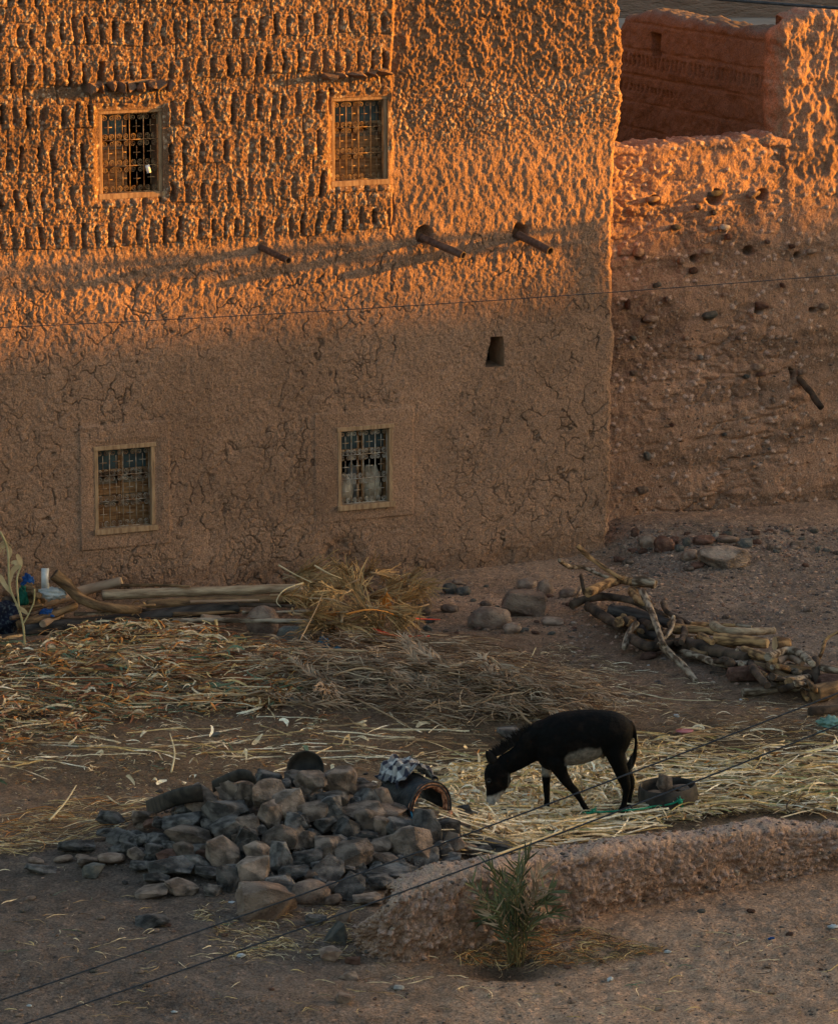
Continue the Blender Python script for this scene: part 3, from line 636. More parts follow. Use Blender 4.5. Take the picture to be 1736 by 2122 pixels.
def topped(name, parent, S_, ZT, path, disp, color, base=-.3, step=.0125, cap=.55, org=None, mat='mud'):
    """wall sheet: columns along S_, each of height ZT(s), whose top rolls over backwards. path(s)->(P (.,3), normal(.,3))"""
    top = ZT(S_); hmax = float(top.max()); nz = int((hmax - base) / step); t = np.linspace(0, 1, nz)
    rr = .12; ncap = 26
    s = np.repeat(S_[None, :], nz + ncap, 0); z = base + (top[None, :] - rr - base) * t[:, None]
    tc = np.linspace(0, 1, ncap + 1)[1:]; th = np.minimum(tc * 2.2, 1) * math.pi / 2
    zc = top[None, :] - rr + rr * np.sin(th)[:, None] + 0 * top[None, :]; bk = rr * (1 - np.cos(th)) + np.maximum(tc - 1 / 2.2, 0) / (1 - 1 / 2.2) * (cap - rr)
    z = np.vstack([z, zc]); back = np.vstack([np.zeros((nz, len(S_))), bk[:, None] + 0 * top[None, :]])
    v = z + back                                 # running coordinate for the noise
    I = disp(s, v); d = I[0]; col = color(s, v, I)
    Pp, Nn = path(S_)
    capm = np.concatenate([np.zeros(nz), th / (math.pi / 2)])[:, None]
    V = Pp[None, :, :] + Nn[None, :, :] * ((d * (1 - capm) - back))[..., None]; V[..., 2] = z + d * capm * .8
    # a last row that drops behind so the wall has a back
    last = V[-1].copy(); low = last.copy(); low[:, 2] = base; V = np.concatenate([V, low[None]], 0); col = np.concatenate([col, col[-1:]], 0)
    # end caps
    ny, nx = V.shape[:2]; F = grid_faces(ny, nx)
    me = np_mesh(name, V - np.array(org), F, M[mat], True, col); o = link(name, me, parent)
    return o
aL = AC - .7; aJ = on_wall(1604, 300, BK)[0]; aR = on_wall(1736, 300, BK)[0] + 3.0
def path_line(back):
    def f(s):
        P = np.array(wp(0, 0, -back))[None, :] + s[:, None] * np.array(W)[None, :]; return P, np.repeat(np.array(N)[None, :], len(s), 0)
    return f
zl = [on_wall(u, v, BK) for u, v in ((1280, 303), (1340, 300), (1420, 292), (1520, 286), (1600, 280))]
def ztop_low(s): return np.interp(s, [p[0] for p in zl], [p[1] for p in zl]) + .025 * vn(s * 5, s * 0, 31) + .012 * vn(s * 17, s * 0, 32)
topped('low_wall', ruin, np.arange(aL, aJ + .30, .0125), ztop_low, path_line(BK), lambda a, z: ruin_disp(a, z), lambda a, z, I: ruin_color(a, z, I), org=RO)
# tower stump: left face runs back, then rounded corner, then front face
LR = 5.0; rc = .25
def path_tower(s):
    """s<0: left face (distance back), 0..arc: corner, beyond: front"""
    arc = rc * math.pi / 2; P = []; Nn = []
    Wv = np.array(W); Nv = np.array(N); B = np.array(wp(aJ, 0, -BK - .012))
    th = np.clip(s / rc, 0, math.pi / 2)
    along = rc * (1 - np.cos(th)) + np.maximum(s - arc, 0); back = np.maximum(-s, 0) + rc * (1 - np.sin(th))
    # direction of the left face bends slightly
    P = B[None] + along[:, None] * Wv - back[:, None] * Nv
    Nn = -np.cos(th)[:, None] * Wv + np.sin(th)[:, None] * Nv
    return P, Nn
zt_c = on_wall(1600, 60, BK)[1]; zt_r = on_wall(1690, 18, BK)[1]
def ztop_tower(s):
    z = np.interp(s, [-LR, -LR + .25, -4.2, -3.2, -1.5, -.4, 0, .25, .8, 4], [3.6, 5.4, zt_c - .10, zt_c - .02, zt_c - .04, zt_c - .04, zt_c - .0, zt_c + .12, zt_r + .02, zt_r])
    return z + .03 * vn(s * 3, s * 0, 33) + .015 * vn(s * 12, s * 0, 34)
def tower_disp(s, z):
    up = ss(on_wall(1680, 400, BK)[1] - .3, on_wall(1680, 330, BK)[1], z + .1 * fbm(s, z, 2, 5)); a = s + aJ
    d, p1, ID, p2, GD, lay = ruin_disp(a, z, up)
    left = ss(.05, -.1, s)
    # rows of worn slots on the left face
    q = s / .13; f = np.abs(q - np.floor(q) - .5) * .13; rows = ss(.10, .06, np.abs(z - (zt_c - .75))) + ss(.06, .03, np.abs(z - (zt_c - 1.15))) * ss(-2, -3, s)
    d2 = .04 * fbm(s * .8, z, 3, 230) + .03 * fbm(s * 4, z * 4, 4, 231) - left * rows * ss(.035, .02, f) * .04
    d2 = d2 - .015 * ss(.03, .01, np.abs((z / .38) % 1 - .5) * .38 + .03 * fbm(s * 3, z * 2, 3, 6)) + .02 * fbm(s * 9, z * 9, 3, 61)
    hole = (np.abs(s + 3.15 ) < .14) & (np.abs(z - (zt_c - .48)) < .17); d2 = d2 - hole * .25
    d = d * (1 - left) + d2 * left
    return d, p1 * (1 - up), ID, p2 * (1 - up * .8), GD, lay * (1 - left)
Ss = np.concatenate([np.arange(-LR, 0, .02), np.arange(0, 3.0, .0125), np.arange(3.0, aR - aJ, .1)])
topped('tower_wall', ruin, Ss, ztop_tower, path_tower, tower_disp, lambda a, z, I: ruin_color(a, z, I) * (1 - ss(.10, -.08, a)[..., None] * (1 - np.array([.46, .56, .62]))), org=RO, step=.016, cap=.45)  # left face tinted darker and less red, its shade put into the colour
# far roof terrace and wall behind
M['far'] = mat_noise('far_mud', (.22, .15, .11), (.30, .21, .155), 1.6, bsc=((3, 1), (14, .5)), dist=.12, stretch=(1, 1, 3))
M['roofpale'] = mat_noise('pale_roof', (.30, .24, .19), (.38, .31, .25), 2, bsc=((6, 1),), dist=.03)
far = empty('far_house', (6, 65.5, 0)); tag(far, 'low far mud house with pale flat roof, glimpsed beside the ruined stump', 'house')
def far_box(name, c, d, mat, parent, seg=.12, amp=.05, seed=3):
    bm = bmesh.new(); bmesh.ops.create_cube(bm, size=1)
    for v in bm.verts: v.co = Vector((v.co.x * d[0], v.co.y * d[1], v.co.z * d[2]))
    cuts = [e for e in bm.edges]; bmesh.ops.subdivide_edges(bm, edges=cuts, cuts=24, use_grid_fill=True)
    for v in bm.verts:
        q = v.co + Vector(c); v.co += v.normal * (mnoise.noise(q * 1.3) * amp + mnoise.noise(q * 4) * amp * .4)
    me = bpy.data.meshes.new(name); bm.to_mesh(me); bm.free(); me.materials.append(mat); me.polygons.foreach_set('use_smooth', [True] * len(me.polygons))
    return link(name, me, parent, Vector(c) - (parent.location if parent else Vector()))
far_box('wall', (6, 69.3, 2.9), (13, 7.6, 5.8), M['far'], far, amp=.06); far_box('roof', (6, 69.3, 5.86), (13.1, 7.7, .1), M['roofpale'], far, amp=.03)
fw = far_box('far_wall', (6, 74.5, 4.6), (26, 1.2, 9.2), M['far'], None, amp=.12); tag(fw, 'long brown far wall across the very top right behind the ruined stump', 'wall')
# ------------------------------------------------------------------ unseen ridge added beyond the right edge, shaped to shade the lower walls
def ridge():
    # height of the shadow line wanted on the walls, as the world y of the lit point
    tgt = [(0, 700), (300, 680), (600, 655), (900, 630), (1260, 590)]; rows = []
    for u, v in tgt:
        a, z = on_wall(u, v); p = wp(a, z); rows.append((p.y, z, p.x))
    for u, v in ((1300, 480), (1500, 455), (1700, 460)):
        a, z = on_wall(u, v, BK); p = wp(a, z, -BK); rows.append((p.y, z, p.x))
    XR = 95.0; ys = []; zs = []
    for y, z, x in rows:
        k = (XR - x) / SUNV.x; ys.append(y + SUNV.y * k); zs.append(z + SUNV.z * k)
    o = np.argsort(ys); ys = np.array(ys)[o]; zs = np.array(zs)[o]
    Yr = np.concatenate([np.linspace(-20, ys[0] - 1, 30), np.linspace(ys[0] - .9, ys[-1] + 1, 200), np.linspace(ys[-1] + 2, 140, 30)])
    Zt = np.interp(Yr, ys, zs); prof = np.array([(-22, -.5), (-14, .5), (-7, .86), (-2, .98), (0, 1), (3, .97), (10, .8), (30, .4), (60, -.02)])
    V = []
    for (dx, f) in prof:
        jitter = .0 if dx == 0 else .5
        V.append(np.stack([XR + dx + 0 * Yr, Yr, Zt * f - (.6 if dx == 60 or dx == -22 else 0) + jitter * fbm(Yr * .2, Yr * 0 + dx, 3, 7)], -1))
    V = np.stack(V, 0); ny, nx = V.shape[:2]
    V[1:4, :, 2] = np.minimum(V[1:4, :, 2], V[4, :, 2] - .25); V[5:, :, 2] = np.minimum(V[5:, :, 2], V[4, :, 2] - .3)
    tag(link('shadow_ridge', np_mesh('shadow_ridge', V, grid_faces(ny, nx)[:, ::-1], M['far'])), kind='structure')
ridge()
# two unseen poles added outside the right edge to cast shadow bands on the wall
pr = empty('shadow_pole_rack', (10.5, 56.5, 0)); tag(pr, 'unseen wooden rack of two long poles, added beyond the right edge to cast shadows', 'rack')
def pole_pt(u, v, X=10.5):
    a, z = on_wall(u, v); p = wp(a, z); k = (X - p.x) / SUNV.x; return p + SUNV * k
q0, q1 = pole_pt(-60, 605), pole_pt(1240, 500); r0, r1 = pole_pt(-60, 572), pole_pt(1240, 470)
for (s0, s1, rd) in ((q0, q1, .055), (r0, r1, .06)):
    b = MB(); b.tube([s0 - pr.location, (s0 + s1) / 2 - pr.location + Vector((0, 0, .0)), s1 - pr.location], [rd, rd, rd * .7], 10); b.build('pole', M['board'], pr, True)
for q in (q0, q1): b = MB(); b.tube([Vector((q.x + .1, q.y, -.2)) - pr.location, Vector((q.x + .1, q.y, q.z + .3)) - pr.location], .05, 8); b.build('post', M['board'], pr, True)
def grit(name, P, Nn, smin, smax, parent, org=None, elong=1.3):
    """countless small pebbles half sunk in a surface, one part of their wall"""
    K = len(P); bm = bmesh.new(); bmesh.ops.create_icosphere(bm, subdivisions=1, radius=.5); B = np.array([q.co[:] for q in bm.verts]); F = np.array([[q.index for q in f.verts] for f in bm.faces]); bm.free()
    s = smin * (smax / smin) ** (rng.random(K) ** 2.6); sc = s[:, None] * np.stack([rng.uniform(.9, 1.2 * elong, K), rng.uniform(.5, .9, K), rng.uniform(.5, .9, K)], 1)
    X = B[None] * sc[:, None] * rng.uniform(.82, 1.18, (K, len(B), 1)); Vv = X + P[:, None] + Nn[:, None] * (s * .12)[:, None, None] - (np.array(org) if org is not None else 0)
    g = rng.random((K, 1)); pal = np.array([(.30, .19, .13), (.40, .28, .21), (.20, .15, .125), (.26, .14, .09), (.46, .36, .28), (.13, .11, .10), (.34, .21, .14)]); col = pal[rng.integers(0, len(pal), K)] * rng.uniform(.7, 1.1, (K, 1))
    me = np_mesh(name, Vv, (F[None] + (np.arange(K) * len(B))[:, None, None]).reshape(-1, 3), M['mud'], True, np.repeat(col[:, None], len(B), 1)); o = link(name, me, parent); o['kind'] = 'stuff'; return o
# ------------------------------------------------------------------ low earthen wall in the foreground
def earth_bank():
    src = [(716, 1968, 1892), (765, 1992, 1862), (820, 1999, 1838), (918, 1990, 1782), (1041, 1962, 1764), (1130, 1932, 1748), (1224, 1909, 1736), (1350, 1880, 1716), (1487, 1850, 1704), (1600, 1828, 1686), (1736, 1806, 1690), (1900, 1775, 1672), (2100, 1735, 1650)]
    T = .62; pts = []
    for u, vb, vt in src:
        b = hit(u, vb, base_z); th = T * (0.75 if u < 800 else 1); d = ray(u, vt); yb = b.y + th * .85; t = yb / d.y; pts.append((b.x, b.y, base_z(b.x, b.y), CAM_H + d.z * t, th))
    P = np.array(pts); L = np.concatenate([[0], np.cumsum(np.hypot(np.diff(P[:, 0]), np.diff(P[:, 1])))])
    s = np.arange(0, L[-1], .0125); q = [np.interp(s, L, P[:, i]) for i in range(5)]
    k = np.ones(31) / 31; sm = lambda a: np.convolve(np.pad(a, 15, 'edge'), k, 'valid')
    x, y, zb, zt, th = [sm(a) for a in q]
    tx = np.gradient(x); ty = np.gradient(y); l = np.hypot(tx, ty); px, py = -ty / l, tx / l      # pointing to the back
    prof = np.array([(-.06, -.25), (.05, .0), (.02, .25), (-.01, .55), (.03, .82), (.12, .96), (.30, 1.0), (.55, .98), (.8, .9), (.95, .7), (1.0, .35), (1.02, -.2)])
    pl = np.concatenate([[0], np.cumsum(np.hypot(np.diff(prof[:, 0]) * .6, np.diff(prof[:, 1]) * .6))]); t = np.linspace(0, pl[-1], 150); po = np.interp(t, pl, prof[:, 0]); ph = np.interp(t, pl, prof[:, 1])
    kk = np.ones(9) / 9; po = np.convolve(np.pad(po, 4, 'edge'), kk, 'valid'); ph = np.convolve(np.pad(ph, 4, 'edge'), kk, 'valid')
    e = np.clip(s / .16, 0, 1); e = np.sqrt(1 - (1 - e) ** 2)                                       # rounded left end
    sc = .5 + (po[:, None] - .5) * (.15 + .85 * e[None]); H = (zt - zb)[None] * (.7 + .3 * e[None])
    X = x[None] + px[None] * sc * th[None]; Y = y[None] + py[None] * sc * th[None]; Z = zb[None] + ph[:, None] * H
    V = np.stack([X, Y, Z], -1); du = np.gradient(V, axis=1); dv = np.gradient(V, axis=0); n = np.cross(du, dv); n /= np.linalg.norm(n, axis=-1, keepdims=True) + 1e-9
    if n[60, len(s) // 2, 1] > 0: n = -n
    a = s[None] + 0 * t[:, None]; b = t[:, None] + 0 * s[None]
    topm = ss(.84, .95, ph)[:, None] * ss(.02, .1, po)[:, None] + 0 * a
    F1, F2, ID = voro(a * 13, b * 15, 301); G1, G2, GD = voro(a * 26, b * 28, 303); K1, K2, KD = voro(a * 48, b * 50, 306)
    p1 = np.sqrt(np.clip(1 - (F1 / .40) ** 2, 0, 1)) * (ID > .76); p2 = np.sqrt(np.clip(1 - (G1 / .46) ** 2, 0, 1)) * (GD > .40); p3 = np.sqrt(np.clip(1 - (K1 / .5) ** 2, 0, 1)) * (KD > .3)
    d = .07 * fbm(a * 1.2, b * 1.4, 3, 310) + .04 * fbm(a * 4, b * 5, 4, 311) + .02 * fbm(a * 12, b * 13, 4, 312) * (1 - .3 * topm)
    d = d + (1 - .7 * topm) * (.030 * p1 + .018 * p2 + .009 * p3) - (1 - topm) * .03 * ss(-.1, .5, fbm(a * 7, b * 7, 3, 314))
    d = d - (1 - .6 * topm) * .035 * np.clip(1 - 4.5 * np.abs(fbm(a * 3.2, b * 4.0, 5, 333, .6)), 0, 1) + .012 * fbm(a * 30, b * 30, 2, 335)
    d = d - .07 * ss(.22, .02, ph[:, None]) * ss(-.2, .4, fbm(a * 1.5, b, 3, 313)) * (ph[:, None] > -.05)
    V = V + n * d[..., None]
    c = np.array([.33, .21, .148]) * (1 + .2 * fbm(a * 1.5, b * 2, 3, 320)[..., None] + .2 * fbm(a * 8, b * 8, 3, 321)[..., None])
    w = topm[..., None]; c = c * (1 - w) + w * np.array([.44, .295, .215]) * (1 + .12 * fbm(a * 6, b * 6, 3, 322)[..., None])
    pc = np.stack([.20 + .26 * ID, .13 + .19 * ID, .11 + .15 * ID], -1); c = np.where((p1 > .15)[..., None] & (w < .6), pc, c)
    g = (GD * 53) % 1; pc = np.stack([.18 + .32 * g, .12 + .22 * g, .10 + .17 * g], -1); c = np.where((p2 > .3)[..., None] & (GD > .6)[..., None], pc, c)
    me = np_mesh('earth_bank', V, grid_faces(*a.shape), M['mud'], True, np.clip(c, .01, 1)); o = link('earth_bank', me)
    tag(o, 'low crumbling earth wall full of pebbles in the foreground, behind the small green palm', 'wall')
    K = 2600; iy = rng.integers(8, 112, K); ix = rng.integers(4, V.shape[1] - 4, K); grit('pebbles', V[iy, ix], n[iy, ix], .010, .050, o)
earth_bank()
# ------------------------------------------------------------------ rocks
TONES = {'D': ((.070, .064, .061), (.29, .258, .235)), 'B': ((.16, .118, .092), (.46, .34, .265)), 'P': ((.27, .18, .135), (.48, .345, .26)), 'G': ((.13, .13, .12), (.26, .23, .19)), 'R': ((.14, .07, .05), (.26, .14, .10)), 'W': ((.42, .38, .34), (.6, .56, .5))}
RM = {k: mat_noise('stone_' + {'D': 'charcoal', 'B': 'brown', 'P': 'pink', 'G': 'grey', 'R': 'red', 'W': 'white'}[k], *v, scale=2.2, rough=.85, spec=.25, bsc=((5, .9), (14, 1), (45, .6)), dist=.06, rand=.35, mid=(.40, .62), strength=.8) for k, v in TONES.items()}
ANG = {k: [rock_mesh('angular_stone', 10 + i + 40 * j, RM[k], 13 + (i % 4) * 2, .55 + .08 * (i % 4), .014) for i in range(8)] for j, k in enumerate('DBPRGW')}
def cobble_mesh(seed, mat):
    bm = bmesh.new(); bmesh.ops.create_icosphere(bm, subdivisions=4, radius=.5)
    for v in bm.verts:
        q = mnoise.noise(v.co * 2.2 + Vector((seed * 5.1, 0, 0))) * .22 + mnoise.noise(v.co * 6 + Vector((0, seed, 0))) * .04
        m = max(abs(c) for c in v.co) * 2; v.co *= (1 + q) * (1 + .25 * (1 - m))
    me = bpy.data.meshes.new('cobble'); bm.to_mesh(me); bm.free(); me.polygons.foreach_set('use_smooth', [True] * len(me.polygons)); me.materials.append(mat); return me
COB = {k: [cobble_mesh(i + 7 * j, RM[k]) for i in range(4)] for j, k in enumerate('DBPGRW')}
BLK = {k: [rock_mesh('boulder', 500 + i + 10 * j, RM[k], 30, .75, .10, rough=.05) for i in range(3)] for j, k in enumerate('DBPG')}
TN = {'D': 'charcoal', 'B': 'dark brown', 'P': 'pinkish', 'G': 'grey', 'R': 'reddish', 'W': 'white'}
def stone(u, v, w, h, tone, kind='a', fn=heap_z, lab=None, group=None, name='stone', sink=.12, yaw=None, roll=None, depth=.75):
    p = hit(u, v + h * .30, fn); k = ppm(p); wm = w / k; hm = h / k; d = wm * depth; hz = max(hm * .85, hm - .12 * d)
    lst = {'a': ANG, 'c': COB, 'b': BLK}[kind][tone]; me = lst[R.randrange(len(lst))]
    o = link(name, me, None, p + Vector((0, d * .12, hz * (.5 - sink)))); o.scale = (wm * 1.12, d, hz * 1.14)
    o.rotation_euler = (R.uniform(-.12, .12), R.uniform(-.22, .22) if roll is None else roll, R.uniform(-.25, .25) + (math.pi if R.random() < .5 else 0) if yaw is None else yaw)
    if kind == 'a' and R.random() < .5: o.rotation_euler[0] += math.pi
    tag(o, lab, 'boulder' if wm > .42 else 'stone', group); return o
def Zm(fx, ox, oy): return lambda x, y: ((ox + x / fx) / 1.9303, (oy + y / fx) / 1.9303)
z4 = Zm(1.736, 100, 2950); z5 = Zm(1.736, 950, 2950); z6 = Zm(1.447, 1800, 2750); z1 = Zm(1.4467, 0, 2200); z2 = Zm(1.4467, 1000, 2200); z3 = Zm(1.4455, 2150, 2100); z7 = Zm(.8465, 1300, 3200); z8 = Zm(1.0212, 0, 3300)
pile4 = [(345, 760, 230, 95, 'D'), (445, 780, 90, 55, 'D'), (100, 920, 200, 70, 'D'), (610, 580, 200, 120, 'D'), (825, 570, 150, 110, 'B'), (875, 605, 100, 60, 'R'), (570, 665, 130, 60, 'D'), (650, 700, 150, 110, 'D'), (720, 710, 110, 90, 'D'), (805, 720, 90, 80, 'D'), (915, 710, 150, 80, 'D'), (640, 790, 110, 70, 'D'), (725, 775, 100, 80, 'D'), (775, 815, 110, 80, 'B'), (900, 790, 110, 90, 'D'), (1000, 760, 100, 70, 'D'), (985, 820, 130, 70, 'R'), (1105, 795, 140, 110, 'B'), (1200, 780, 130, 70, 'D'), (1235, 815, 90, 60, 'R'), (1095, 600, 230, 120, 'D'), (1125, 690, 270, 130, 'B'), (960, 600, 130, 60, 'D'), (1220, 440, 190, 190, 'B'), (1385, 540, 280, 170, 'D'), (1445, 385, 260, 170, 'B'), (1395, 650, 200, 150, 'D'), (1375, 810, 210, 190, 'B'), (1535, 735, 130, 180, 'D'), (1010, 910, 290, 150, 'D'), (1185, 875, 190, 110, 'D'), (800, 895, 120, 65, 'D'), (910, 985, 160, 90, 'D'), (1085, 1045, 200, 110, 'B'), (885, 1080, 210, 75, 'B'), (1290, 955, 200, 80, 'D'), (1425, 990, 160, 160, 'D'), (1305, 1065, 110, 75, 'D'), (1120, 500, 120, 90, 'D'), (1280, 620, 90, 90, 'D'), (1050, 860, 90, 60, 'D'), (480, 935, 140, 95, 'G'), (455, 870, 160, 75, 'B')]
pile5 = [(215, 300, 180, 110, 'D'), (225, 400, 210, 180, 'B'), (60, 400, 130, 150, 'B'), (505, 335, 210, 165, 'B'), (430, 290, 170, 110, 'D'), (710, 315, 200, 165, 'B'), (880, 360, 150, 60, 'B'), (905, 420, 170, 110, 'D'), (1010, 430, 130, 130, 'P'), (1020, 515, 290, 85, 'P'), (850, 520, 290, 110, 'B'), (360, 480, 210, 180, 'B'), (525, 520, 190, 115, 'B'), (505, 440, 90, 80, 'D'), (655, 440, 190, 110, 'D'), (640, 505, 150, 140, 'D'), (225, 545, 150, 180, 'B'), (70, 635, 150, 140, 'B'), (165, 645, 70, 65, 'D'), (415, 600, 150, 115, 'D'), (610, 615, 140, 95, 'D'), (755, 645, 160, 135, 'D'), (895, 585, 145, 140, 'B'), (985, 635, 110, 130, 'B'), (1110, 640, 215, 150, 'D'), (900, 690, 130, 60, 'D'), (1310, 670, 190, 250, 'D'), (1445, 645, 170, 140, 'D'), (1510, 745, 150, 140, 'P'), (1200, 770, 260, 240, 'B'), (1310, 840, 150, 165, 'D'), (400, 710, 170, 150, 'B'), (300, 700, 220, 150, 'B'), (60, 740, 120, 150, 'D'), (140, 815, 180, 145, 'B'), (300, 860, 150, 200, 'D'), (490, 845, 180, 110, 'D'), (625, 785, 160, 140, 'B'), (670, 720, 200, 80, 'D'), (845, 740, 150, 80, 'D'), (990, 765, 160, 120, 'B'), (810, 840, 235, 175, 'B'), (1010, 870, 190, 100, 'B'), (1115, 870, 80, 80, 'D'), (390, 945, 180, 100, 'D'), (510, 965, 130, 75, 'P'), (630, 925, 190, 165, 'D'), (1030, 950, 290, 85, 'D'), (105, 950, 195, 200, 'B'), (230, 965, 90, 70, 'D'), (765, 930, 100, 60, 'D'), (1290, 545, 180, 85, 'B'), (1090, 510, 120, 70, 'B'), (1540, 490, 110, 80, 'D'), (1640, 560, 110, 90, 'D'), (1550, 570, 120, 80, 'D'), (1650, 640, 170, 75, 'D'), (1700, 740, 160, 75, 'D'), (560, 900, 100, 70, 'D'), (720, 560, 110, 70, 'D'), (480, 720, 110, 110, 'B'), (300, 1050, 200, 150, 'D'), (780, 1050, 180, 165, 'D'), (995, 1020, 160, 95, 'D'), (900, 1130, 170, 75, 'B'), (320, 340, 100, 80, 'D'), (1060, 330, 110, 70, 'D'), (860, 320, 110, 60, 'D'), (1180, 930, 130, 90, 'D'), (430, 560, 90, 70, 'D'), (570, 1000, 90, 60, 'D'), (960, 900, 90, 60, 'D'), (1400, 760, 110, 80, 'D')]
def where_pile(u, v):
    hx = 'left foot' if u < 200 else 'left slope' if u < 400 else 'centre' if u < 640 else 'right slope' if u < 830 else 'right foot'
    hy = 'high on' if v < 1665 else 'midway up' if v < 1725 else 'low on' if v < 1790 else 'along front of'
    return hx, hy
def pile_label(u, v, w, h, t):
    hx, hy = where_pile(u, v); size = 'small' if w < 58 else 'large' if w > 108 else 'medium'
    shape = 'flat ' if w > 1.9 * h else 'upright ' if h > 1.15 * w else 'blocky '
    return '%s %s%s stone %s %s of rubble pile' % (size, shape, TN[t], hy, hx)
PG = 'stones of the rubble pile'
for zf, L in ((z4, pile4), (z5, pile5)):
    for (x, y, w, h, t) in L:
        u, v = zf(x, y); k = 1.736 * 1.9303
        stone(u, v, w / k * 1.08, h / k * 1.16, t, 'a', lab=pile_label(u, v, w * .9, h * .9, t), group=PG)
# rubble core under and between the stones
for i in range(70):
    a = R.random() * 6.28; q = math.sqrt(R.random()); u = 600 + 330 * q * math.cos(a); v = 1735 + 88 * q * math.sin(a); s = R.uniform(28, 46); t = R.choice('DDDB')
    o = stone(u, v, s, s * .8, t, 'a', lab=None, sink=.55); tag(o, '%s stone wedged deep between larger ones, %s %s of pile' % (TN[t], where_pile(u, v)[1], where_pile(u, v)[0]), 'stone', PG)
K4 = 1.736 * 1.9303; K2 = 1.4467 * 1.9303; K6 = K2; K3 = 1.4455 * 1.9303
def st(zf, K, x, y, w, h, t, kind, lab, group=None, **kw):
    u, v = zf(x, y); return stone(u, v, w / K, h / K, t, kind, lab=lab, group=group, **kw)
st(z5, K4, 200, 1160, 380, 300, 'P', 'b', 'largest pinkish boulder, at the front edge of the rubble pile under the cable', depth=.8)
st(z5, K4, 515, 1088, 235, 175, 'P', 'c', 'round pinkish boulder with a crack, right of the largest boulder at the pile front')
st(z5, K4, 655, 1050, 110, 85, 'P', 'c', 'small pinkish cobble touching the round cracked boulder')
st(z5, K4, 665, 1135, 115, 80, 'P', 'c', 'low pinkish cobble below and right of the round cracked boulder')
st(z4, K4, 880, 1285, 215, 110, 'D', 'a', 'lone black angular stone on bare ground in front of the rubble pile')
st(z4, K4, 900, 1348, 62, 34, 'P', 'c', 'small tan pebble leaning on the lone black stone')
st(z4, K4, 595, 845, 175, 80, 'P', 'c', 'flat pinkish cobble left of the pile, largest of the cobbles there')
st(z4, K4, 265, 848, 120, 52, 'P', 'c', 'oval pinkish cobble in the row left of the pile')
st(z4, K4, 410, 840, 110, 42, 'P', 'c', 'thin pinkish cobble behind the brown wedge stone left of the pile')
st(z4, K4, 75, 862, 105, 45, 'P', 'c', 'leftmost pink cobble of the row left of the pile')
st(z4, K4, 755, 712, 46, 60, 'R', 'c', 'small orange brown pebble standing among charcoal stones')
st(z4, K4, 35, 1122, 76, 32, 'P', 'c', 'pink pebble alone at the lower left'); st(z4, K4, 525, 1257, 62, 34, 'P', 'c', 'pale tan pebble on dark soil left of the lone black stone')
st(z8, K2 * .706, 1365, 450, 95, 95, 'G', 'a', 'grey and pink stone at the left end of the earth bank'); st(z8, K2 * .706, 1350, 535, 85, 70, 'P', 'a', 'pink block at the foot of the left end of the earth bank'); st(z8, K2 * .706, 1430, 620, 75, 42, 'P', 'a', 'buff angular stone on the track below the left end of the earth bank')
st(z8, K2 * .706, 1410, 712, 75, 55, 'P', 'a', 'pale pointed stone near the bottom edge'); st(z8, K2 * .706, 1628, 668, 44, 22, 'W', 'c', 'whitish pebble on the track right of the pale pointed stone')
st(z8, K2 * .706, 1440, 560, 60, 40, 'R', 'a', 'brown chip beside the pink block'); st(z8, K2 * .706, 1400, 380, 60, 60, 'P', 'a', 'pinkish stone under the lower cable beside the bank'); st(z8, K2 * .706, 1290, 390, 80, 45, 'D', 'a', 'dark flat stone between boulder and bank')
st(z6, K6, 330, 740, 125, 75, 'D', 'a', 'dark pyramid stone on the straw between the donkey muzzle and its front hoof'); st(z6, K6, 345, 268, 140, 80, 'D', 'a', 'dark stone behind the donkey mane')
st(z6, K6, 60, 745, 130, 110, 'D', 'a', 'dark stone under the donkey nose at the right foot of the pile'); st(z6, K6, 150, 835, 150, 75, 'D', 'a', 'dark flat stone right of the pile on straw'); st(z6, K6, 240, 915, 250, 70, 'D', 'a', 'long dark stone at the back of the earth bank')
st(z6, K6, 950, 575, 80, 28, 'P', 'c', 'thin pink stone on straw behind the donkey hind legs')
# stones by the house wall
for a in ((1160, 232, 78, 72, 'G', 'c', 'left grey cobble of the trio by the wall foot'), (1235, 242, 76, 60, 'G', 'c', 'right grey cobble of the trio by the wall foot'), (1205, 192, 72, 36, 'P', 'c', 'flat cobble behind the trio by the wall foot'),
          (1155, 342, 92, 56, 'P', 'c', 'brown cobble half sunk right of the palm litter'), (1385, 408, 216, 150, 'P', 'c', 'large smooth round pink boulder in front of the house wall'), (1515, 457, 96, 70, 'P', 'c', 'pink cobble touching the large smooth round boulder'),
          (1600, 200, 102, 74, 'P', 'c', 'left one of two round pink cobbles against the wall foot'), (1708, 228, 84, 100, 'P', 'c', 'right one of two round pink cobbles against the wall foot'), (1580, 325, 240, 175, 'P', 'b', 'big blue grey angular boulder in front of the house wall'),
          (235, 872, 102, 60, 'G', 'a', 'grey stone at the edge of the leaf litter'), (1550, 612, 52, 36, 'P', 'c', 'small pale pebble in the middle of the yard'), (1225, 577, 52, 36, 'P', 'c', 'small pale pebble right of the palm litter'), (1365, 312, 62, 34, 'P', 'c', 'small brown pebble above the large round boulder'),
          (75, 430, 175, 180, 'P', 'c', 'big brown boulder under the end of the charred log'), (90, 532, 110, 62, 'R', 'c', 'low reddish stone in front of the big brown boulder'), (255, 507, 185, 130, 'G', 'b', 'grey brown block under the palm litter'), (415, 472, 110, 110, 'P', 'a', 'upright brown stone under the palm litter'), (990, 345, 115, 105, 'P', 'c', 'pale boulder half buried at the right of the palm litter'),
          (1040, 410, 60, 40, 'G', 'c', 'small grey cobble under the red strands'), (1030, 455, 60, 40, 'G', 'a', 'small grey stone below the red strands')):
    st(z2, K2, *a[:6], a[6])
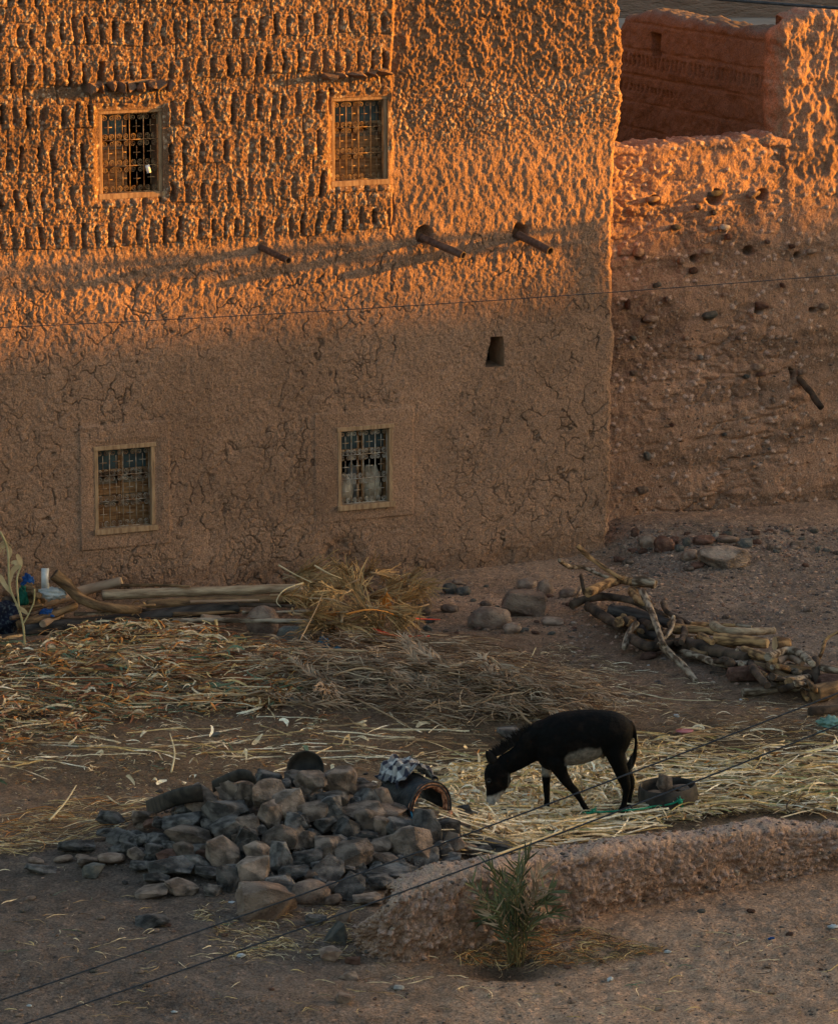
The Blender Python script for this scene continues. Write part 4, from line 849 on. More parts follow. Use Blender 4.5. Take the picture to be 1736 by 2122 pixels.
st(z1, K2, 1125, 483, 150, 60, 'P', 'c', 'low pink boulder under the thin grey pole'); st(z1, K2, 1290, 583, 100, 50, 'P', 'c', 'pinkish cobble in the litter below the logs'); st(z1, K2, 1245, 1070, 66, 26, 'G', 'c', 'small flat grey stone on the yard left of centre')
for a in ((640, 102, 92, 80, 'P', 'c', 'round brown boulder at the foot of the ruined wall'), (730, 118, 110, 95, 'R', 'c', 'long reddish boulder lying at the foot of the ruined wall'), (562, 52, 44, 60, 'R', 'c', 'narrow red cobble in the corner between house and ruined wall'), (960, 92, 112, 60, 'R', 'c', 'deep red smooth boulder behind the big grey boulder'),
          (1085, 85, 150, 44, 'P', 'c', 'long flat pinkish stone behind the big grey boulder'), (880, 180, 92, 70, 'P', 'c', 'brown cobble left of the big grey boulder'), (918, 238, 72, 40, 'R', 'c', 'flat cobble at the left foot of the big grey boulder'), (1078, 192, 285, 150, 'B', 'b', 'big grey brown boulder near the foot of the ruined wall'),
          (1022, 72, 42, 60, 'W', 'a', 'whitish pointed stone standing on the red boulder'), (1200, 107, 82, 60, 'G', 'a', 'grey stone right of the big grey boulder'), (550, 152, 52, 32, 'R', 'a', 'small dark red chip on the debris slope'), (820, 138, 52, 46, 'G', 'c', 'bluish cobble in the stone heap by the ruined wall'),
          (860, 105, 46, 60, 'G', 'c', 'upright grey cobble in the stone heap by the ruined wall'), (785, 95, 60, 50, 'R', 'c', 'brown cobble in the stone heap by the ruined wall'), (700, 145, 50, 40, 'R', 'c', 'small red cobble right of the round brown boulder'), (1345, 132, 42, 40, 'P', 'c', 'pale cobble near the foot of the ruined wall at right'), (1625, 145, 40, 44, 'G', 'a', 'grey green stone near the right end of the ruined wall'),
          (175, 397, 92, 60, 'P', 'c', 'brown cobble under the left end of the firewood'), (85, 562, 120, 60, 'P', 'c', 'flat brown stone in the path below the wall cobbles'), (640, 762, 92, 50, 'R', 'c', 'red brown stone under the firewood heap'), (1090, 532, 42, 30, 'P', 'c', 'pale chip on the slope above the firewood'), (1548, 235, 36, 26, 'R', 'c', 'single red cobble on the upper right slope'), (210, 797, 46, 26, 'P', 'c', 'small pale cobble left of the firewood'), (420, 580, 60, 40, 'P', 'a', 'small tan block beneath the firewood'), (1560, 495, 44, 26, 'P', 'c', 'small pink chip right of the firewood slope')):
    st(z3, K3, *a[:6], a[6])
# loose cobbles of the debris slopes, two or three sizes
for i in range(46):
    u = R.uniform(1275, 1740); v = 1100 + abs(R.gauss(0, 34)) - (u - 1404) * .04; s = R.uniform(7, 22)
    t = R.choice('PRGB'); o = stone(u, v, s, s * .65, t, 'c', fn=base_z); tag(o, '%s cobble among the loose stones at the foot of the ruined wall' % TN[t], 'stone', 'loose cobbles below the ruined wall')
for i in range(34):
    u = R.uniform(760, 1190); v = R.uniform(1215, 1330); s = R.uniform(7, 18); t = R.choice('PPRG')
    o = stone(u, v, s, s * .6, t, 'c', fn=heap_z); tag(o, '%s pebble on the bare strip between the palm litter and the firewood' % TN[t], 'stone', 'pebbles on the bare strip by the house')
for i in range(40):
    u = R.uniform(10, 1730); v = R.uniform(1880, 2115)
    if 730 < u < 1740 and v < 2000 - (u - 740) * .19 + 12: continue
    s = R.uniform(6, 17); t = R.choice('PPGR'); o = stone(u, v, s, s * .6, t, 'c', fn=base_z); tag(o, '%s pebble lying on the bare track in the foreground' % TN[t], 'stone', 'pebbles on the foreground track')
for i, (x, y, w, h, t) in enumerate([(1560, 640, 130, 100, 'B'), (1620, 690, 130, 90, 'D'), (1700, 660, 150, 90, 'D'), (1760, 700, 140, 80, 'D'), (1600, 770, 120, 90, 'B'), (1680, 800, 150, 80, 'D'), (1770, 780, 170, 80, 'D'), (1480, 850, 130, 90, 'D'), (1840, 745, 120, 70, 'D'), (1540, 560, 100, 70, 'B'), (1600, 520, 80, 60, 'D'), (1480, 470, 90, 60, 'D')]):
    u, v = z5(x, y); stone(u, v, w / K4, h / K4, t, 'a', lab='%s angular stone %s' % (TN[t], ['right of the saddle side pad', 'just right of the saddle foot', 'on the straw right of the saddle', 'farthest right along the pile foot, upper', 'below the saddle pad at the right foot', 'low at the right foot near the bank', 'at the right foot touching the straw', 'at the left tip of the earth bank top', 'farthest right along the pile foot, lower', 'tucked beside the saddle rim', 'small, behind the saddle rim', 'small, above the saddle pad'][i]), group=PG)
# gravel: far too many to count
def gravel(name, n, box, smin, smax, label, tone=1.0, fn=heap_z, pal=None, dens=None):
    u = rng.uniform(box[0], box[2], n); v = rng.uniform(box[1], box[3], n)
    if dens is not None: k = rng.random(n) < dens(u, v); u, v = u[k], v[k]
    n = len(u); x, y, z = hit_many(u, v, fn)
    ico = bmesh.new(); bmesh.ops.create_icosphere(ico, subdivisions=1, radius=.5); B = np.array([v_.co[:] for v_ in ico.verts]); F = np.array([[q.index for q in f.verts] for f in ico.faces]); ico.free()
    s = smin * (smax / smin) ** (rng.random(n) ** 2); sc = s[:, None] * rng.uniform(.6, 1.2, (n, 3)) * np.array([1.1, 1, .6])
    th = rng.uniform(0, 6.28, n); P = B[None] * sc[:, None, :] * rng.uniform(.8, 1.2, (n, len(B), 1)); c, s_ = np.cos(th)[:, None], np.sin(th)[:, None]
    V = np.stack([P[..., 0] * c - P[..., 1] * s_ + x[:, None], P[..., 0] * s_ + P[..., 1] * c + y[:, None], P[..., 2] + z[:, None] + sc[:, 2:3] * .15], -1)
    FF = (F[None] + (np.arange(n) * len(B))[:, None, None]).reshape(-1, 3)
    pal = np.array(pal or [(.26, .16, .115), (.34, .22, .16), (.15, .12, .105), (.22, .13, .09), (.34, .25, .19), (.10, .08, .07)]); col = pal[rng.integers(0, len(pal), n)] * rng.uniform(.7, 1.2, (n, 1)) * tone
    me = np_mesh(name, V, FF, M['mud'], False, np.repeat(col[:, None, :], len(B), 1)); o = link(name, me); tag(o, label, kind='stuff', cat='gravel'); return o
gravel('gravel', 8500, (1180, 1085, 1760, 1420), .014, .075, 'loose gravel on the slope below the ruined wall', dens=lambda u, v: ss(1440, 1150, v) * .9 + .1, tone=1.25)
gravel('stone_chips', 1500, (230, 1600, 940, 1850), .03, .10, 'small stone chips and rubble filling the gaps of the pile', tone=1.0, pal=[(.08, .07, .062), (.05, .043, .04), (.12, .095, .08), (.18, .13, .10)], dens=lambda u, v: np.exp(-((u - 590) / 300) ** 4 - ((v - 1735) / 95) ** 4))  # chips coloured dark so the shaded gaps between stones stay black
gravel('gravel', 2600, (700, 1200, 1250, 1420), .012, .04, 'fine gravel on the bare ground in front of the house')
gravel('gravel', 7500, (-20, 1560, 1760, 2140), .010, .042, 'fine gravel scattered over the foreground soil', fn=base_z, tone=1.05, dens=lambda u, v: .35 + .65 * ss(1780, 1950, v))
# ------------------------------------------------------------------ straw and leaf litter
def ribbons(name, u, v, ln, wd, head, col, label, lift=.02, stack=.05, curv=.5, roll=1.0, K=6, fn=heap_z, leafy=True, cat='straw', w2=None):
    n = len(u); x, y, z0 = hit_many(u, v, fn)
    ln = np.broadcast_to(ln, n); wd = np.broadcast_to(wd, n)
    t = np.linspace(0, 1, K); th = head[:, None] + rng.normal(0, curv, (n, 1)) * (t[None] - .5) * 2 + rng.normal(0, curv * .35, (n, K)).cumsum(1) * .5
    st_ = (ln / (K - 1))[:, None]; px = np.cumsum(np.cos(th) * st_, 1); py = np.cumsum(np.sin(th) * st_, 1); px = x[:, None] + px - px.mean(1, keepdims=True); py = y[:, None] + py - py.mean(1, keepdims=True)
    z = fn(px, py); tilt = rng.normal(0, 1, (n, 1)) * (t[None] - .5) * lift * 1.6
    z = z + rng.random((n, 1)) * stack + np.abs(rng.normal(0, lift, (n, 1))) * np.sin(np.pi * t)[None] + np.maximum(tilt, -.005) + .004
    rl = rng.normal(0, roll, (n, 1)) + rng.normal(0, .35, (n, K)).cumsum(1); w = (wd[:, None] * ((.35 + .65 * np.sin(np.pi * np.clip(t * .95 + .02, 0, 1)) ** .7) if leafy else 1)) * .5
    hx, hy, hz = -np.sin(th) * np.cos(rl), np.cos(th) * np.cos(rl), np.sin(rl)
    A = np.stack([px + hx * w, py + hy * w, z + hz * w], -1); B = np.stack([px - hx * w, py - hy * w, z - hz * w], -1)
    V = np.stack([A, B], 2).reshape(n, K * 2, 3); f = np.array([[2 * i, 2 * i + 1, 2 * i + 3, 2 * i + 2] for i in range(K - 1)])
    F = (f[None] + (np.arange(n) * K * 2)[:, None, None]).reshape(-1, 4)
    me = np_mesh(name, V, F, M['straw'], True, np.repeat(col[:, None, :], K * 2, 1)); o = link(name, me); tag(o, label, kind='stuff', cat=cat); return o
def pick(pal, wts, n, jit=.2):
    pal = np.array(pal); wts = np.array(wts, float); c = pal[rng.choice(len(pal), n, p=wts / wts.sum())]; return c * rng.uniform(1 - jit, 1 + jit, (n, 1))
def inpoly(u, v, poly):
    ins = np.zeros(len(u), bool); j = len(poly) - 1
    for i in range(len(poly)):
        xi, yi = poly[i]; xj, yj = poly[j]; c = ((yi > v) != (yj > v)) & (u < (xj - xi) * (v - yi) / (yj - yi + 1e-9) + xi); ins ^= c; j = i
    return ins
def spread(n, poly, dens=None):
    P = np.array(poly); lo = P.min(0); hi = P.max(0); U = []; Vv = []; got = 0
    while got < n:
        u = rng.uniform(lo[0], hi[0], n); v = rng.uniform(lo[1], hi[1], n); k = inpoly(u, v, poly)
        if dens is not None: k &= rng.random(n) < dens(u, v)
        U.append(u[k]); Vv.append(v[k]); got += k.sum()
    return np.concatenate(U)[:n], np.concatenate(Vv)[:n]
def heads(n, main=0.0, spread_=.5, iso=.3):
    h = rng.normal(main, spread_, n); k = rng.random(n) < iso; h[k] = rng.uniform(0, 6.28, k.sum()); return h
TAN, PALE, ORG, RED, GRN, BRN, YEL, WHT = (.36, .235, .125), (.78, .61, .38), (.56, .23, .06), (.34, .13, .06), (.13, .18, .11), (.10, .06, .035), (.66, .46, .20), (.95, .82, .60)
hoofs = [(1118, 1694), (1214, 1697), (1276, 1703), (1296, 1697)]
def clear(u, v): return 1 - .92 * np.clip(sum(np.exp(-(((u - a) / 24) ** 2 + ((v - b - 6) / 16) ** 2)) for a, b in hoofs), 0, 1)
patchy = lambda s, lo, hi: (lambda u, v: ss(lo, hi, fbm(u * .012 * s, v * .03 * s, 3, 500)) * .9 + .1)
# leaf litter heap, left
P1 = [(-170, 1345), (60, 1345), (150, 1325), (230, 1300), (330, 1285), (420, 1300), (490, 1335), (640, 1375), (640, 1440), (560, 1480), (420, 1495), (260, 1500), (120, 1545), (-170, 1570)]
n = 5600; u, v = spread(n, P1, lambda u, v: (.08 + .92 * ss(-.3, .25, fbm(u * .014, v * .035, 3, 511))) * (1 - .6 * ss(1410, 1500, v))); ribbons('leaf_litter', u, v, rng.uniform(.08, .46, n), rng.uniform(.010, .036, n), heads(n, 0, .7, .6), pick([TAN, PALE, ORG, RED, GRN, BRN, YEL, WHT], [20, 14, 14, 12, 12, 26, 10, 3], n), 'heap of dry maize leaves and stalks, tan, orange and dull green, below the logs', lift=.035, stack=.13, curv=.6, roll=1.2, cat='leaf litter')
n = 520; u, v = spread(n, P1, lambda u, v: 1 - .5 * ss(1420, 1500, v)); ribbons('straw_stalks', u, v, rng.uniform(.4, 1.3, n), rng.uniform(.006, .013, n), heads(n, -.1, .35, .15), pick([TAN, PALE, YEL, GRN, RED], [6, 6, 3, 2, 3], n), 'long thin stalks lying across the leaf heap', lift=.03, stack=.16, curv=.3, roll=.8, K=9, leafy=False)
n = 330; u, v = spread(n, [(200, 1300), (300, 1285), (430, 1290), (480, 1320), (300, 1350), (120, 1350)]); ribbons('leaf_litter', u, v, rng.uniform(.15, .4, n), rng.uniform(.012, .035, n), heads(n, 0, .8, .6), pick([TAN, PALE, ORG, GRN, YEL], [6, 4, 4, 2, 4], n), 'curled tan and orange maize leaves on the crest of the leaf heap', lift=.07, stack=.09, curv=1.1, roll=1.3, K=8, cat='leaf litter')
# reddish stalk bundle
n = 900; u, v = spread(n, [(330, 1385), (640, 1372), (700, 1400), (690, 1450), (520, 1440), (330, 1415)]); ribbons('reddish_stalks', u, v, rng.uniform(.2, .7, n), rng.uniform(.006, .016, n), heads(n, 0, .25, .1), pick([RED, ORG, PALE, BRN, TAN], [9, 4, 3, 5, 3], n), 'reddish brown stalks lying flat between the leaf heap and the grey fronds', lift=.03, stack=.1, curv=.3)
n = 7000; u, v = spread(n, P1, lambda u, v: 1 - .5 * ss(1450, 1540, v)); ribbons('chaff', u, v, rng.uniform(.03, .13, n), rng.uniform(.005, .014, n), heads(n, 0, .8, .7), pick([TAN, PALE, ORG, RED, GRN, BRN, YEL], [14, 7, 7, 8, 6, 18, 6], n), 'broken bits of maize leaf trodden between the stalks of the leaf heap', lift=.015, stack=.10, curv=.5, K=4, cat='chaff')
n = 3200; u, v = spread(n, [(540, 1360), (700, 1335), (1000, 1350), (1150, 1400), (1280, 1450), (1200, 1490), (900, 1510), (700, 1470), (540, 1420)]); ribbons('dry_twigs', u, v, rng.uniform(.12, .6, n), rng.uniform(.006, .016, n), heads(n, -.35, .5, .25), pick([BRN, (.26, .165, .095), (.38, .27, .17), (.16, .095, .06), (.48, .36, .24)], [6, 9, 7, 6, 4], n), 'dark brown twigs and palm fibre tangled through the frond heap', lift=.04, stack=.20, curv=.3, K=5)
# thinner litter fringe over the yard
n = 1400; u, v = spread(n, [(-170, 1490), (640, 1450), (900, 1480), (1000, 1520), (1000, 1600), (500, 1600), (-170, 1600)], patchy(1, -.05, .45)); ribbons('straw_litter', u, v, rng.uniform(.05, .25, n), rng.uniform(.004, .014, n), heads(n, 0, .5, .5), pick([TAN, PALE, ORG, RED, GRN, BRN, WHT], [8, 7, 3, 3, 3, 6, 3], n), 'thin scatter of straw and leaves across the middle of the yard', lift=.015, stack=.01, curv=.8)
n = 105; u, v = spread(n, [(-170, 1510), (560, 1490), (950, 1500), (980, 1600), (560, 1590), (380, 1600), (-170, 1610)]); ribbons('pale_stalks', u, v, rng.uniform(.35, 1.3, n), rng.uniform(.010, .020, n), heads(n, .05, .45, .25), pick([PALE, WHT, YEL, TAN], [6, 4, 4, 4], n), 'long pale maize stalks strewn over the middle of the yard', lift=.02, stack=.01, curv=.15, K=10, leafy=False)
n = 40; u, v = spread(n, [(0, 1500), (980, 1480), (1000, 1640), (0, 1640)]); ribbons('maize_husks', u, v, rng.uniform(.10, .2, n), rng.uniform(.03, .06, n), heads(n, 0, 1, 1), pick([PALE, WHT, GRN], [5, 6, 1], n), 'cream maize husks dropped about the yard', lift=.05, stack=.02, curv=.8, cat='husks')
# straw bed around the donkey
P4 = [(860, 1640), (930, 1600), (1010, 1570), (1150, 1555), (1300, 1535), (1500, 1510), (1760, 1530), (1760, 1690), (1560, 1690), (1350, 1710), (1150, 1755), (1040, 1770), (960, 1745), (900, 1700)]
n = 3400; u, v = spread(n, P4, lambda u, v: clear(u, v) * (.12 + .88 * ss(1535, 1600, v + (u - 1300) * -.02)) * (.12 + .88 * ss(-.25, .3, fbm(u * .014, v * .035, 3, 512)))); ribbons('straw_bedding', u, v, rng.uniform(.08, .45, n), rng.uniform(.009, .030, n), heads(n, 0, .7, .45), pick([YEL, PALE, WHT, TAN, ORG, (.35, .33, .13), BRN], [14, 22, 10, 16, 3, 10, 12], n), 'thick bed of pale yellow straw under and behind the donkey', lift=.03, stack=.07, curv=.6, roll=1.1)
n = 5500; u, v = spread(n, P4, lambda u, v: clear(u, v) * (.25 + .75 * ss(1535, 1590, v))); ribbons('chaff', u, v, rng.uniform(.03, .12, n), rng.uniform(.004, .012, n), heads(n, 0, .7, .6), pick([TAN, PALE, YEL, BRN, (.26, .24, .11)], [14, 6, 6, 24, 8], n), 'short broken straw and dust in the bedding around the donkey', lift=.012, stack=.05, curv=.3, K=4, cat='chaff')
n = 900; u, v = spread(n, P4, lambda u, v: clear(u, v) * (.2 + .8 * ss(1540, 1600, v))); ribbons('straw_stalks', u, v, rng.uniform(.35, 1.2, n), rng.uniform(.010, .020, n), heads(n, .12, .5, .15), pick([YEL, PALE, WHT, TAN, (.48, .42, .2)], [6, 9, 5, 4, 3], n), 'long straight straw stalks in the bedding around the donkey', lift=.03, stack=.10, curv=.25, roll=.8, K=9, leafy=False)
n = 2000; u, v = spread(n, [(930, 1610), (1100, 1590), (1340, 1560), (1330, 1640), (1180, 1740), (1030, 1760), (940, 1730)], clear); ribbons('maize_leaves', u, v, rng.uniform(.10, .32, n), rng.uniform(.014, .036, n), heads(n, 0, .9, .7), pick([PALE, WHT, YEL, TAN], [8, 7, 4, 4], n), 'broad pale maize leaves tangled below and in front of the donkey', lift=.06, stack=.06, curv=.6, roll=1.2, cat='leaf litter')
n = 160; u, v = spread(n, [(960, 1690), (1330, 1690), (1330, 1735), (1140, 1765), (1000, 1790), (955, 1750)]); ribbons('pale_stalks', u, v, rng.uniform(.5, 1.2, n), rng.uniform(.012, .020, n), heads(n, .45, .25, .05), pick([PALE, WHT, YEL], [5, 5, 3], n), 'sheaf of long cream stalks lying along the back of the earth bank', lift=.03, stack=.12, curv=.15, K=8, leafy=False)
# chaff
n = 6000; u, v = spread(n, [(0, 1490), (1740, 1440), (1740, 1700), (1100, 1760), (900, 1640), (300, 1650), (100, 1760), (0, 1760)], patchy(1.4, -.15, .4)); ribbons('chaff', u, v, rng.uniform(.02, .09, n), rng.uniform(.003, .008, n), heads(n, 0, .6, .6), pick([TAN, PALE, BRN, YEL, ORG], [8, 4, 6, 3, 3], n), 'fine chaff trodden into the soil of the yard', lift=.006, stack=.004, curv=.4, K=3, cat='chaff')
n = 2600; u, v = spread(n, [(1150, 1330), (1300, 1380), (1740, 1480), (1740, 1560), (1340, 1520), (1000, 1490), (1000, 1400)], patchy(1.3, -.4, .4)); ribbons('straw_litter', u, v, rng.uniform(.04, .3, n), rng.uniform(.003, .009, n), heads(n, 0, .5, .5), pick([TAN, BRN, PALE, (.3, .22, .15), WHT], [7, 9, 4, 6, 1], n), 'brown twigs and straw bits on the ground in front of the firewood', lift=.012, stack=.01, curv=.5)
n = 900; u, v = spread(n, [(-140, 1730), (190, 1655), (330, 1660), (280, 1700), (210, 1740), (60, 1770), (-140, 1790)]); ribbons('straw_litter', u, v, rng.uniform(.05, .5, n), rng.uniform(.004, .010, n), heads(n, .25, .4, .3), pick([TAN, YEL, ORG, BRN, PALE], [8, 5, 4, 4, 3], n), 'brown straw wisp at the left foot of the rubble pile', lift=.02, stack=.03, curv=.4)
n = 1300; u, v = spread(n, [(460, 1850), (560, 1870), (700, 1850), (760, 1880), (720, 1920), (740, 1990), (470, 1990), (400, 1900)], patchy(2, -.2, .5)); ribbons('straw_litter', u, v, rng.uniform(.03, .22, n), rng.uniform(.003, .009, n), heads(n, .1, .6, .5), pick([TAN, YEL, PALE, BRN, GRN], [6, 5, 4, 5, 1], n), 'straw scraps around the largest pink boulder and the foreground', lift=.012, stack=.01, curv=.5, fn=base_z)
n = 420; u, v = spread(n, [(0, 1780), (700, 1850), (740, 2000), (1736, 1900), (1736, 2110), (0, 2110)]); ribbons('straw_litter', u, v, rng.uniform(.04, .3, n), rng.uniform(.004, .012, n), heads(n, 0, .6, .5), pick([TAN, YEL, PALE, BRN, GRN], [6, 4, 5, 5, 1], n), 'odd straws on the bare soil of the foreground', lift=.012, stack=.004, curv=.5, fn=base_z)
n = 1400; u, v = spread(n, [(920, 1960), (1100, 1930), (1200, 1930), (1380, 1975), (1250, 2000), (1100, 2010), (960, 2000)], patchy(2, -.6, .2)); ribbons('dry_grass', u, v, rng.uniform(.05, .3, n), rng.uniform(.003, .009, n), heads(n, -.1, .6, .5), pick([TAN, ORG, BRN, YEL, (.12, .12, .05)], [6, 4, 7, 3, 3], n), 'brown dry grass around the foot of the small green palm', lift=.02, stack=.03, curv=.6, fn=base_z, cat='dry grass')
n = 700; u, v = spread(n, [(640, 1860), (760, 1850), (1000, 1790), (990, 1760), (1050, 1760), (780, 1880), (640, 1920)]); 
# ------------------------------------------------------------------ dry palm fronds
M['dry'] = mat_noise('dry_frond', (.13, .085, .05), (.44, .31, .20), 3, rough=.8, bsc=None, rand=.3); M['rachis'] = mat_noise('frond_stem', (.28, .17, .09), (.42, .29, .17), 4, rough=.7, bsc=((30, 1),), rand=.25)
M['wiry'] = mat_noise('golden_wiry_stalk', (.24, .13, .05), (.50, .33, .15), 3, rough=.8, bsc=None, rand=.3); M['orange'] = mat_noise('orange_stalk', (.62, .20, .03), (.70, .32, .08), 5, rough=.6, bsc=None)
M['pgreen'] = mat_noise('palm_green', (.035, .048, .02), (.135, .15, .07), 3, rough=.55, spec=.35, bsc=None, rand=.3); M['pstem'] = mat_noise('palm_stem', (.09, .07, .03), (.18, .13, .05), 5, rough=.7, bsc=None)
def frond_meshes(seed, L, nl, ll, lw, ang, bend, spread_z, thick=.012, droop=.25):
    r = random.Random(seed); m = 12; pts = []; th = 0; p = Vector((-L / 2, 0, 0))
    for i in range(m): pts.append(p.copy()); th += bend / m * (1 + r.uniform(-.3, .3)); p += Vector((math.cos(th), math.sin(th), r.uniform(-.04, .05) + .3 * math.sin(i / m * 3.1) * .15)) * L / m
    a = MB(); a.tube(pts, [thick * (1 - .75 * i / (m - 1)) for i in range(m)], 6); b = MB()
    for i in range(nl):
        t = .12 + .86 * i / nl; k = min(int(t * (m - 1)), m - 2); f = t * (m - 1) - k; q = pts[k].lerp(pts[k + 1], f); d = (pts[k + 1] - pts[k]).normalized()
        for sgn in (-1, 1):
            if r.random() < .12: continue
            side = Vector((-d.y, d.x, 0)) * sgn; an = ang * r.uniform(.6, 1.3); dirv = (d * math.cos(an) + side * math.sin(an) + Vector((0, 0, r.uniform(-.3, 1) * spread_z))).normalized(); l = ll * r.uniform(.6, 1.1) * (1 - .5 * max(0, t - .6) / .4)
            c1 = q + dirv * l * .5 + Vector((r.uniform(-.02, .02), r.uniform(-.02, .02), .01)); c2 = q + dirv * l + Vector((r.uniform(-.04, .04), r.uniform(-.04, .04), -l * droop * r.random()))
            b.strip([q, c1, c2], [lw * .8, lw, lw * .15], (r.uniform(-.8, .8), r.uniform(-.8, .8), 1))
    return a.mesh('stem', M['rachis'], True), b.mesh('leaflets', M['dry'], True)
FR = [frond_meshes(i, 1.35, 38, .36, .008, .34, R.uniform(-.9, .9), .25) for i in range(6)]
def place_frond(FM, loc, rz, tilt, sc, label, group, cat='palm frond', name='palm_frond', mats=None, roll=0):
    e = empty(name, loc); e.rotation_euler = (roll, tilt, rz); e.scale = (sc, sc, sc); tag(e, label, cat, group)
    for nm, me in zip(('stem', 'leaflets'), FM): link(nm, me, e)
    return e
def slope_at(p, rz):
    d = .25; z0 = float(heap_z(p.x, p.y)); z1 = float(heap_z(p.x + math.cos(rz) * d, p.y + math.sin(rz) * d)); return -math.atan2(z1 - z0, d)
for i in range(58):
    if i < 38: u = R.gauss(790, 125); v = R.gauss(1420, 30); rz = R.gauss(-.35, .35)
    else: u = R.gauss(1090, 90); v = R.gauss(1450, 20) ; rz = R.gauss(-.5, .35)
    v = min(max(v, 1350), 1490); u = min(max(u, 560), 1250)
    p = hit(u, v); p.z += R.uniform(.01, .22 if i < 38 else .12); rz += math.pi * (R.random() < .5)
    place_frond(FR[i % 6], p, rz, slope_at(p, rz), R.uniform(.75, 1.25), 'grey brown dry palm frond %s' % ('at the far left end of the flat heap' if u < 650 else 'in the right tail of the frond heap' if i >= 38 else 'at the back of the flat heap' if v < 1400 else 'at the front of the flat heap' if v > 1440 else 'in the middle of the flat heap'), 'dry fronds in the flat heap', roll=R.uniform(-.3, .3))
# golden wiry stalks on the logs
def broom_meshes(seed, L, nb, sp, br=14, col='wiry', rad_=.0060):
    r = random.Random(seed); a = MB(); a.tube([(-L * .5, 0, 0), (-L * .2, r.uniform(-.02, .02), .02), (0, 0, .015)], [.014, .010, .006], 6); b = MB()
    for i in range(nb):
        az = r.uniform(-sp, sp); el = r.uniform(-.25, .75) * sp; d = Vector((math.cos(az) * math.cos(el), math.sin(az) * math.cos(el), math.sin(el))); s0 = Vector((r.uniform(-L * .35, .02), 0, .015)); l = L * r.uniform(.35, .75)
        pts = [s0]; q = s0.copy(); dd = d.copy()
        for k in range(5): dd = (dd + Vector((r.uniform(-.22, .22), r.uniform(-.22, .22), r.uniform(-.25, .12)))).normalized(); q = q + dd * l / 5; pts.append(q.copy())
        b.strip(pts, [rad_ * 1.3, rad_ * 1.2, rad_ * 1.1, rad_, rad_ * .8, rad_ * .5], (r.uniform(-1, 1), r.uniform(-1, 1), 1))
        for k in range(1, 5):
            if r.random() < .55:
                e_ = pts[k] + (dd + Vector((r.uniform(-.8, .8), r.uniform(-.8, .8), r.uniform(-.6, .6)))).normalized() * l * .22; b.strip([pts[k], e_], [rad_ * .9, rad_ * .4], (0, r.uniform(-1, 1), 1))
    return a.mesh('stem', M['rachis'], True), b.mesh('branchlets', M[col], True)
BR = [broom_meshes(50 + i, .60, 46, .70) for i in range(5)]; BO = [broom_meshes(70 + i, .5, 60, .28, col='orange') for i in range(1)]
brooms = [(640, 1215), (680, 1200), (720, 1190), (760, 1195), (800, 1200), (840, 1215), (640, 1250), (690, 1240), (740, 1230), (790, 1240), (840, 1245), (870, 1230), (660, 1280), (710, 1275), (760, 1275), (810, 1275), (850, 1270), (610, 1240), (720, 1300), (780, 1305), (690, 1310), (830, 1300), (740, 1210), (700, 1225), (880, 1215), (800, 1225), (650, 1300), (640, 1190), (770, 1320), (665, 1335)]
for i, (u, v) in enumerate(brooms):
    d = ray(u, v); base = hit(u, min(v + 60, 1340)); # the mass stands about half a metre high against the logs
    y = base.y + R.uniform(-.1, .25); t = y / d.y; p = Vector((d.x * t, y, max(CAM_H + d.z * t, float(heap_z(d.x * t, y)) + .03)))
    rz = R.uniform(-3.14, 3.14) if i % 3 else R.gauss(0, .4); e = place_frond(BR[i % 5], p, rz, R.uniform(-.7, .5), R.uniform(.85, 1.35), 'golden wiry palm stalk %s of the tangled mass on the logs' % (('at the upper ' if v < 1235 else 'at the lower ') + ('left' if u < 700 else 'middle' if u < 790 else 'right')), 'wiry palm stalks on the logs', 'palm stalk', 'palm_stalk'); e.rotation_euler[0] = R.uniform(-.8, .8)
for (u, v, rz, tl, lb) in ((852, 1205, .45, -.75, 'upright fan shaped wiry stalk pointing up against the wall at the right of the mass'), (800, 1245, 1.6, .9, 'bright orange fruit stalk hanging in the middle of the palm mass'), (690, 1275, 2.6, .3, 'orange tinted wiry stalk low at the left of the palm mass')):
    y = hit(u, v + 60).y - .05; d = ray(u, v); t = y / d.y; p = Vector((d.x * t, y, CAM_H + d.z * t)); place_frond(BO[0] if 'orange' in lb else BR[1], p, rz, tl, .9, lb, None, 'palm stalk', 'palm_stalk')
def curve_thing(name, pix, r, mat, label, cat, lift=0., y=None, n=6, group=None, sub=6, fn=heap_z, flat=None, taper=True):
    """a bent stick laid over pixels of the photo; each point = (u, v[, height above the heap])"""
    P = []
    for q in pix:
        h = q[2] if len(q) > 2 else lift
        p = hit(q[0], q[1], fn, h); P.append(p)
    C_ = smooth_path(P, sub); m = len(C_); b = MB(); rr = [r * (1 - (.5 * i / (m - 1) if taper else 0)) for i in range(m)]; o0 = C_[0].copy(); b.tube([p - o0 for p in C_], rr, n)
    o = b.build(name, mat, None, True, o0); tag(o, label, cat, group); return o
def smooth_path(P, sub=6):
    P = [Vector(p) for p in P]; out = []
    for i in range(len(P) - 1):
        a, b, c, d = P[max(i - 1, 0)], P[i], P[i + 1], P[min(i + 2, len(P) - 1)]
        for k in range(sub):
            t = k / sub; out.append(.5 * ((2 * b) + (c - a) * t + (2 * a - 5 * b + 4 * c - d) * t * t + (3 * b - a - 3 * c + d) * t ** 3))
    out.append(P[-1]); return out
M['palestalk'] = mat_noise('pale_stalk', (.52, .40, .22), (.72, .60, .38), 4, rough=.7, bsc=None); M['redstrand'] = mat_noise('red_strand', (.55, .03, .02), (.62, .07, .03), 4, rough=.5, bsc=None)
M['darkred'] = mat_noise('red_brown_stalk', (.20, .07, .035), (.34, .14, .07), 4, rough=.6, bsc=None)
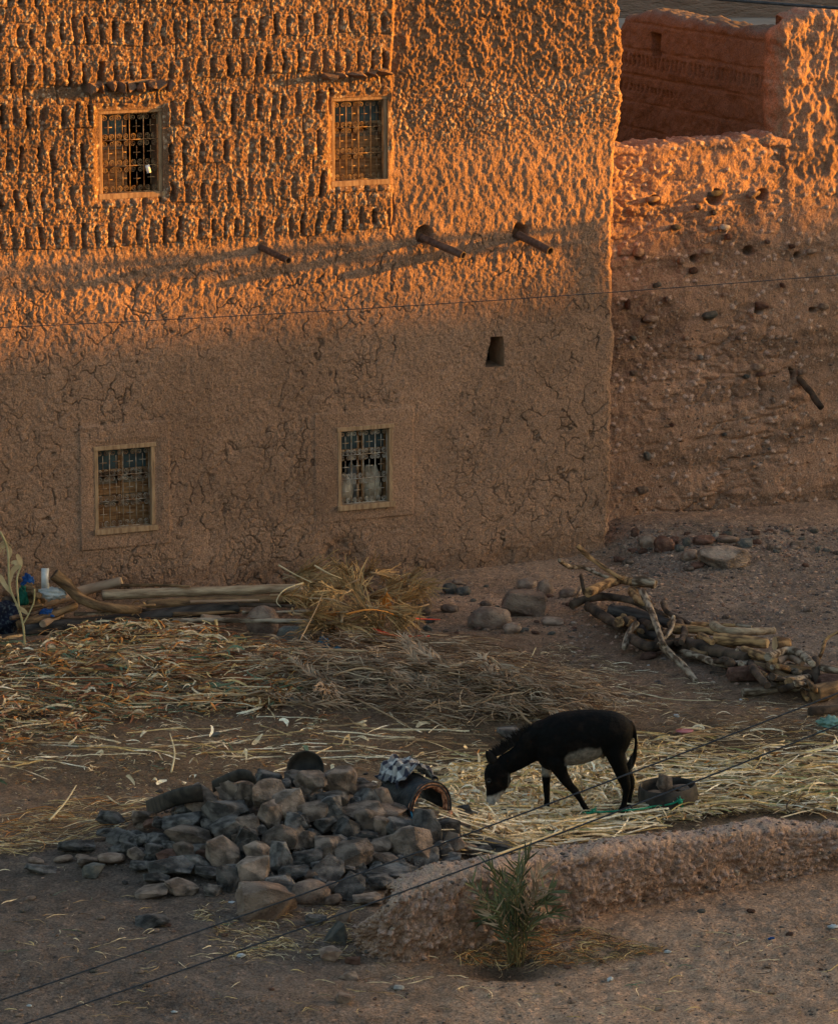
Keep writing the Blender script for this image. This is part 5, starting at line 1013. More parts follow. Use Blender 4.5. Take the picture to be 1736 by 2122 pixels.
for pix, r, m_, lb in (([(577, 1171, .6), (610, 1190, .55), (645, 1207, .5)], .011, 'palestalk', 'pale stalk sticking up left of the palm mass'), ([(652, 1172, .62), (680, 1188, .58), (710, 1200, .5)], .012, 'palestalk', 'second pale stalk sticking up from the palm mass'), ([(628, 1208, .5), (590, 1222, .45), (573, 1245, .35), (582, 1258, .3)], .010, 'palestalk', 'pale curved stalk looping down over the split log'),
                       ([(640, 1240, .5), (690, 1243, .52), (735, 1262, .45)], .012, 'rachis', 'pinkish arched stem across the left of the palm mass'), ([(620, 1330, .2), (655, 1262, .5), (672, 1220, .55)], .009, 'rachis', 'thin stem leaning upright in front of the palm mass'), ([(717, 1273, .45), (760, 1264, .5), (800, 1268, .45), (834, 1283, .3)], .012, 'orange', 'orange arched stem across the front of the palm mass'),
                       ([(845, 1280, .25), (875, 1283, .15), (912, 1284, .1)], .012, 'redstrand', 'bright red stalk at the right of the palm mass'), ([(770, 1302, .25), (820, 1316, .15), (890, 1318, .08)], .013, 'redstrand', 'lower red stalk in front of the palm mass'), ([(780, 1310, .25), (840, 1322, .12), (880, 1325, .08)], .018, 'darkred', 'dark red stem below the red stalk'), ([(838, 1275, .3), (860, 1300, .2), (880, 1318, .1)], .016, 'darkred', 'steep dark red stem at the right of the palm mass'),
                       ([(1052, 1394, .1), (1090, 1378, .1), (1110, 1342, .15)], .010, 'palestalk', 'pale stalk standing out of the dry ground right of the fronds'), ([(1005, 1365, .05), (1090, 1392, .05), (1200, 1388, .05)], .007, 'palestalk', 'long thin pale stalk on the ground right of the fronds'),
                       ([(1268, 1420, .03), (1380, 1448, .03), (1490, 1452, .03)], .007, 'palestalk', 'thin straight cane lying in front of the firewood'), ([(1076, 1450, .12), (1080, 1480, .1), (1100, 1500, .06)], .022, 'rachis', 'short curved brown stem near the right end of the fronds'), ([(690, 1400, .2), (750, 1385, .25), (800, 1400, .2), (815, 1440, .1)], .014, 'rachis', 'brown arched frond stem over the flat heap'), ([(640, 1345, .15), (760, 1350, .2), (900, 1355, .1)], .018, 'rachis', 'thick brown frond stem along the back of the flat heap'), ([(700, 1430, .15), (800, 1480, .1), (845, 1505, .05)], .013, 'rachis', 'brown stem running down the front of the flat heap'),
                       ([(103, 1700, .05), (135, 1664, .1), (158, 1628, .12)], .013, 'palestalk', 'bent pale stalk standing on bare ground left of the rubble pile'), ([(222, 1650, .03), (252, 1668, .03), (300, 1656, .03)], .009, 'palestalk', 'v shaped pale stalk left of the tyre piece'), ([(355, 1600, .03), (362, 1560, .1), (352, 1520, .12)], .012, 'palestalk', 'knotted pale stalk in the middle of the yard'), ([(1020, 1775, .12), (1130, 1735, .12), (1270, 1680, .08)], .014, 'palestalk', 'long cream stalk lying along the earth bank')):
    curve_thing('dry_stalk', pix, r, M[m_], lb, 'stalk', group='single dry stalks')
# ------------------------------------------------------------------ logs by the house wall
M['log_pale'] = mat_noise('pale_split_wood', (.20, .135, .085), (.46, .35, .235), 3.2, rough=.85, bsc=((8, 1.2), (40, .5)), stretch=(1.2, 6, 6), dist=.02); M['log_brown'] = mat_noise('brown_weathered_wood', (.07, .042, .025), (.30, .18, .09), 3.0, rough=.85, bsc=((9, 1.4), (40, .5)), stretch=(1.2, 5, 5), dist=.025)
M['log_tan'] = mat_noise('smooth_tan_wood', (.26, .165, .105), (.38, .26, .175), 2.5, rough=.8, bsc=((8, .6), (40, .3)), stretch=(1, 5, 5), dist=.01); M['log_char'] = mat_noise('charred_wood', (.018, .016, .015), (.085, .07, .062), 3.0, rough=.85, bsc=((9, 1), (40, .5)), stretch=(1, 5, 5), dist=.015)
M['bark'] = mat_noise('lichen_bark', (.085, .055, .035), (.42, .33, .24), 5, rough=.9, bsc=((10, 1.3), (45, .5)), dist=.02, stretch=(.9, 3.5, 3.5), mid=(.42, .62)); M['bark_or'] = mat_noise('orange_bark', (.10, .055, .03), (.44, .26, .12), 5, rough=.9, bsc=((12, 1.2), (45, .5)), dist=.02, stretch=(1, 3.5, 3.5), mid=(.4, .6)); M['bark_dark'] = mat_noise('dark_bark', (.025, .018, .014), (.12, .08, .055), 7, rough=.9, bsc=((12, 1.2), (45, .5)), dist=.02)
M['cut'] = mat_noise('cut_wood', (.36, .24, .13), (.50, .36, .21), 8, bsc=((30, 1),), dist=.004)
def log(name, pix, th, mat, label, cat='log', group=None, knots=.10, fn=heap_z, taper=.12, cutm=None, flat=1.0, seed=None):
    """pix: (u, v, height); th: thickness in photo units"""
    P = [hit(q[0], q[1], base_z, q[2]) for q in pix]; rad_ = th / ppm(P[0]) / 2; L = sum((P[i + 1] - P[i]).length for i in range(len(P) - 1)); sub = max(3, int(L / .035 / (len(P) - 1))); sub = min(sub, 18); C_ = smooth_path(P, sub); m = len(C_); sd = seed if seed is not None else R.random() * 99
    n = 12; o0 = sum(C_, Vector()) / m; up = None; V = []
    for i, p in enumerate(C_):
        t = (C_[min(i + 1, m - 1)] - C_[max(i - 1, 0)]).normalized()
        if up is None: up = Vector((0, 0, 1)) if abs(t.z) < .9 else Vector((1, 0, 0))
        a = t.cross(up).normalized(); b = a.cross(t).normalized(); up = b; f = i / (m - 1); r = rad_ * (1 - taper * f) * (1 + knots * 1.2 * mnoise.noise(Vector((f * L * 5, sd, 0))))
        if i == 0 or i == m - 1: r *= .88
        for k in range(n):
            an = 2 * math.pi * k / n; q = r * (1 + knots * mnoise.noise(Vector((math.cos(an) * 1.6 + sd, math.sin(an) * 1.6, f * L * 6))) + knots * .6 * math.sin(an * 5 + sd) * .5); V.append(p + a * math.cos(an) * q + b * math.sin(an) * q * flat - o0)
    F = [(i * n + k, i * n + (k + 1) % n, (i + 1) * n + (k + 1) % n, (i + 1) * n + k) for i in range(m - 1) for k in range(n)]; F += [tuple(range(n))[::-1], tuple((m - 1) * n + k for k in range(n))]
    # objects lie along their own x axis so the grain runs with the wood
    d = (C_[-1] - C_[0]).normalized(); Q = d.to_track_quat('X', 'Z'); Mi = Q.to_matrix().inverted(); V = [Mi @ v for v in V]
    me = bpy.data.meshes.new(name); me.from_pydata(V, [], F); me.materials.append(mat); me.materials.append(cutm or mat); me.update(); sm = [True] * (len(F) - 2) + [False] * 2; me.polygons.foreach_set('use_smooth', sm); me.polygons[len(F) - 1].material_index = 1; me.polygons[len(F) - 2].material_index = 1
    o = link(name, me, None, o0); o.rotation_mode = 'QUATERNION'; o.rotation_quaternion = Q; tag(o, label, cat, group); return o
def L1(pts, h): return [(*z1(x, y), hh) for (x, y), hh in zip(pts, h if hasattr(h, '__len__') else [h] * len(pts))]
k1 = 1 / K2
log('log', L1([(590, 262), (900, 250), (1300, 235), (1750, 222)], .42), 66 * k1, M['log_pale'], 'long pale split log, its left end cracked, topmost by the house wall', knots=.10, flat=.9, cutm=M['log_char'])
log('log', L1([(850, 322), (1250, 298), (1720, 290)], .30), 62 * k1, M['log_brown'], 'brown log just under the long pale split log', knots=.15)
log('log', L1([(140, 462), (600, 418), (1000, 372), (1385, 328)], [.12, .14, .2, .26]), 76 * k1, M['log_char'], 'long charred black log slanting along the front of the wood pile', knots=.05, taper=-.1)
log('log', L1([(60, 355), (300, 292), (500, 232), (706, 182)], [.22, .32, .4, .5]), 74 * k1, M['log_tan'], 'smooth tan log with sawn right end rising towards the wall', knots=.04, taper=.2, cutm=M['cut'])
log('log', L1([(312, 140), (390, 205), (470, 285), (620, 335), (815, 345)], [.75, .62, .45, .36, .3]), 76 * k1, M['log_brown'], 'thick curved brown trunk leaning across the tan log, broken end up', knots=.12, taper=.35, cutm=M['bark_dark'])
log('log', L1([(100, 435), (300, 378), (440, 322)], [.18, .26, .34]), 52 * k1, M['log_brown'], 'short brown branch under the curved trunk at left', knots=.15)
log('log', L1([(245, 430), (300, 402), (355, 378)], .2), 44 * k1, M['log_tan'], 'short stub with a rounded end below the blue strand', knots=.1)
log('pole', L1([(1000, 412), (1300, 407), (1620, 412), (2000, 418)], .22), 34 * k1, M['bark'], 'thin grey pole lying on the boulders below the logs', 'pole', knots=.08)
log('log', L1([(930, 335), (1080, 322), (1260, 305)], .26), 40 * k1, M['log_tan'], 'narrow slab of wood above the charred log', knots=.08)
log('log', L1([(265, 338), (420, 338)], .25), 16 * k1, M['log_tan'], 'thin lath between the tan log and the branch', knots=.05)
log('log', L1([(20, 300), (120, 290), (170, 250)], .35), 60 * k1, M['bark_dark'], 'dark stub at the far left end of the logs', knots=.15)
log('log', L1([(110, 170), (170, 230), (230, 265)], .5), 34 * k1, M['log_brown'], 'twisted brown root beside the white bag', knots=.2)
b = MB(); p = hit(*z1(1232, 470)); b.box((0, 0, 0), (.24, .30, .10)); o = b.build('wood_block', M['log_tan'], None, False, p + Vector((0, 0, .12))); o.rotation_euler = (.12, .15, .35); tag(o, 'short squared wood block under the thin grey pole', 'block')
bm = bmesh.new(); bm.from_mesh(o.data); bmesh.ops.bevel(bm, geom=bm.edges[:], offset=.01, segments=2, affect='EDGES'); bm.to_mesh(o.data); bm.free()
for i, (x0, y0, x1, y1, h, th, m_) in enumerate([(700, 205, 1100, 212, .5, 20, 'log_brown'), (560, 345, 900, 318, .34, 26, 'log_brown'), (430, 372, 700, 362, .28, 24, 'bark'), (760, 352, 1000, 338, .26, 22, 'bark_dark'), (1000, 372, 1400, 352, .22, 26, 'log_brown'), (1250, 318, 1700, 325, .30, 28, 'bark_dark'), (1400, 362, 1800, 350, .24, 22, 'bark'), (60, 395, 330, 330, .3, 26, 'bark_dark'), (0, 345, 250, 320, .32, 30, 'log_brown'), (1100, 300, 1500, 292, .36, 20, 'log_tan'), (180, 400, 520, 405, .18, 30, 'bark_dark'), (820, 440, 1150, 428, .12, 28, 'log_brown')]):
    log('branch', L1([(x0, y0), ((x0 + x1) / 2, (y0 + y1) / 2 + R.uniform(-6, 6)), (x1, y1)], h), th * k1, M[m_], 'thin %s branch %s of the wood pile along the house wall' % ({'log_brown': 'brown', 'bark': 'grey', 'bark_dark': 'dark', 'log_tan': 'tan'}[m_], 'at the left end' if x0 < 200 else 'in the left half' if x0 < 700 else 'in the right half' if x0 < 1200 else 'at the right end'), 'branch', 'thin branches in the wall wood pile', knots=.16, taper=.4)
# ------------------------------------------------------------------ firewood heap
def L3(pts, h): return [(*z3(x, y), hh) for (x, y), hh in zip(pts, h if hasattr(h, '__len__') else [h] * len(pts))]
k3 = 1 / K3
FWD = [([(125, 205), (180, 240), (260, 245), (340, 280), (430, 312)], [.7, .55, .5, .45, .4], 22, 'bark', 'pale forked branch reaching left over the wall foot'), ([(230, 120), (290, 180), (340, 215), (410, 265), (490, 312)], [.8, .66, .58, .5, .42], 24, 'bark_or', 'lichen covered branch pointing up at the house corner'),
       ([(290, 392), (400, 340), (480, 318), (560, 335), (660, 340)], .38, 50, 'bark_or', 'thick knobbly dark and orange branch on top at the left end'), ([(560, 330), (620, 328), (682, 345)], [.42, .44, .42], 62, 'bark', 'knotty pale stump end at the upper left'), ([(195, 468), (270, 432), (380, 415), (500, 430), (600, 462), (745, 545)], [.12, .18, .24, .28, .26, .2], 42, 'bark_dark', 'long arched brown branch at the left end'),
       ([(290, 468), (400, 540), (480, 585)], .15, 52, 'bark_dark', 'dark branch slanting down at the left end'), ([(415, 500), (560, 520), (770, 572)], .2, 72, 'log_char', 'thick black log in the left half'), ([(605, 385), (650, 480), (690, 590), (730, 700)], [.48, .40, .34, .28], 36, 'bark', 'straight pale branch leaning steeply across the left half'),
       ([(722, 700), (800, 780), (860, 835), (915, 905)], [.2, .14, .08, .03], 38, 'bark', 'pale split stake poking forward onto the ground'), ([(545, 375), (580, 435), (650, 455)], .3, 44, 'bark_or', 'curved orange brown crook behind the leaning branch'), ([(785, 530), (775, 600), (740, 650), (695, 692)], [.4, .35, .3, .25], 20, 'bark', 'thin pale curved twig in the middle'),
       ([(722, 450), (750, 505), (830, 545), (890, 582)], .3, 26, 'bark_dark', 'thin dark branch with an upturned end'), ([(572, 570), (530, 620), (500, 712)], [.26, .2, .1], 36, 'bark', 'short pale twisted root standing at the left front'), ([(530, 650), (620, 700), (720, 700), (800, 680), (960, 662)], .15, 52, 'bark_dark', 'long dark branch low in the middle'),
       ([(780, 600), (900, 605), (1040, 622)], .28, 50, 'bark_or', 'rough orange branch in the middle'), ([(1010, 580), (1090, 612), (1220, 618), (1370, 612)], .38, 46, 'log_pale', 'smooth cream branch with a sawn orange end, on top'), ([(1015, 662), (1150, 668), (1330, 688)], .32, 62, 'bark_or', 'thick orange and cream log with a sawn end'), ([(860, 690), (1000, 722), (1210, 775)], .2, 76, 'bark_dark', 'thick dark trunk in the centre'),
       ([(835, 735), (950, 768), (1060, 805), (1250, 800), (1400, 795)], .15, 36, 'bark', 'long bent brown branch below the dark trunk'), ([(1245, 825), (1400, 835), (1610, 845)], .15, 52, 'log_brown', 'reddish brown split log low at the right'), ([(1190, 725), (1300, 762), (1375, 792)], .25, 52, 'bark_or', 'short thick orange branch at the right'),
       ([(1330, 765), (1440, 728), (1520, 745), (1590, 808)], .3, 44, 'bark', 'pale arched branch at the right end'), ([(1370, 690), (1455, 692)], .34, 84, 'bark_or', 'sawn stump end at the right'), ([(1185, 972), (1300, 960), (1420, 948), (1585, 950)], .05, 46, 'bark', 'pale grey straight branch lying in front on the ground'), ([(1440, 888), (1570, 905)], .08, 46, 'bark', 'short grey branch behind the front grey one'),
       ([(1605, 800), (1640, 745), (1670, 660), (1760, 610)], [.2, .35, .5, .6], 18, 'bark_or', 'thin orange twig rising at the right edge'), ([(1640, 825), (1700, 840), (1790, 850)], .25, 40, 'bark', 'grey branch leaving the frame at the right'), ([(1605, 775), (1610, 860), (1620, 935)], [.3, .2, .06], 44, 'bark_dark', 'upright dark brown stick at the right end'), ([(1600, 980), (1680, 960), (1790, 930)], .12, 90, 'log_brown', 'broad red brown log at the right edge'),
       ([(1570, 1085), (1680, 1072), (1790, 1060)], .05, 50, 'bark_dark', 'dark log on the ground at the right edge'), ([(880, 572), (1000, 577), (1150, 582)], .32, 24, 'bark_or', 'thin orange branch behind the cream one'), ([(1150, 575), (1240, 590)], .34, 22, 'bark', 'short thin branch behind the cream one'), ([(600, 610), (680, 640), (780, 660)], .12, 60, 'log_char', 'black log under the leaning branch'), ([(1000, 860), (1100, 870)], .03, 26, 'bark_dark', 'small black stick beside the flat stone'), ([(1530, 960), (1560, 1010)], .06, 30, 'bark_or', 'short broken stub at the front right'),
       ([(250, 290), (262, 360), (270, 400)], [.4, .3, .2], 20, 'bark_dark', 'short dark twig standing at the left end'), ([(215, 430), (240, 390), (250, 360)], .15, 18, 'bark', 'small pale twig at the left foot'), ([(1380, 800), (1450, 765), (1530, 800)], .22, 40, 'log_tan', 'tan branch under the pale arched one'), ([(940, 640), (1010, 680)], .3, 40, 'bark_or', 'stubby orange branch in the centre'), ([(820, 560), (850, 620), (830, 680)], .3, 34, 'bark_dark', 'dark crooked branch in the centre'), ([(690, 680), (830, 720), (1000, 790)], .08, 60, 'bark_dark', 'dark log buried at the bottom centre'), ([(1100, 720), (1260, 800), (1420, 850)], .10, 60, 'bark_dark', 'dark log buried at the bottom right'), ([(1450, 830), (1600, 880), (1760, 900)], .10, 60, 'bark_dark', 'dark log buried under the right end')]
for pts, h, th, m_, lb in FWD: log('branch', L3(pts, h), th * 1.22 * k3, M[m_], lb + ' of the firewood heap', 'firewood', 'firewood heap', knots=.16, taper=.25, cutm=M['cut'] if 'sawn' in lb else None)
for i in range(38):
    f = R.random(); A_ = (400, 520); B_ = (1740, 1010); x = A_[0] + (B_[0] - A_[0]) * f; y = A_[1] + (B_[1] - A_[1]) * f + R.uniform(-70, 20); an = R.gauss(.3, .35); l = R.uniform(60, 200); c_, s_ = math.cos(an) * l, math.sin(an) * l
    log('branch', L3([(x - c_ / 2, y - s_ / 2), (x + R.uniform(-15, 15), y + R.uniform(-12, 12)), (x + c_ / 2, y + s_ / 2)], [R.uniform(.05, .3), R.uniform(.08, .25), R.uniform(.02, .22)]), R.uniform(22, 62) * k3, M[R.choice(['bark_dark', 'bark_dark', 'bark', 'bark_or', 'log_brown'])], 'short broken branch packed into the %s of the firewood heap' % ('left part' if f < .33 else 'middle' if f < .66 else 'right part'), 'firewood', 'firewood heap', knots=.2, taper=.35)
me = rock_mesh('flat_slab', 777, RM['R'], 20, .9, .03); p = hit(*z3(1240, 910)); o = link('stone_slab', me, None, p + Vector((0, .05, .1))); o.scale = (300 * k3 / ppm(p), .16, .20); o.rotation_euler = (.2, .12, .1); tag(o, 'flat reddish mud slab lying under the firewood', 'slab')
me = rock_mesh('flat_slab', 779, RM['R'], 16, .8, .05); p = hit(*z3(1690, 970)); o = link('stone_slab', me, None, p + Vector((0, .05, .1))); o.scale = (.3, .2, .22); tag(o, 'reddish stone block at the right end of the firewood', 'slab')
# ------------------------------------------------------------------ donkey
M['fur'] = mat_attr('donkey_fur', rough=.7, spec=.08, vscale=22, var=.35, bsc=((60, 1), (220, .5)), dist=.006)
M['mane'] = mat_noise('mane_hair', (.006, .005, .005), (.014, .011, .010), 8, rough=.7, bsc=None); M['hoof'] = mat_noise('hoof', (.13, .11, .095), (.24, .2, .17), 10, rough=.6, bsc=None)
M['eye'] = mat_noise('eye', (.004, .003, .003), (.006, .005, .004), 3, rough=.08, spec=.6, bsc=None)
DP = hit(*z6(750, 775), base_z); DK = ppm(DP) * K6; EL = math.atan2(CAM_H - .5, DP.y); cE, sE = math.cos(EL), math.sin(EL)
def D(x, y, dy=0.0): return Vector(((x - 750) / DK, dy, ((775 - y) / DK - dy * sE) / cE))
dm = MB()
def loft(mb, rings, n=22, power=2.0):
    V = []
    for c, A, B in rings:
        for k in range(n):
            t = 2 * math.pi * k / n; ct, st_ = math.cos(t), math.sin(t); f = lambda q: math.copysign(abs(q) ** (2 / power), q); V.append(c + A * f(ct) + B * f(st_))
    m = len(rings); F = [(i * n + k, i * n + (k + 1) % n, (i + 1) * n + (k + 1) % n, (i + 1) * n + k) for i in range(m - 1) for k in range(n)]; F += [tuple(range(n))[::-1], tuple((m - 1) * n + k for k in range(n))]
    mb.add(V, F)
def torso(rows):
    rg = []
    for x, t, b, w in rows: a, c = D(x, t), D(x, b); rg.append(((a + c) / 2, (a - c) / 2, Vector((0, w, 0)))); 
    loft(dm, rg, 26, 2.15)
def chain(pts, dy0, wfac=1.0, n=18, mb=None):
    """pts (x, y, half thickness px, half width m, dy)"""
    C_ = [D(p[0], p[1], p[4] if len(p) > 4 else dy0) for p in pts]; rg = []
    for i, p in enumerate(pts):
        t = (C_[min(i + 1, len(C_) - 1)] - C_[max(i - 1, 0)]); t.y = 0; t.normalize(); A = Vector((-t.z, 0, t.x)) * p[2] / DK; rg.append((C_[i], A, Vector((0, p[3], 0))))
    loft(mb or dm, rg, n)
torso([(1052, 222, 268, .04), (1046, 206, 300, .10), (1030, 190, 340, .155), (1005, 170, 385, .195), (960, 150, 400, .22), (915, 140, 395, .225), (870, 136, 398, .225), (820, 134, 424, .235), (770, 135, 440, .245), (720, 138, 448, .245), (670, 143, 450, .24), (620, 152, 462, .215), (575, 168, 478, .19), (540, 186, 470, .165), (512, 210, 440, .13), (495, 240, 400, .09)])
# neck and head
chain([(585, 300, 125, .15), (530, 305, 118, .13), (482, 334, 101, .10), (442, 370, 83, .082), (405, 400, 71, .070), (370, 422, 66, .066), (335, 440, 64, .064), (300, 455, 58, .06)], 0)
chain([(256, 418, 18, .040), (260, 437, 46, .064), (266, 465, 66, .080), (270, 505, 74, .086), (270, 540, 73, .083), (264, 575, 63, .072), (255, 608, 50, .060), (248, 640, 42, .052), (243, 668, 39, .052), (240, 692, 36, .050), (238, 706, 24, .036)], 0)
chain([(316, 500, 30, .07), (318, 540, 34, .076), (312, 575, 26, .062)], 0)           # cheek
chain([(222, 668, 14, .050), (216, 690, 14, .050), (214, 704, 9, .038)], 0, n=12); chain([(262, 680, 16, .040), (266, 697, 13, .040), (266, 708, 7, .026)], 0, n=12)
# legs
HO_ = [('nf', -.115), ('ff', .10), ('nh', -.115), ('fh', .115)]
chain([(600, 380, 70, .085, -.10), (612, 430, 60, .085), (630, 478, 44, .068), (655, 525, 33, .052), (690, 572, 25, .042), (718, 602, 24, .044), (735, 625, 20, .036), (758, 665, 16, .030), (780, 700, 18, .034), (795, 722, 20, .036), (799, 742, 20, .036), (803, 757, 25, .046)], -.115)
chain([(572, 410, 45, .07), (562, 465, 36, .058), (556, 515, 28, .048), (557, 560, 23, .040), (560, 598, 23, .042), (561, 625, 19, .034), (562, 665, 16, .030), (558, 695, 19, .034), (545, 712, 18, .034), (530, 730, 19, .036), (518, 744, 24, .044)], .10)
chain([(950, 320, 78, .10), (947, 380, 60, .10), (962, 430, 48, .09), (980, 475, 43, .072), (994, 515, 37, .056), (1006, 550, 33, .046), (1014, 578, 29, .044), (1014, 605, 22, .036), (1008, 645, 18, .031), (1000, 682, 18, .032), (990, 710, 21, .036), (980, 728, 20, .036), (972, 745, 23, .042), (967, 762, 26, .048)], -.115)
chain([(965, 330, 60, .09), (970, 390, 42, .09), (994, 445, 38, .075), (1024, 498, 32, .056), (1042, 545, 29, .046), (1046, 572, 25, .042), (1043, 605, 19, .034), (1038, 645, 16, .030), (1034, 680, 17, .032), (1027, 702, 19, .034), (1018, 718, 19, .036), (1010, 735, 24, .044)], .115)
# belly point, tail
chain([(878, 385, 10, .03), (880, 400, 11, .028), (878, 414, 8, .02)], 0, n=10)
chain([(1030, 212, 26, .045), (1052, 232, 17, .032), (1064, 265, 12, .022), (1070, 300, 10, .018), (1070, 345, 11, .019), (1064, 385, 14, .024), (1054, 420, 18, .030), (1042, 452, 19, .032), (1027, 478, 14, .022), (1010, 498, 6, .010)], -.02, n=12)
dk = empty('donkey', DP); tag(dk, 'black donkey with white belly and muzzle, head down grazing on the straw', 'donkey')
body = dm.build('body', M['fur'], dk, True)
md = body.modifiers.new('r', 'REMESH'); md.mode = 'VOXEL'; md.voxel_size = .0105; md.use_smooth_shade = True
md = body.modifiers.new('s', 'SMOOTH'); md.factor = .6; md.iterations = 7
bake(body); me = body.data; me.name = 'body'
co = np.zeros(len(me.vertices) * 3, np.float32); me.vertices.foreach_get('co', co); co = co.reshape(-1, 3)
nn = fbm(co[:, 0] * 9, co[:, 2] * 9 + co[:, 1] * 7, 3, 3)
co2 = co.copy(); no = np.zeros(len(co) * 3, np.float32); me.vertices.foreach_get('normal', no); no = no.reshape(-1, 3); co2 += no * (.004 * fbm(co[:, 0] * 7, co[:, 2] * 9, 3, 8) + .0022 * fbm(co[:, 0] * 40, co[:, 2] * 16 + co[:, 1] * 20, 3, 9))[:, None]; me.vertices.foreach_set('co', co2.ravel())
px = 750 + co[:, 0] * DK; py = 775 - (co[:, 2] * cE + co[:, 1] * sE) * DK
blk = np.array([.0030, .0025, .0024]); wht = np.array([.33, .29, .245]); brn = np.array([.03, .018, .012])
c = np.repeat(blk[None], len(co), 0); c = c * (1 + .3 * nn[:, None]) + brn * (np.clip(nn, 0, 1) * .35)[:, None]
def mixw(c, col, w): return c * (1 - w[:, None]) + col * w[:, None]
bl = np.interp(px, [630, 660, 720, 800, 860, 885], [448, 405, 382, 366, 350, 398])
w = ss(-14, 16, py - bl + nn * 26) * ss(650, 672, px + nn * 10) * ss(890, 876, px) * ss(462, 450, py); c = mixw(c, wht * .55, w)
w = ss(618, 634, py + (px - 240) * .30 + nn * 10) * ss(330, 300, px); c = mixw(c, wht * 1.15, w)
w = ss(15, 5, np.hypot((px - 214) * .9, py - 694)) * (px < 260); c = mixw(c, blk, w)                          # nostril
w = ss(11, 4, np.hypot((px - 245) * .5, (py - 704))) ; c = mixw(c, blk, w * (px < 300))
w = ss(525, 505, py) * ss(455, 475, py) * ss(520, 530, px) * ss(592, 575, px) * (co[:, 1] > .02); c = mixw(c, wht * .8, w)
w = ss(460, 430, np.abs(px - 1022) + 420) * ss(520, 460, py) * ss(280, 330, py) * (np.abs(co[:, 1]) < .10) * (px > 1000) * .35; c = mixw(c, wht * .6, w)
w = ss(9, 2, np.abs(px - (335 + nn * 6))) * ss(480, 520, py) * ss(640, 600, py) * .35; c = mixw(c, wht * .8, w)
w = ss(20, 11, np.hypot(px - 222, (py - 541) * 1.1)) * ss(6, 12, np.hypot(px - 222, (py - 541) * 1.1)) * .12; c = mixw(c, wht, w)
hoofm = (co[:, 2] < .045); c[hoofm] = np.array([.10, .085, .07])
cc = np.ones((len(co), 4), np.float32); cc[:, :3] = np.clip(c, .003, 1); at = me.attributes.new('Col', 'FLOAT_COLOR', 'POINT'); at.data.foreach_set('color', cc.ravel())
# ears
def ear(dy, tipx, tipy, lb, lean):
    mb = MB(); base = D(252, 440, dy); tip = D(tipx, tipy, dy + lean); ax = (tip - base); L = ax.length; t = ax.normalized(); side = Vector((0, -1 if dy < 0 else 1, 0)); s2 = t.cross(side).normalized(); V = []; m = 9; n = 10
    for i in range(m):
        f = i / (m - 1); wv = .046 * math.sin(math.pi * min(1, .22 + f * .78)) ** .75 + .002; c_ = base + ax * f
        for k in range(n):
            a = 2 * math.pi * k / n; q = s2 * math.cos(a) * wv + side * (math.sin(a) * .010 - .014 * math.cos(a) ** 2 * wv / .036); V.append(c_ + q)
    F = [(i * n + k, i * n + (k + 1) % n, (i + 1) * n + (k + 1) % n, (i + 1) * n + k) for i in range(m - 1) for k in range(n)] + [tuple(range(n))[::-1], tuple((m - 1) * n + k for k in range(n))]
    mb.add(V, F); mb.build('ear', M['mane'], dk, True)
ear(-.05, 206, 368, '', -.04); ear(.05, 226, 358, '', .05)
for dy in (-1, 1):
    bm = bmesh.new(); bmesh.ops.create_uvsphere(bm, u_segments=14, v_segments=10, radius=.017); me_ = bpy.data.meshes.new('eye'); bm.to_mesh(me_); bm.free(); me_.materials.append(M['eye']); me_.polygons.foreach_set('use_smooth', [True] * len(me_.polygons)); link('eye', me_, dk, D(226, 540, 0) + Vector((0, .066 * dy, 0)))
# mane tufts
mb = MB(); r_ = random.Random(4)
for i in range(420):
    f = r_.random(); x = 238 + (505 - 238) * f; y = np.interp(x, [238, 262, 300, 370, 440, 505], [398, 380, 368, 318, 262, 212]) + 14; dy = r_.gauss(0, .010); b0 = D(x, y + 8, dy)
    l = (.045 + .075 * math.sin(math.pi * min(1, f * 1.05)) ** .6) * r_.uniform(.7, 1.3); d = Vector((-.55 + r_.uniform(-.35, .35), r_.uniform(-.3, .3), .83)).normalized(); mb.strip([b0, b0 + d * l * .6, b0 + d * l + Vector((r_.uniform(-.01, .01), 0, 0))], [.005, .004, .0006], (r_.uniform(-.4, .4), 1, 0))
mb.build('mane', M['mane'], dk)
mb = MB()
for i in range(150):
    f = r_.random(); x = np.interp(f, [0, 1], [1062, 1022]); y = np.interp(f, [0, 1], [390, 470]); b0 = D(x + r_.uniform(-16, 16), y, r_.uniform(-.03, .03) - .02); l = r_.uniform(.05, .11); d = Vector((-.35 + r_.uniform(-.2, .2), r_.uniform(-.2, .2), -1)).normalized(); mb.strip([b0, b0 + d * l * .6, b0 + d * l], [.004, .003, .0005], (r_.uniform(-.4, .4), 1, 0))
mb.build('tail_tuft', M['mane'], dk)
# ------------------------------------------------------------------ tether and half tyre trough
M['rubber'] = mat_noise('dusty_rubber', (.014, .013, .012), (.065, .052, .042), 8, rough=.75, spec=.3, bsc=((25, 1), (80, .5)), dist=.006); M['rope'] = mat_noise('green_rope', (.01, .16, .09), (.03, .30, .17), 20, rough=.6, bsc=((90, 1),), dist=.004)
TP = hit(*z6(1268, 745), base_z); TR = 172 / DK
def lathe(prof, n=64, arc=(0, 2 * math.pi), mod=None):
    V = []; F = []; m = len(prof); full = abs(arc[1] - arc[0] - 2 * math.pi) < 1e-6; nn_ = n if full else n + 1
    for k in range(nn_):
        a = arc[0] + (arc[1] - arc[0]) * k / n
        for i, (r, z) in enumerate(prof):
            q = r + (mod(a, i) if mod else 0); V.append(Vector((q * math.cos(a), q * math.sin(a), z)))
    for k in range(n):
        k2 = (k + 1) % nn_
        for i in range(m - 1): F.append((k * m + i, k2 * m + i, k2 * m + i + 1, k * m + i + 1))
    return V, F
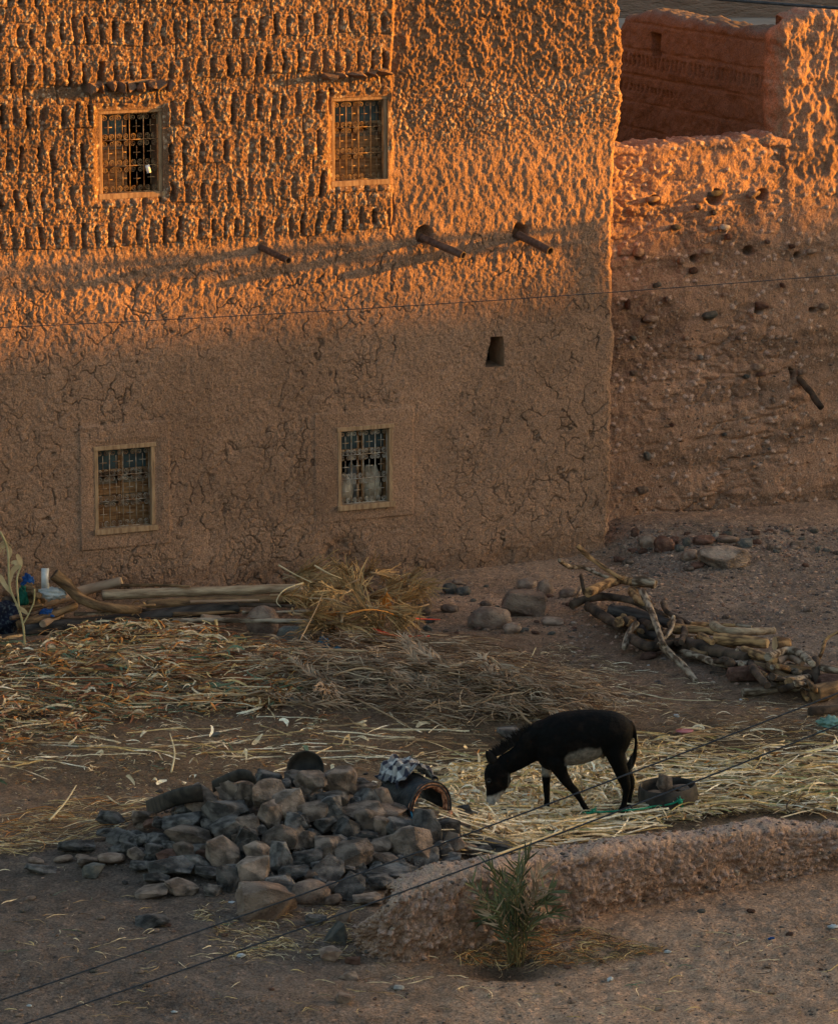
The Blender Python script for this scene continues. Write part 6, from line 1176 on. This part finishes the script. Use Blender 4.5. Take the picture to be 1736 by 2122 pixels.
tr = empty('feed_trough', Vector((TP.x, TP.y + TR * .85, float(base_z(TP.x, TP.y)) - .0))); tr.rotation_euler = (rad(2), rad(-3), 0); tag(tr, 'black half tyre trough on the straw behind the donkey, holding stones', 'trough')
V, F = lathe([(.12, .02), (TR * .84, .0), (TR * .97, .05), (TR * 1.01, .14), (TR * .99, .22), (TR * .95, .262), (TR * .93, .268), (TR * .90, .262), (TR * .92, .21), (TR * .93, .13), (TR * .88, .06), (TR * .80, .035), (.12, .035)], 72, mod=lambda a, i: .010 * math.sin(3 * a + 1) + (.006 * math.sin(a * 60) if 2 < i < 5 else 0))
b = MB(); b.add(V, F); b.build('tyre', M['rubber'], tr, True)
V, F = lathe([(0.0005, .034), (.13, .036)], 24); b = MB(); b.add(V, F); b.build('floor', M['rubber'], tr)
V, F = lathe([(TR * .90, .14), (TR * .78, .15), (TR * .4, .16), (.0005, .155)], 30, mod=lambda a, i: 0); b = MB(); b.add([v + Vector((0, 0, .02 * mnoise.noise(v * 9))) for v in V], F); o = b.build('dirt_fill', M['jamb'], tr, True)
o = link('stone', ANG['B'][2], None, tr.location + Vector((-.035, .0, .27))); o.scale = (.17, .15, .25); o.rotation_euler = (0, .1, .4); tag(o, 'pointed brown stone standing in the tyre trough', 'stone')
o = link('stone', ANG['B'][4], None, tr.location + Vector((.13, .03, .21))); o.scale = (.22, .18, .10); tag(o, 'flat brown stone lying in the right of the tyre trough', 'stone')
def pxw(x, y, dy): return DP + D(x, y, dy)
ry = tr.location.y - DP.y - TR
path = [pxw(783, 722, -.16), pxw(800, 728, -.175), pxw(818, 716, -.14), pxw(850, 722, -.16), pxw(950, 716, -.19), pxw(1080, 706, -.2 if ry > -.1 else ry), pxw(1180, 690, ry - .01), pxw(1270, 678, ry - .022), pxw(1330, 660, ry - .02), pxw(1345, 700, ry + .01), pxw(1352, 742, ry + .04)]
path = [Vector((p.x, p.y, max(p.z, float(base_z(p.x, p.y)) + .03))) for p in path]; C_ = smooth_path(path, 8)
rp = empty('tether_rope', path[0]); tag(rp, 'green rope tied from the donkey front fetlock to the tyre trough', 'rope')
b = MB(); b.tube([p - path[0] for p in C_], .0105, 7); b.build('rope', M['rope'], rp, True)
for q, s_ in ((path[2], .030), (path[8], .034)):
    b = MB(); rr = random.Random(int(q.x * 100))
    for k in range(3):
        ax = Vector((rr.uniform(-1, 1), rr.uniform(-1, 1), rr.uniform(-1, 1))).normalized(); a_ = ax.orthogonal().normalized(); b_ = ax.cross(a_); b.tube([q - path[0] + (a_ * math.cos(t) + b_ * math.sin(t)) * s_ * .6 for t in [i * 6.2832 / 12 for i in range(13)]], .011, 6)
    for k in range(5): b.tube([q - path[0], q - path[0] + Vector((rr.uniform(-.05, .05), -.01, rr.uniform(.0, .06)))], .005, 4)
    b.build('knot', M['rope'], rp, True)
b = MB(); fp = pxw(790, 722, -.115); b.tube([fp - path[0] + Vector((.042 * math.cos(t), .05 * math.sin(t), .006 * math.sin(t * 2))) for t in [i * 6.2832 / 16 for i in range(17)]], .010, 6); b.build('loop', M['rope'], rp, True)
# ------------------------------------------------------------------ pack saddle with checked cloth
M['leather'] = mat_noise('worn_black_canvas', (.012, .014, .018), (.07, .068, .065), 7, rough=.6, spec=.3, bsc=((10, 1.2), (40, .5)), dist=.02, mid=(.45, .72)); M['stitch'] = mat_noise('red_stitched_rim', (.16, .05, .03), (.58, .28, .16), 22, rough=.85, bsc=((40, 1),), dist=.01, mid=(.42, .58))
sp = hit(*z5(1330, 560)); sk = ppm(sp) * K4; SR = 172 / sk
sd = empty('pack_saddle', sp + Vector((0, -.06, .12))); sd.rotation_euler = (rad(3), 0, rad(30)); tag(sd, 'black arched pack saddle with red stitched rim, right of the rubble pile', 'saddle')
# local: axis along +Y (pointing back), arch in XZ
def arch(r0, y0, y1, n=40, m=10, th=.03, sag=.10, seed=1, a0=-.22):
    V = []; F = []
    for j in range(m + 1):
        y = y0 + (y1 - y0) * j / m; g = 1 - sag * math.sin(math.pi * j / m) - .16 * max(0, j / m - .5)
        for side in (0, 1):
            for i in range(n + 1):
                a = a0 + (math.pi - 2 * a0) * i / n; r = (r0 - side * th) * g; w_ = .012 * mnoise.noise(Vector((math.cos(a) * 3, math.sin(a) * 3, y * 6 + seed))) * 1.5; V.append(Vector((math.cos(a) * (r + w_) * .96, y, math.sin(a) * (r + w_) * 1.12)))
    row = 2 * (n + 1)
    for j in range(m):
        for i in range(n): F.append((j * row + i, j * row + i + 1, (j + 1) * row + i + 1, (j + 1) * row + i)); F.append(((n + 1) + j * row + i, (n + 1) + (j + 1) * row + i, (n + 1) + (j + 1) * row + i + 1, (n + 1) + j * row + i + 1))
        for i in (0, n): F.append((j * row + i, (j + 1) * row + i, (j + 1) * row + n + 1 + i, j * row + n + 1 + i))
    for j in (0, m):
        for i in range(n): F.append((j * row + i, j * row + n + 1 + i, j * row + n + 2 + i, j * row + i + 1))
    return V, F
b = MB(); b.add(*arch(SR, 0, .62)); b.build('shell', M['leather'], sd, True)
b = MB(); b.add(*arch(SR * .985, -.018, .02, m=2, th=.050, sag=0)); b.build('rim', M['stitch'], sd, True)
for r_k, w_k in ((SR * 1.0, .010), (SR * .88, .007)):
    pts = [Vector((math.cos(a) * r_k * .96, -.024, math.sin(a) * r_k * 1.12)) for a in [-.2 + (math.pi + .4) * i / 40 for i in range(41)]]; b = MB(); b.tube(pts, w_k, 6); b.build('piping', M['leather'], sd, True)
q = Vector((SR * .95, -.03, -.06)); b = MB(); b.tube([q, q + Vector((-.06, -.03, -.06)), q + Vector((-.17, -.02, -.10))], [.026, .03, .02], 8, rough=.2, rr=R); b.build('side_pad', M['stitch'], sd, True)
b = MB(); q = Vector((-SR * .93, -.03, .0)); 
for k in range(4): b.tube([q, q + Vector((R.uniform(-.03, .03), -.02, -.05)), q + Vector((R.uniform(-.05, .05), -.02, -.10))], .006, 5)
M['bluestring'] = mat_noise('blue_string', (.01, .10, .19), (.02, .2, .34), 9, rough=.6, bsc=((50, 1),), dist=.004); b.build('blue_tie', M['bluestring'], sd, True)
mck, t, bs = new_mat('checked_cloth'); setp(bs, .9, .1)
tc = t.nodes.new('ShaderNodeAttribute'); tc.attribute_name = 'Col'; t.links.new(tc.outputs['Color'], bs.inputs['Base Color'])
# cloth sheet draped over the back of the shell
nx, ny = 60, 60; uu = np.linspace(-1, 1, nx); vv = np.linspace(-1, 1, ny); UU, VV = np.meshgrid(uu, vv)
ang = math.pi / 2 - UU * .95 + .12 * fbm(UU * 2, VV * 2, 2, 3); yy = .44 + VV * .20 + .03 * fbm(UU * 2, VV * 2 + 5, 2, 4)
rr_ = SR * (1.0) + .035 + .055 * np.abs(fbm(UU * 2.2, VV * 2.6, 3, 6)) * 1.6 + .02 * fbm(UU * 6, VV * 6, 3, 7) + .03 * (1 - UU ** 2)
Vc = np.stack([np.cos(ang) * rr_ * .96, yy, np.sin(ang) * rr_ * 1.10 - .02], -1)
cu = (np.floor((UU + 1) * 4.5) % 2); cv = (np.floor((VV + 1) * 4.5) % 2); cw = (cu + cv) / 2; colc = np.stack([.035 + .45 * cw ** 1.3, .035 + .42 * cw ** 1.3, .05 + .38 * cw ** 1.3], -1)
cl = empty('checked_cloth', sd.location); cl.rotation_euler = sd.rotation_euler
me_ = np_mesh('checked_cloth', Vc, grid_faces(ny, nx), mck, True, colc); o = link('checked_cloth', me_, None, sd.location); o.rotation_euler = sd.rotation_euler; so_ = o.modifiers.new('s', 'SOLIDIFY'); so_.thickness = .008; bpy.data.objects.remove(cl); tag(o, 'crumpled black and white checked cloth draped over the pack saddle', 'cloth')
# round black rubber bowl standing on edge behind the pile
bp = hit(*z5(478, 300)); kk_ = ppm(bp) * K4; BRd = 128 / kk_
V, F = lathe([(.0005, 0), (BRd * .55, 0.0), (BRd * .82, .02), (BRd * .92, .07), (BRd, .15), (BRd * 1.03, .155), (BRd * 1.0, .165), (BRd * .95, .155), (BRd * .87, .08), (BRd * .76, .035), (BRd * .5, .018), (.0005, .018)], 56)
b = MB(); b.add(V, F); yb = bp.y + .12; d = ray(*z5(478, 262)); t_ = yb / d.y; o = b.build('rubber_bowl', M['rubber'], None, True, Vector((d.x * t_, yb + .1, CAM_H + d.z * t_))); o.rotation_euler = (rad(62), rad(-6), 0); tag(o, 'round black rubber bowl tipped on edge on top of the rubble pile', 'bowl')
# pieces of tyre
def tyre_piece(pix, wpx, K_, label, z_, curl=.03):
    P = [hit(*z_(x, y), heap_z, h) for x, y, h in pix]; C_ = smooth_path(P, 8); w = wpx / (ppm(P[0]) * K_) / 2; V = []; m = len(C_); n = 9; o0 = P[0]
    for i, p in enumerate(C_):
        for k in range(n):
            f = k / (n - 1) * 2 - 1; V.append(p - o0 + Vector((.10 * f * w, .30 * f * w + abs(f) ** 3 * curl, -f * w * .95)) + Vector((0, .004 * math.sin(i * 3.1) * (abs(f) < .8), 0)))
    F = [(i * n + k, i * n + k + 1, (i + 1) * n + k + 1, (i + 1) * n + k) for i in range(m - 1) for k in range(n - 1)]; b = MB(); b.add(V, F); o = b.build('tyre_piece', M['rubber'], None, True, o0); s_ = o.modifiers.new('s', 'SOLIDIFY'); s_.thickness = .018; tag(o, label, 'tyre'); return o
tyre_piece([(845, 505, .05), (950, 460, .16), (1060, 420, .26), (1160, 400, .30), (1230, 395, .26)], 135, K4, 'long curved strip of old tyre leaning on the left side of the rubble pile', z4)
tyre_piece([(1300, 350, .12), (1400, 300, .24), (1500, 265, .32), (1570, 280, .32), (1595, 310, .28)], 95, K4, 'short strip of old tyre behind the brown stones at the top left of the pile', z4)
# ------------------------------------------------------------------ small green palm
pb = hit(*z7(645, 560), base_z); palm = empty('young_palm', pb); tag(palm, 'small green date palm growing in a hollow in front of the earth bank', 'palm')
tips = [((690, 178), (655, 330)), ((640, 230), (650, 360)), ((560, 225), (620, 380)), ((490, 285), (590, 400)), ((735, 235), (690, 340)), ((775, 305), (700, 370)), ((780, 380), (700, 420)), ((530, 400), (600, 440)), ((615, 300), (640, 400)), ((575, 340), (620, 430)), ((725, 300), (680, 400)), ((690, 400), (660, 460)), ((540, 330), (600, 430)), ((655, 210), (645, 350)), ((600, 255), (625, 390)), ((755, 340), (690, 400)), ((510, 340), (590, 420)), ((660, 330), (650, 420))]
for i, ((tx_, ty_), (mx_, my_)) in enumerate(tips):
    yo = -.20 + .36 * ((i * 37) % 10) / 10; f = lambda x, y, dy: (lambda d, t: Vector((d.x * t, d.y * t, CAM_H + d.z * t)))(ray(*z7(x, y)), (pb.y + dy) / ray(*z7(x, y)).y)
    P = [pb + Vector((R.uniform(-.07, .07), R.uniform(-.05, .05), -.03)), f(mx_, my_, yo * .4), f(tx_, ty_, yo)]; C_ = smooth_path(P, 10)
    fr = empty('frond', P[0] - pb, 0, palm); b = MB(); b.tube([p - P[0] for p in C_], [.008 * (1 - .8 * j / (len(C_) - 1)) for j in range(len(C_))], 5); b.build('stem', M['pstem'], fr, True)
    b = MB(); rr = random.Random(i + 900); nl = 15; s2 = Vector((rr.uniform(-1, 1), rr.uniform(.1, 1), rr.uniform(-.2, .5))).normalized()
    for k in range(nl):
        t = .30 + .70 * k / nl; j = min(int(t * (len(C_) - 1)), len(C_) - 2); g = t * (len(C_) - 1) - j; q = C_[j].lerp(C_[j + 1], g) - P[0]; d = (C_[j + 1] - C_[j]).normalized(); sd_ = d.cross(s2).normalized()
        for sg in (-1, 1):
            if rr.random() < .1: continue
            an = rr.uniform(.35, 1.15) * (1 - .5 * max(0, t - .6)); l = .21 * rr.uniform(.6, 1.25) * (1 - .5 * abs(t - .6)); dv = (d * math.cos(an) + (sd_ * sg + s2 * rr.uniform(-.7, .7)).normalized() * math.sin(an)).normalized(); b.strip([q, q + dv * l * .45, q + dv * l], [.005, .0095, .0006], (rr.uniform(-1, 1), -1, rr.uniform(-.8, 1)))
    b.build('leaflets', M['pgreen'] if i % 6 != 4 else M['dry'], fr, True)
# ------------------------------------------------------------------ maize plant at the left edge, bits by the logs
zl = lambda x, y: (x / 5.853, 1062 + y / 5.853)
mb0 = hit(*zl(305, 1740)); mz = empty('maize_plant', mb0); tag(mz, 'tall dry maize stalk with hanging leaves and tassel at the left edge', 'plant'); yz = mb0.y
def pl(x, y, dy=0): d = ray(*zl(x, y)); t = (yz + dy) / d.y; return Vector((d.x * t, d.y * t, CAM_H + d.z * t)) - mb0
M['mstalk'] = mat_noise('maize_stalk', (.36, .30, .14), (.50, .42, .24), 6, rough=.7, bsc=None); M['mleaf'] = mat_noise('maize_leaf', (.40, .26, .12), (.60, .46, .26), 5, rough=.7, bsc=None)
for pts, r in (([(305, 1750), (285, 1400), (230, 1180), (120, 900), (100, 500), (60, 350), (0, 230)], .014), ([(235, 1180), (205, 850), (230, 720), (262, 640)], .012), ([(290, 1340), (350, 1230), (410, 1090), (420, 930)], .010)):
    b = MB(); b.tube(smooth_path([pl(*p) for p in pts], 5), r, 6); b.build('stalk', M['mstalk'], mz, True)
for pts, w in (([(120, 860), (150, 720), (215, 640), (180, 605), (130, 615)], .035), ([(262, 640), (240, 580), (205, 505)], .03), ([(150, 1000), (60, 880), (0, 780), (-60, 760)], .03), ([(230, 1170), (270, 1190), (330, 1230)], .02), ([(110, 560), (130, 480), (110, 410)], .02), ([(340, 1240), (290, 1180), (180, 1120)], .015)):
    C_ = smooth_path([pl(*p) for p in pts], 5); b = MB(); m = len(C_); b.strip(C_, [w * math.sin(math.pi * (.1 + .85 * i / m)) for i in range(m)], (.3, -1, .2)); o = b.build('leaf', M['mleaf'], mz, True)
b = MB()
for k in range(26): q = pl(R.uniform(40, 70), R.uniform(330, 380)); b.tube([q, q + Vector((R.uniform(-.08, .06), 0, -.04)), q + Vector((R.uniform(-.10, .09), 0, -.16 * R.random() - .03))], .003, 4)
b.build('tassel', M['mleaf'], mz)
M['blue'] = mat_noise('blue_cloth', (.008, .035, .13), (.02, .09, .28), 12, rough=.85, bsc=((30, 1),), dist=.01); M['green'] = mat_noise('green_cloth', (.005, .05, .035), (.015, .12, .08), 12, rough=.85, bsc=((30, 1),), dist=.01); M['tweed'] = mat_noise('dark_blue_tweed', (.008, .010, .022), (.10, .12, .13), 26, rough=.9, bsc=((40, 1),), dist=.01, mid=(.5, .75)); M['teal'] = mat_noise('faded_teal_sheet', (.10, .19, .15), (.24, .36, .30), 8, rough=.6, bsc=((20, 1),), dist=.01); M['pinkp'] = mat_noise('pink_plastic', (.36, .10, .11), (.48, .2, .2), 8, rough=.5, bsc=None)
def at_h(uv, h): return hit(uv[0], uv[1], base_z, h)
def rag(name, uv, h, dim, mat, label, cat, seed, rot=(0, 0, 0), amp=.5, fr=2.4):
    o = blob(name, mat, at_h(uv, h), dim, seed, None, 4, amp, rot, fr); return tag(o, label, cat)
rag('rag', zl(335, 850), .55, (.13, .12, .20), M['blue'], 'bright blue knotted rag hanging on the wood at the left', 'rag', 3); rag('rag', zl(275, 1040), .42, (.12, .12, .28), M['green'], 'dark green rag below the blue one', 'rag', 5)
rag('root_ball', zl(400, 990), .45, (.30, .22, .26), M['log_brown'], 'brown clod of roots beside the green rag', 'root', 6); rag('blanket', zl(40, 1300), .16, (.42, .4, .48), M['tweed'], 'dark blue tweed blanket bundle at the left edge', 'blanket', 9, amp=.35, fr=1.6)
rag('rag', zl(560, 1235), .28, (.15, .10, .12), M['blue'], 'blue shredded strand on the branch in front of the tan log', 'rag', 12, amp=.8, fr=3); rag('rag', z2(425, 540), .10, (.12, .10, .13), M['bluestring'], 'blue rag at the foot of the palm mass', 'rag', 14, amp=.8, fr=3); rag('rag', z2(505, 578), .04, (.10, .08, .08), M['bluestring'], 'second scrap of blue rag just right of the first', 'rag', 15, amp=.8, fr=3)
rag('plastic_bag', zl(640, 985), .50, (.30, .12, .14), M['white'], 'crumpled white plastic bag on the tan log', 'bag', 16, amp=.6, fr=2.6)
b = MB(); q0, q1 = at_h(zl(545, 920), .6), at_h(zl(535, 700), .85); q1.y = q0.y + .05; b.tube([q0, (q0 + q1) / 2, q1], [.05, .045, .048], 10, rough=.15, rr=R); o = b.build('plastic_tube', M['white'], None, True); tag(o, 'white plastic sleeve standing up from the crumpled bag', 'sleeve')
rag('sheet_scrap', z3(1700, 1150), .03, (.26, .22, .14), M['teal'], 'faded teal sheet scrap at the right edge of the yard', 'scrap', 21, amp=.7, fr=2.5); rag('sheet_scrap', z3(1640, 1205), .01, (.10, .08, .05), M['teal'], 'small teal scrap left of the bigger one', 'scrap', 22, amp=.6)
V, F = lathe([(.0005, .0), (.03, .0), (.035, .03), (.10, .045), (.10, .052), (.03, .045), (.0005, .045)], 24); b = MB(); b.add(V, F); o = b.build('pink_dish', M['pinkp'], None, True, at_h(z6(1355, 275), .02)); tag(o, 'pink plastic dish upturned on the ground right of the donkey rump', 'dish')
for i, (zf, x, y, s_, m_, lb) in enumerate(((z6, 1310, 165, .11, 'white', 'white crumpled scrap above the pink dish'), (z3, 575, 1035, .09, 'white', 'white scrap left of the firewood front'), (z3, 640, 812, .05, 'white', 'small white scrap under the firewood stake'), (z3, 1175, 1012, .06, 'white', 'small white scrap below the grey branch'), (z6, 570, 100, .05, 'blue', 'blue scrap behind the donkey back'), (z8, 950, 320, .10, 'white', 'white scrap beside the largest pink boulder'), (z7, 965, 608, .10, 'white', 'grey white scrap right of the small palm'), (z7, 1510, 470, .08, 'blue', 'blue scrap on the track at the right'), (z8, 120, 740, .06, 'white', 'white scrap at the lower left'), (z8, 712, 765, .06, 'white', 'white sliver at the bottom edge'), (z8, 985, 535, .10, 'white', 'white scrap on the track under the cables'), (z7, 1720, 430, .12, 'white', 'pale scrap at the right edge of the track'), (z7, 1160, 515, .08, 'white', 'white scrap below the earth bank'), (z7, 935, 548, .07, 'tweed', 'black scrap near the foot of the palm'))):
    p = at_h(zf(x, y), .015); o = blob('litter_scrap', M[m_], p, (s_ * .85, s_ * .5, s_ * .32), 40 + i, None, 3, .6, (0, 0, R.random() * 6), 2.4); tag(o, lb, 'litter', 'scraps of litter')
# ------------------------------------------------------------------ stick and stones set in the ruined wall
sp_ = on_wall(1655, 778, BK); b = MB(); p0 = wp(*sp_, -BK - .1); d = ray(1702, 845); P_ = wp(0, 0, -BK + .45); t_ = (P_ - Vector((0, 0, CAM_H))).dot(N) / d.dot(N); p1 = Vector((0, 0, CAM_H)) + d * t_
b.tube(smooth_path([p0 - RO, (p0 + p1) / 2 - RO + Vector((0, 0, .03)), p1 - RO], 5), .045, 9, rough=.25, rr=R); o = b.build('wooden_stick', M['bark_dark'], ruin, True); o['label'] = 'broken dark stick poking out of the ruined wall'
ES = [(1347, 660, 34, 14, 'P'), (1470, 652, 38, 16, 'G'), (1578, 632, 34, 16, 'R'), (1705, 634, 24, 14, 'P'), (1480, 400, 36, 12, 'G'), (1560, 402, 34, 12, 'P'), (1322, 522, 22, 18, 'P'), (1352, 412, 32, 12, 'P'), (1478, 440, 12, 12, 'D'), (1445, 428, 14, 12, 'D'), (1568, 760, 26, 16, 'P'), (1575, 775, 22, 8, 'R'), (1330, 1015, 30, 16, 'P'), (1312, 772, 20, 12, 'P'), (1340, 945, 14, 20, 'G'), (1435, 560, 20, 14, 'R'), (1400, 470, 22, 12, 'G'), (1300, 630, 10, 22, 'R'), (1410, 540, 14, 14, 'P'), (1680, 520, 26, 12, 'P'), (1545, 780, 12, 10, 'G'), (1640, 510, 16, 10, 'R'), (1660, 770, 22, 12, 'P'), (1500, 470, 24, 12, 'W'), (1508, 490, 14, 14, 'R'), (1465, 520, 26, 12, 'P'), (1360, 590, 18, 10, 'G'), (1420, 700, 14, 10, 'P'), (1500, 610, 14, 9, 'P'), (1620, 590, 12, 10, 'R'), (1590, 500, 13, 9, 'P'), (1380, 620, 10, 14, 'P'), (1310, 700, 14, 10, 'G'), (1450, 740, 10, 12, 'W'), (1530, 700, 12, 10, 'P'), (1600, 830, 10, 14, 'P'), (1500, 900, 10, 8, 'G'), (1640, 900, 12, 8, 'P'), (1390, 880, 10, 8, 'R'), (1560, 960, 9, 8, 'P')]
for u, v, w, h, t in ES:
    a, z = on_wall(u, v, BK); o = link('embedded_stone', COB[t][R.randrange(4)], ruin, wp(a, z, -BK + .01) - RO); k = 152; o.scale = (w / k, .10, h / k); o.rotation_euler = (R.uniform(-.2, .2), R.uniform(-.25, .25), WANG)
# grit in the ruined wall
K = 3200; ga = rng.uniform(aL + .6, aJ + 2.6, K); gz = rng.uniform(.0, 1, K) ** .9; gz = np.where(ga < aJ + .2, gz * 2.9, gz * 3.2); dd = ruin_disp(ga, gz)[0]; keep = rng.random(K) < .25 + .75 * ss(-.2, .35, fbm(ga * .8, gz * 3.2, 3, 204)); ga, gz, dd = ga[keep], gz[keep], dd[keep]
Pg = np.array(P0) + ga[:, None] * np.array(W) + (-BK + dd)[:, None] * np.array(N); Pg[:, 2] = gz; grit('pebbles', Pg, np.repeat(np.array(N)[None], len(Pg), 0), .012, .055, ruin, RO, 1.6)
# ------------------------------------------------------------------ cables
M['cable'] = mat_noise('dark_cable', (.018, .020, .026), (.05, .052, .06), 30, rough=.55, spec=.4, bsc=None)
def cable(pix, Y, r, label, twist=True):
    f = lambda u, v: (lambda d: Vector((d.x * Y / d.y, Y, CAM_H + d.z * Y / d.y)))(ray(u, v)); P = [f(*p) for p in pix]; x = np.array([p.x for p in P]); z = np.array([p.z for p in P]); co_ = np.polyfit(x, z, 2); lo, hi = x[0] - 4, x[-1] + 4; n = 260
    pts = [Vector((xx, Y, float(np.polyval(co_, xx)))) for xx in np.linspace(lo, hi, n)]; b = MB(); o0 = pts[n // 2]
    if twist:
        for ph in (0, 2.1, 4.2): b.tube([p - o0 + Vector((0, math.cos(i * .9 + ph), math.sin(i * .9 + ph))) * r * .5 for i, p in enumerate(pts)], r * .55, 5)
    else: b.tube([p - o0 for p in pts], r, 6)
    o = b.build('cable', M['cable'], None, True, o0); tag(o, label, 'cable')
cable([(0, 2074), (304, 1967), (507, 1897), (710, 1826), (862, 1768), (932, 1743), (1112, 1672), (1290, 1609), (1434, 1554), (1554, 1509), (1736, 1436)], 30, .0068, 'upper one of two dark cables slanting across the yard, passing over the donkey legs')
cable([(56, 2122), (304, 2034), (507, 1968), (761, 1877), (881, 1831), (1072, 1760), (1226, 1700), (1323, 1665), (1445, 1620), (1554, 1577), (1736, 1502)], 29, .0068, 'lower one of two dark cables slanting across the yard, passing over the earth bank')
cable([(0, 679), (340, 662), (600, 648), (868, 632), (1278, 605), (1736, 569)], 49, .0048, 'thin wire strung across the front of the house wall', False)
cable([(1450, -6), (1600, 6), (1736, 16)], 32, .013, 'thick black cable crossing the top right corner', False)
# ------------------------------------------------------------------ look-alikes told apart by their place
bpy.context.view_layer.update()
ORD = ['leftmost', 'second from left', 'third from left', 'fourth from left', 'fifth from left', 'sixth from left', 'seventh from left', 'eighth from left', 'ninth from left']
same = {}
for o in C.objects:
    if o.parent is None and o.get('label') and o.get('kind') is None: same.setdefault(o['label'], []).append(o)
for lb, L in same.items():
    if 1 < len(L) <= 9 and len(lb.split()) <= 13:
        L.sort(key=lambda o: o.location.x / o.location.y)
        for i, o in enumerate(L): o['label'] = lb + ', ' + ORD[i]
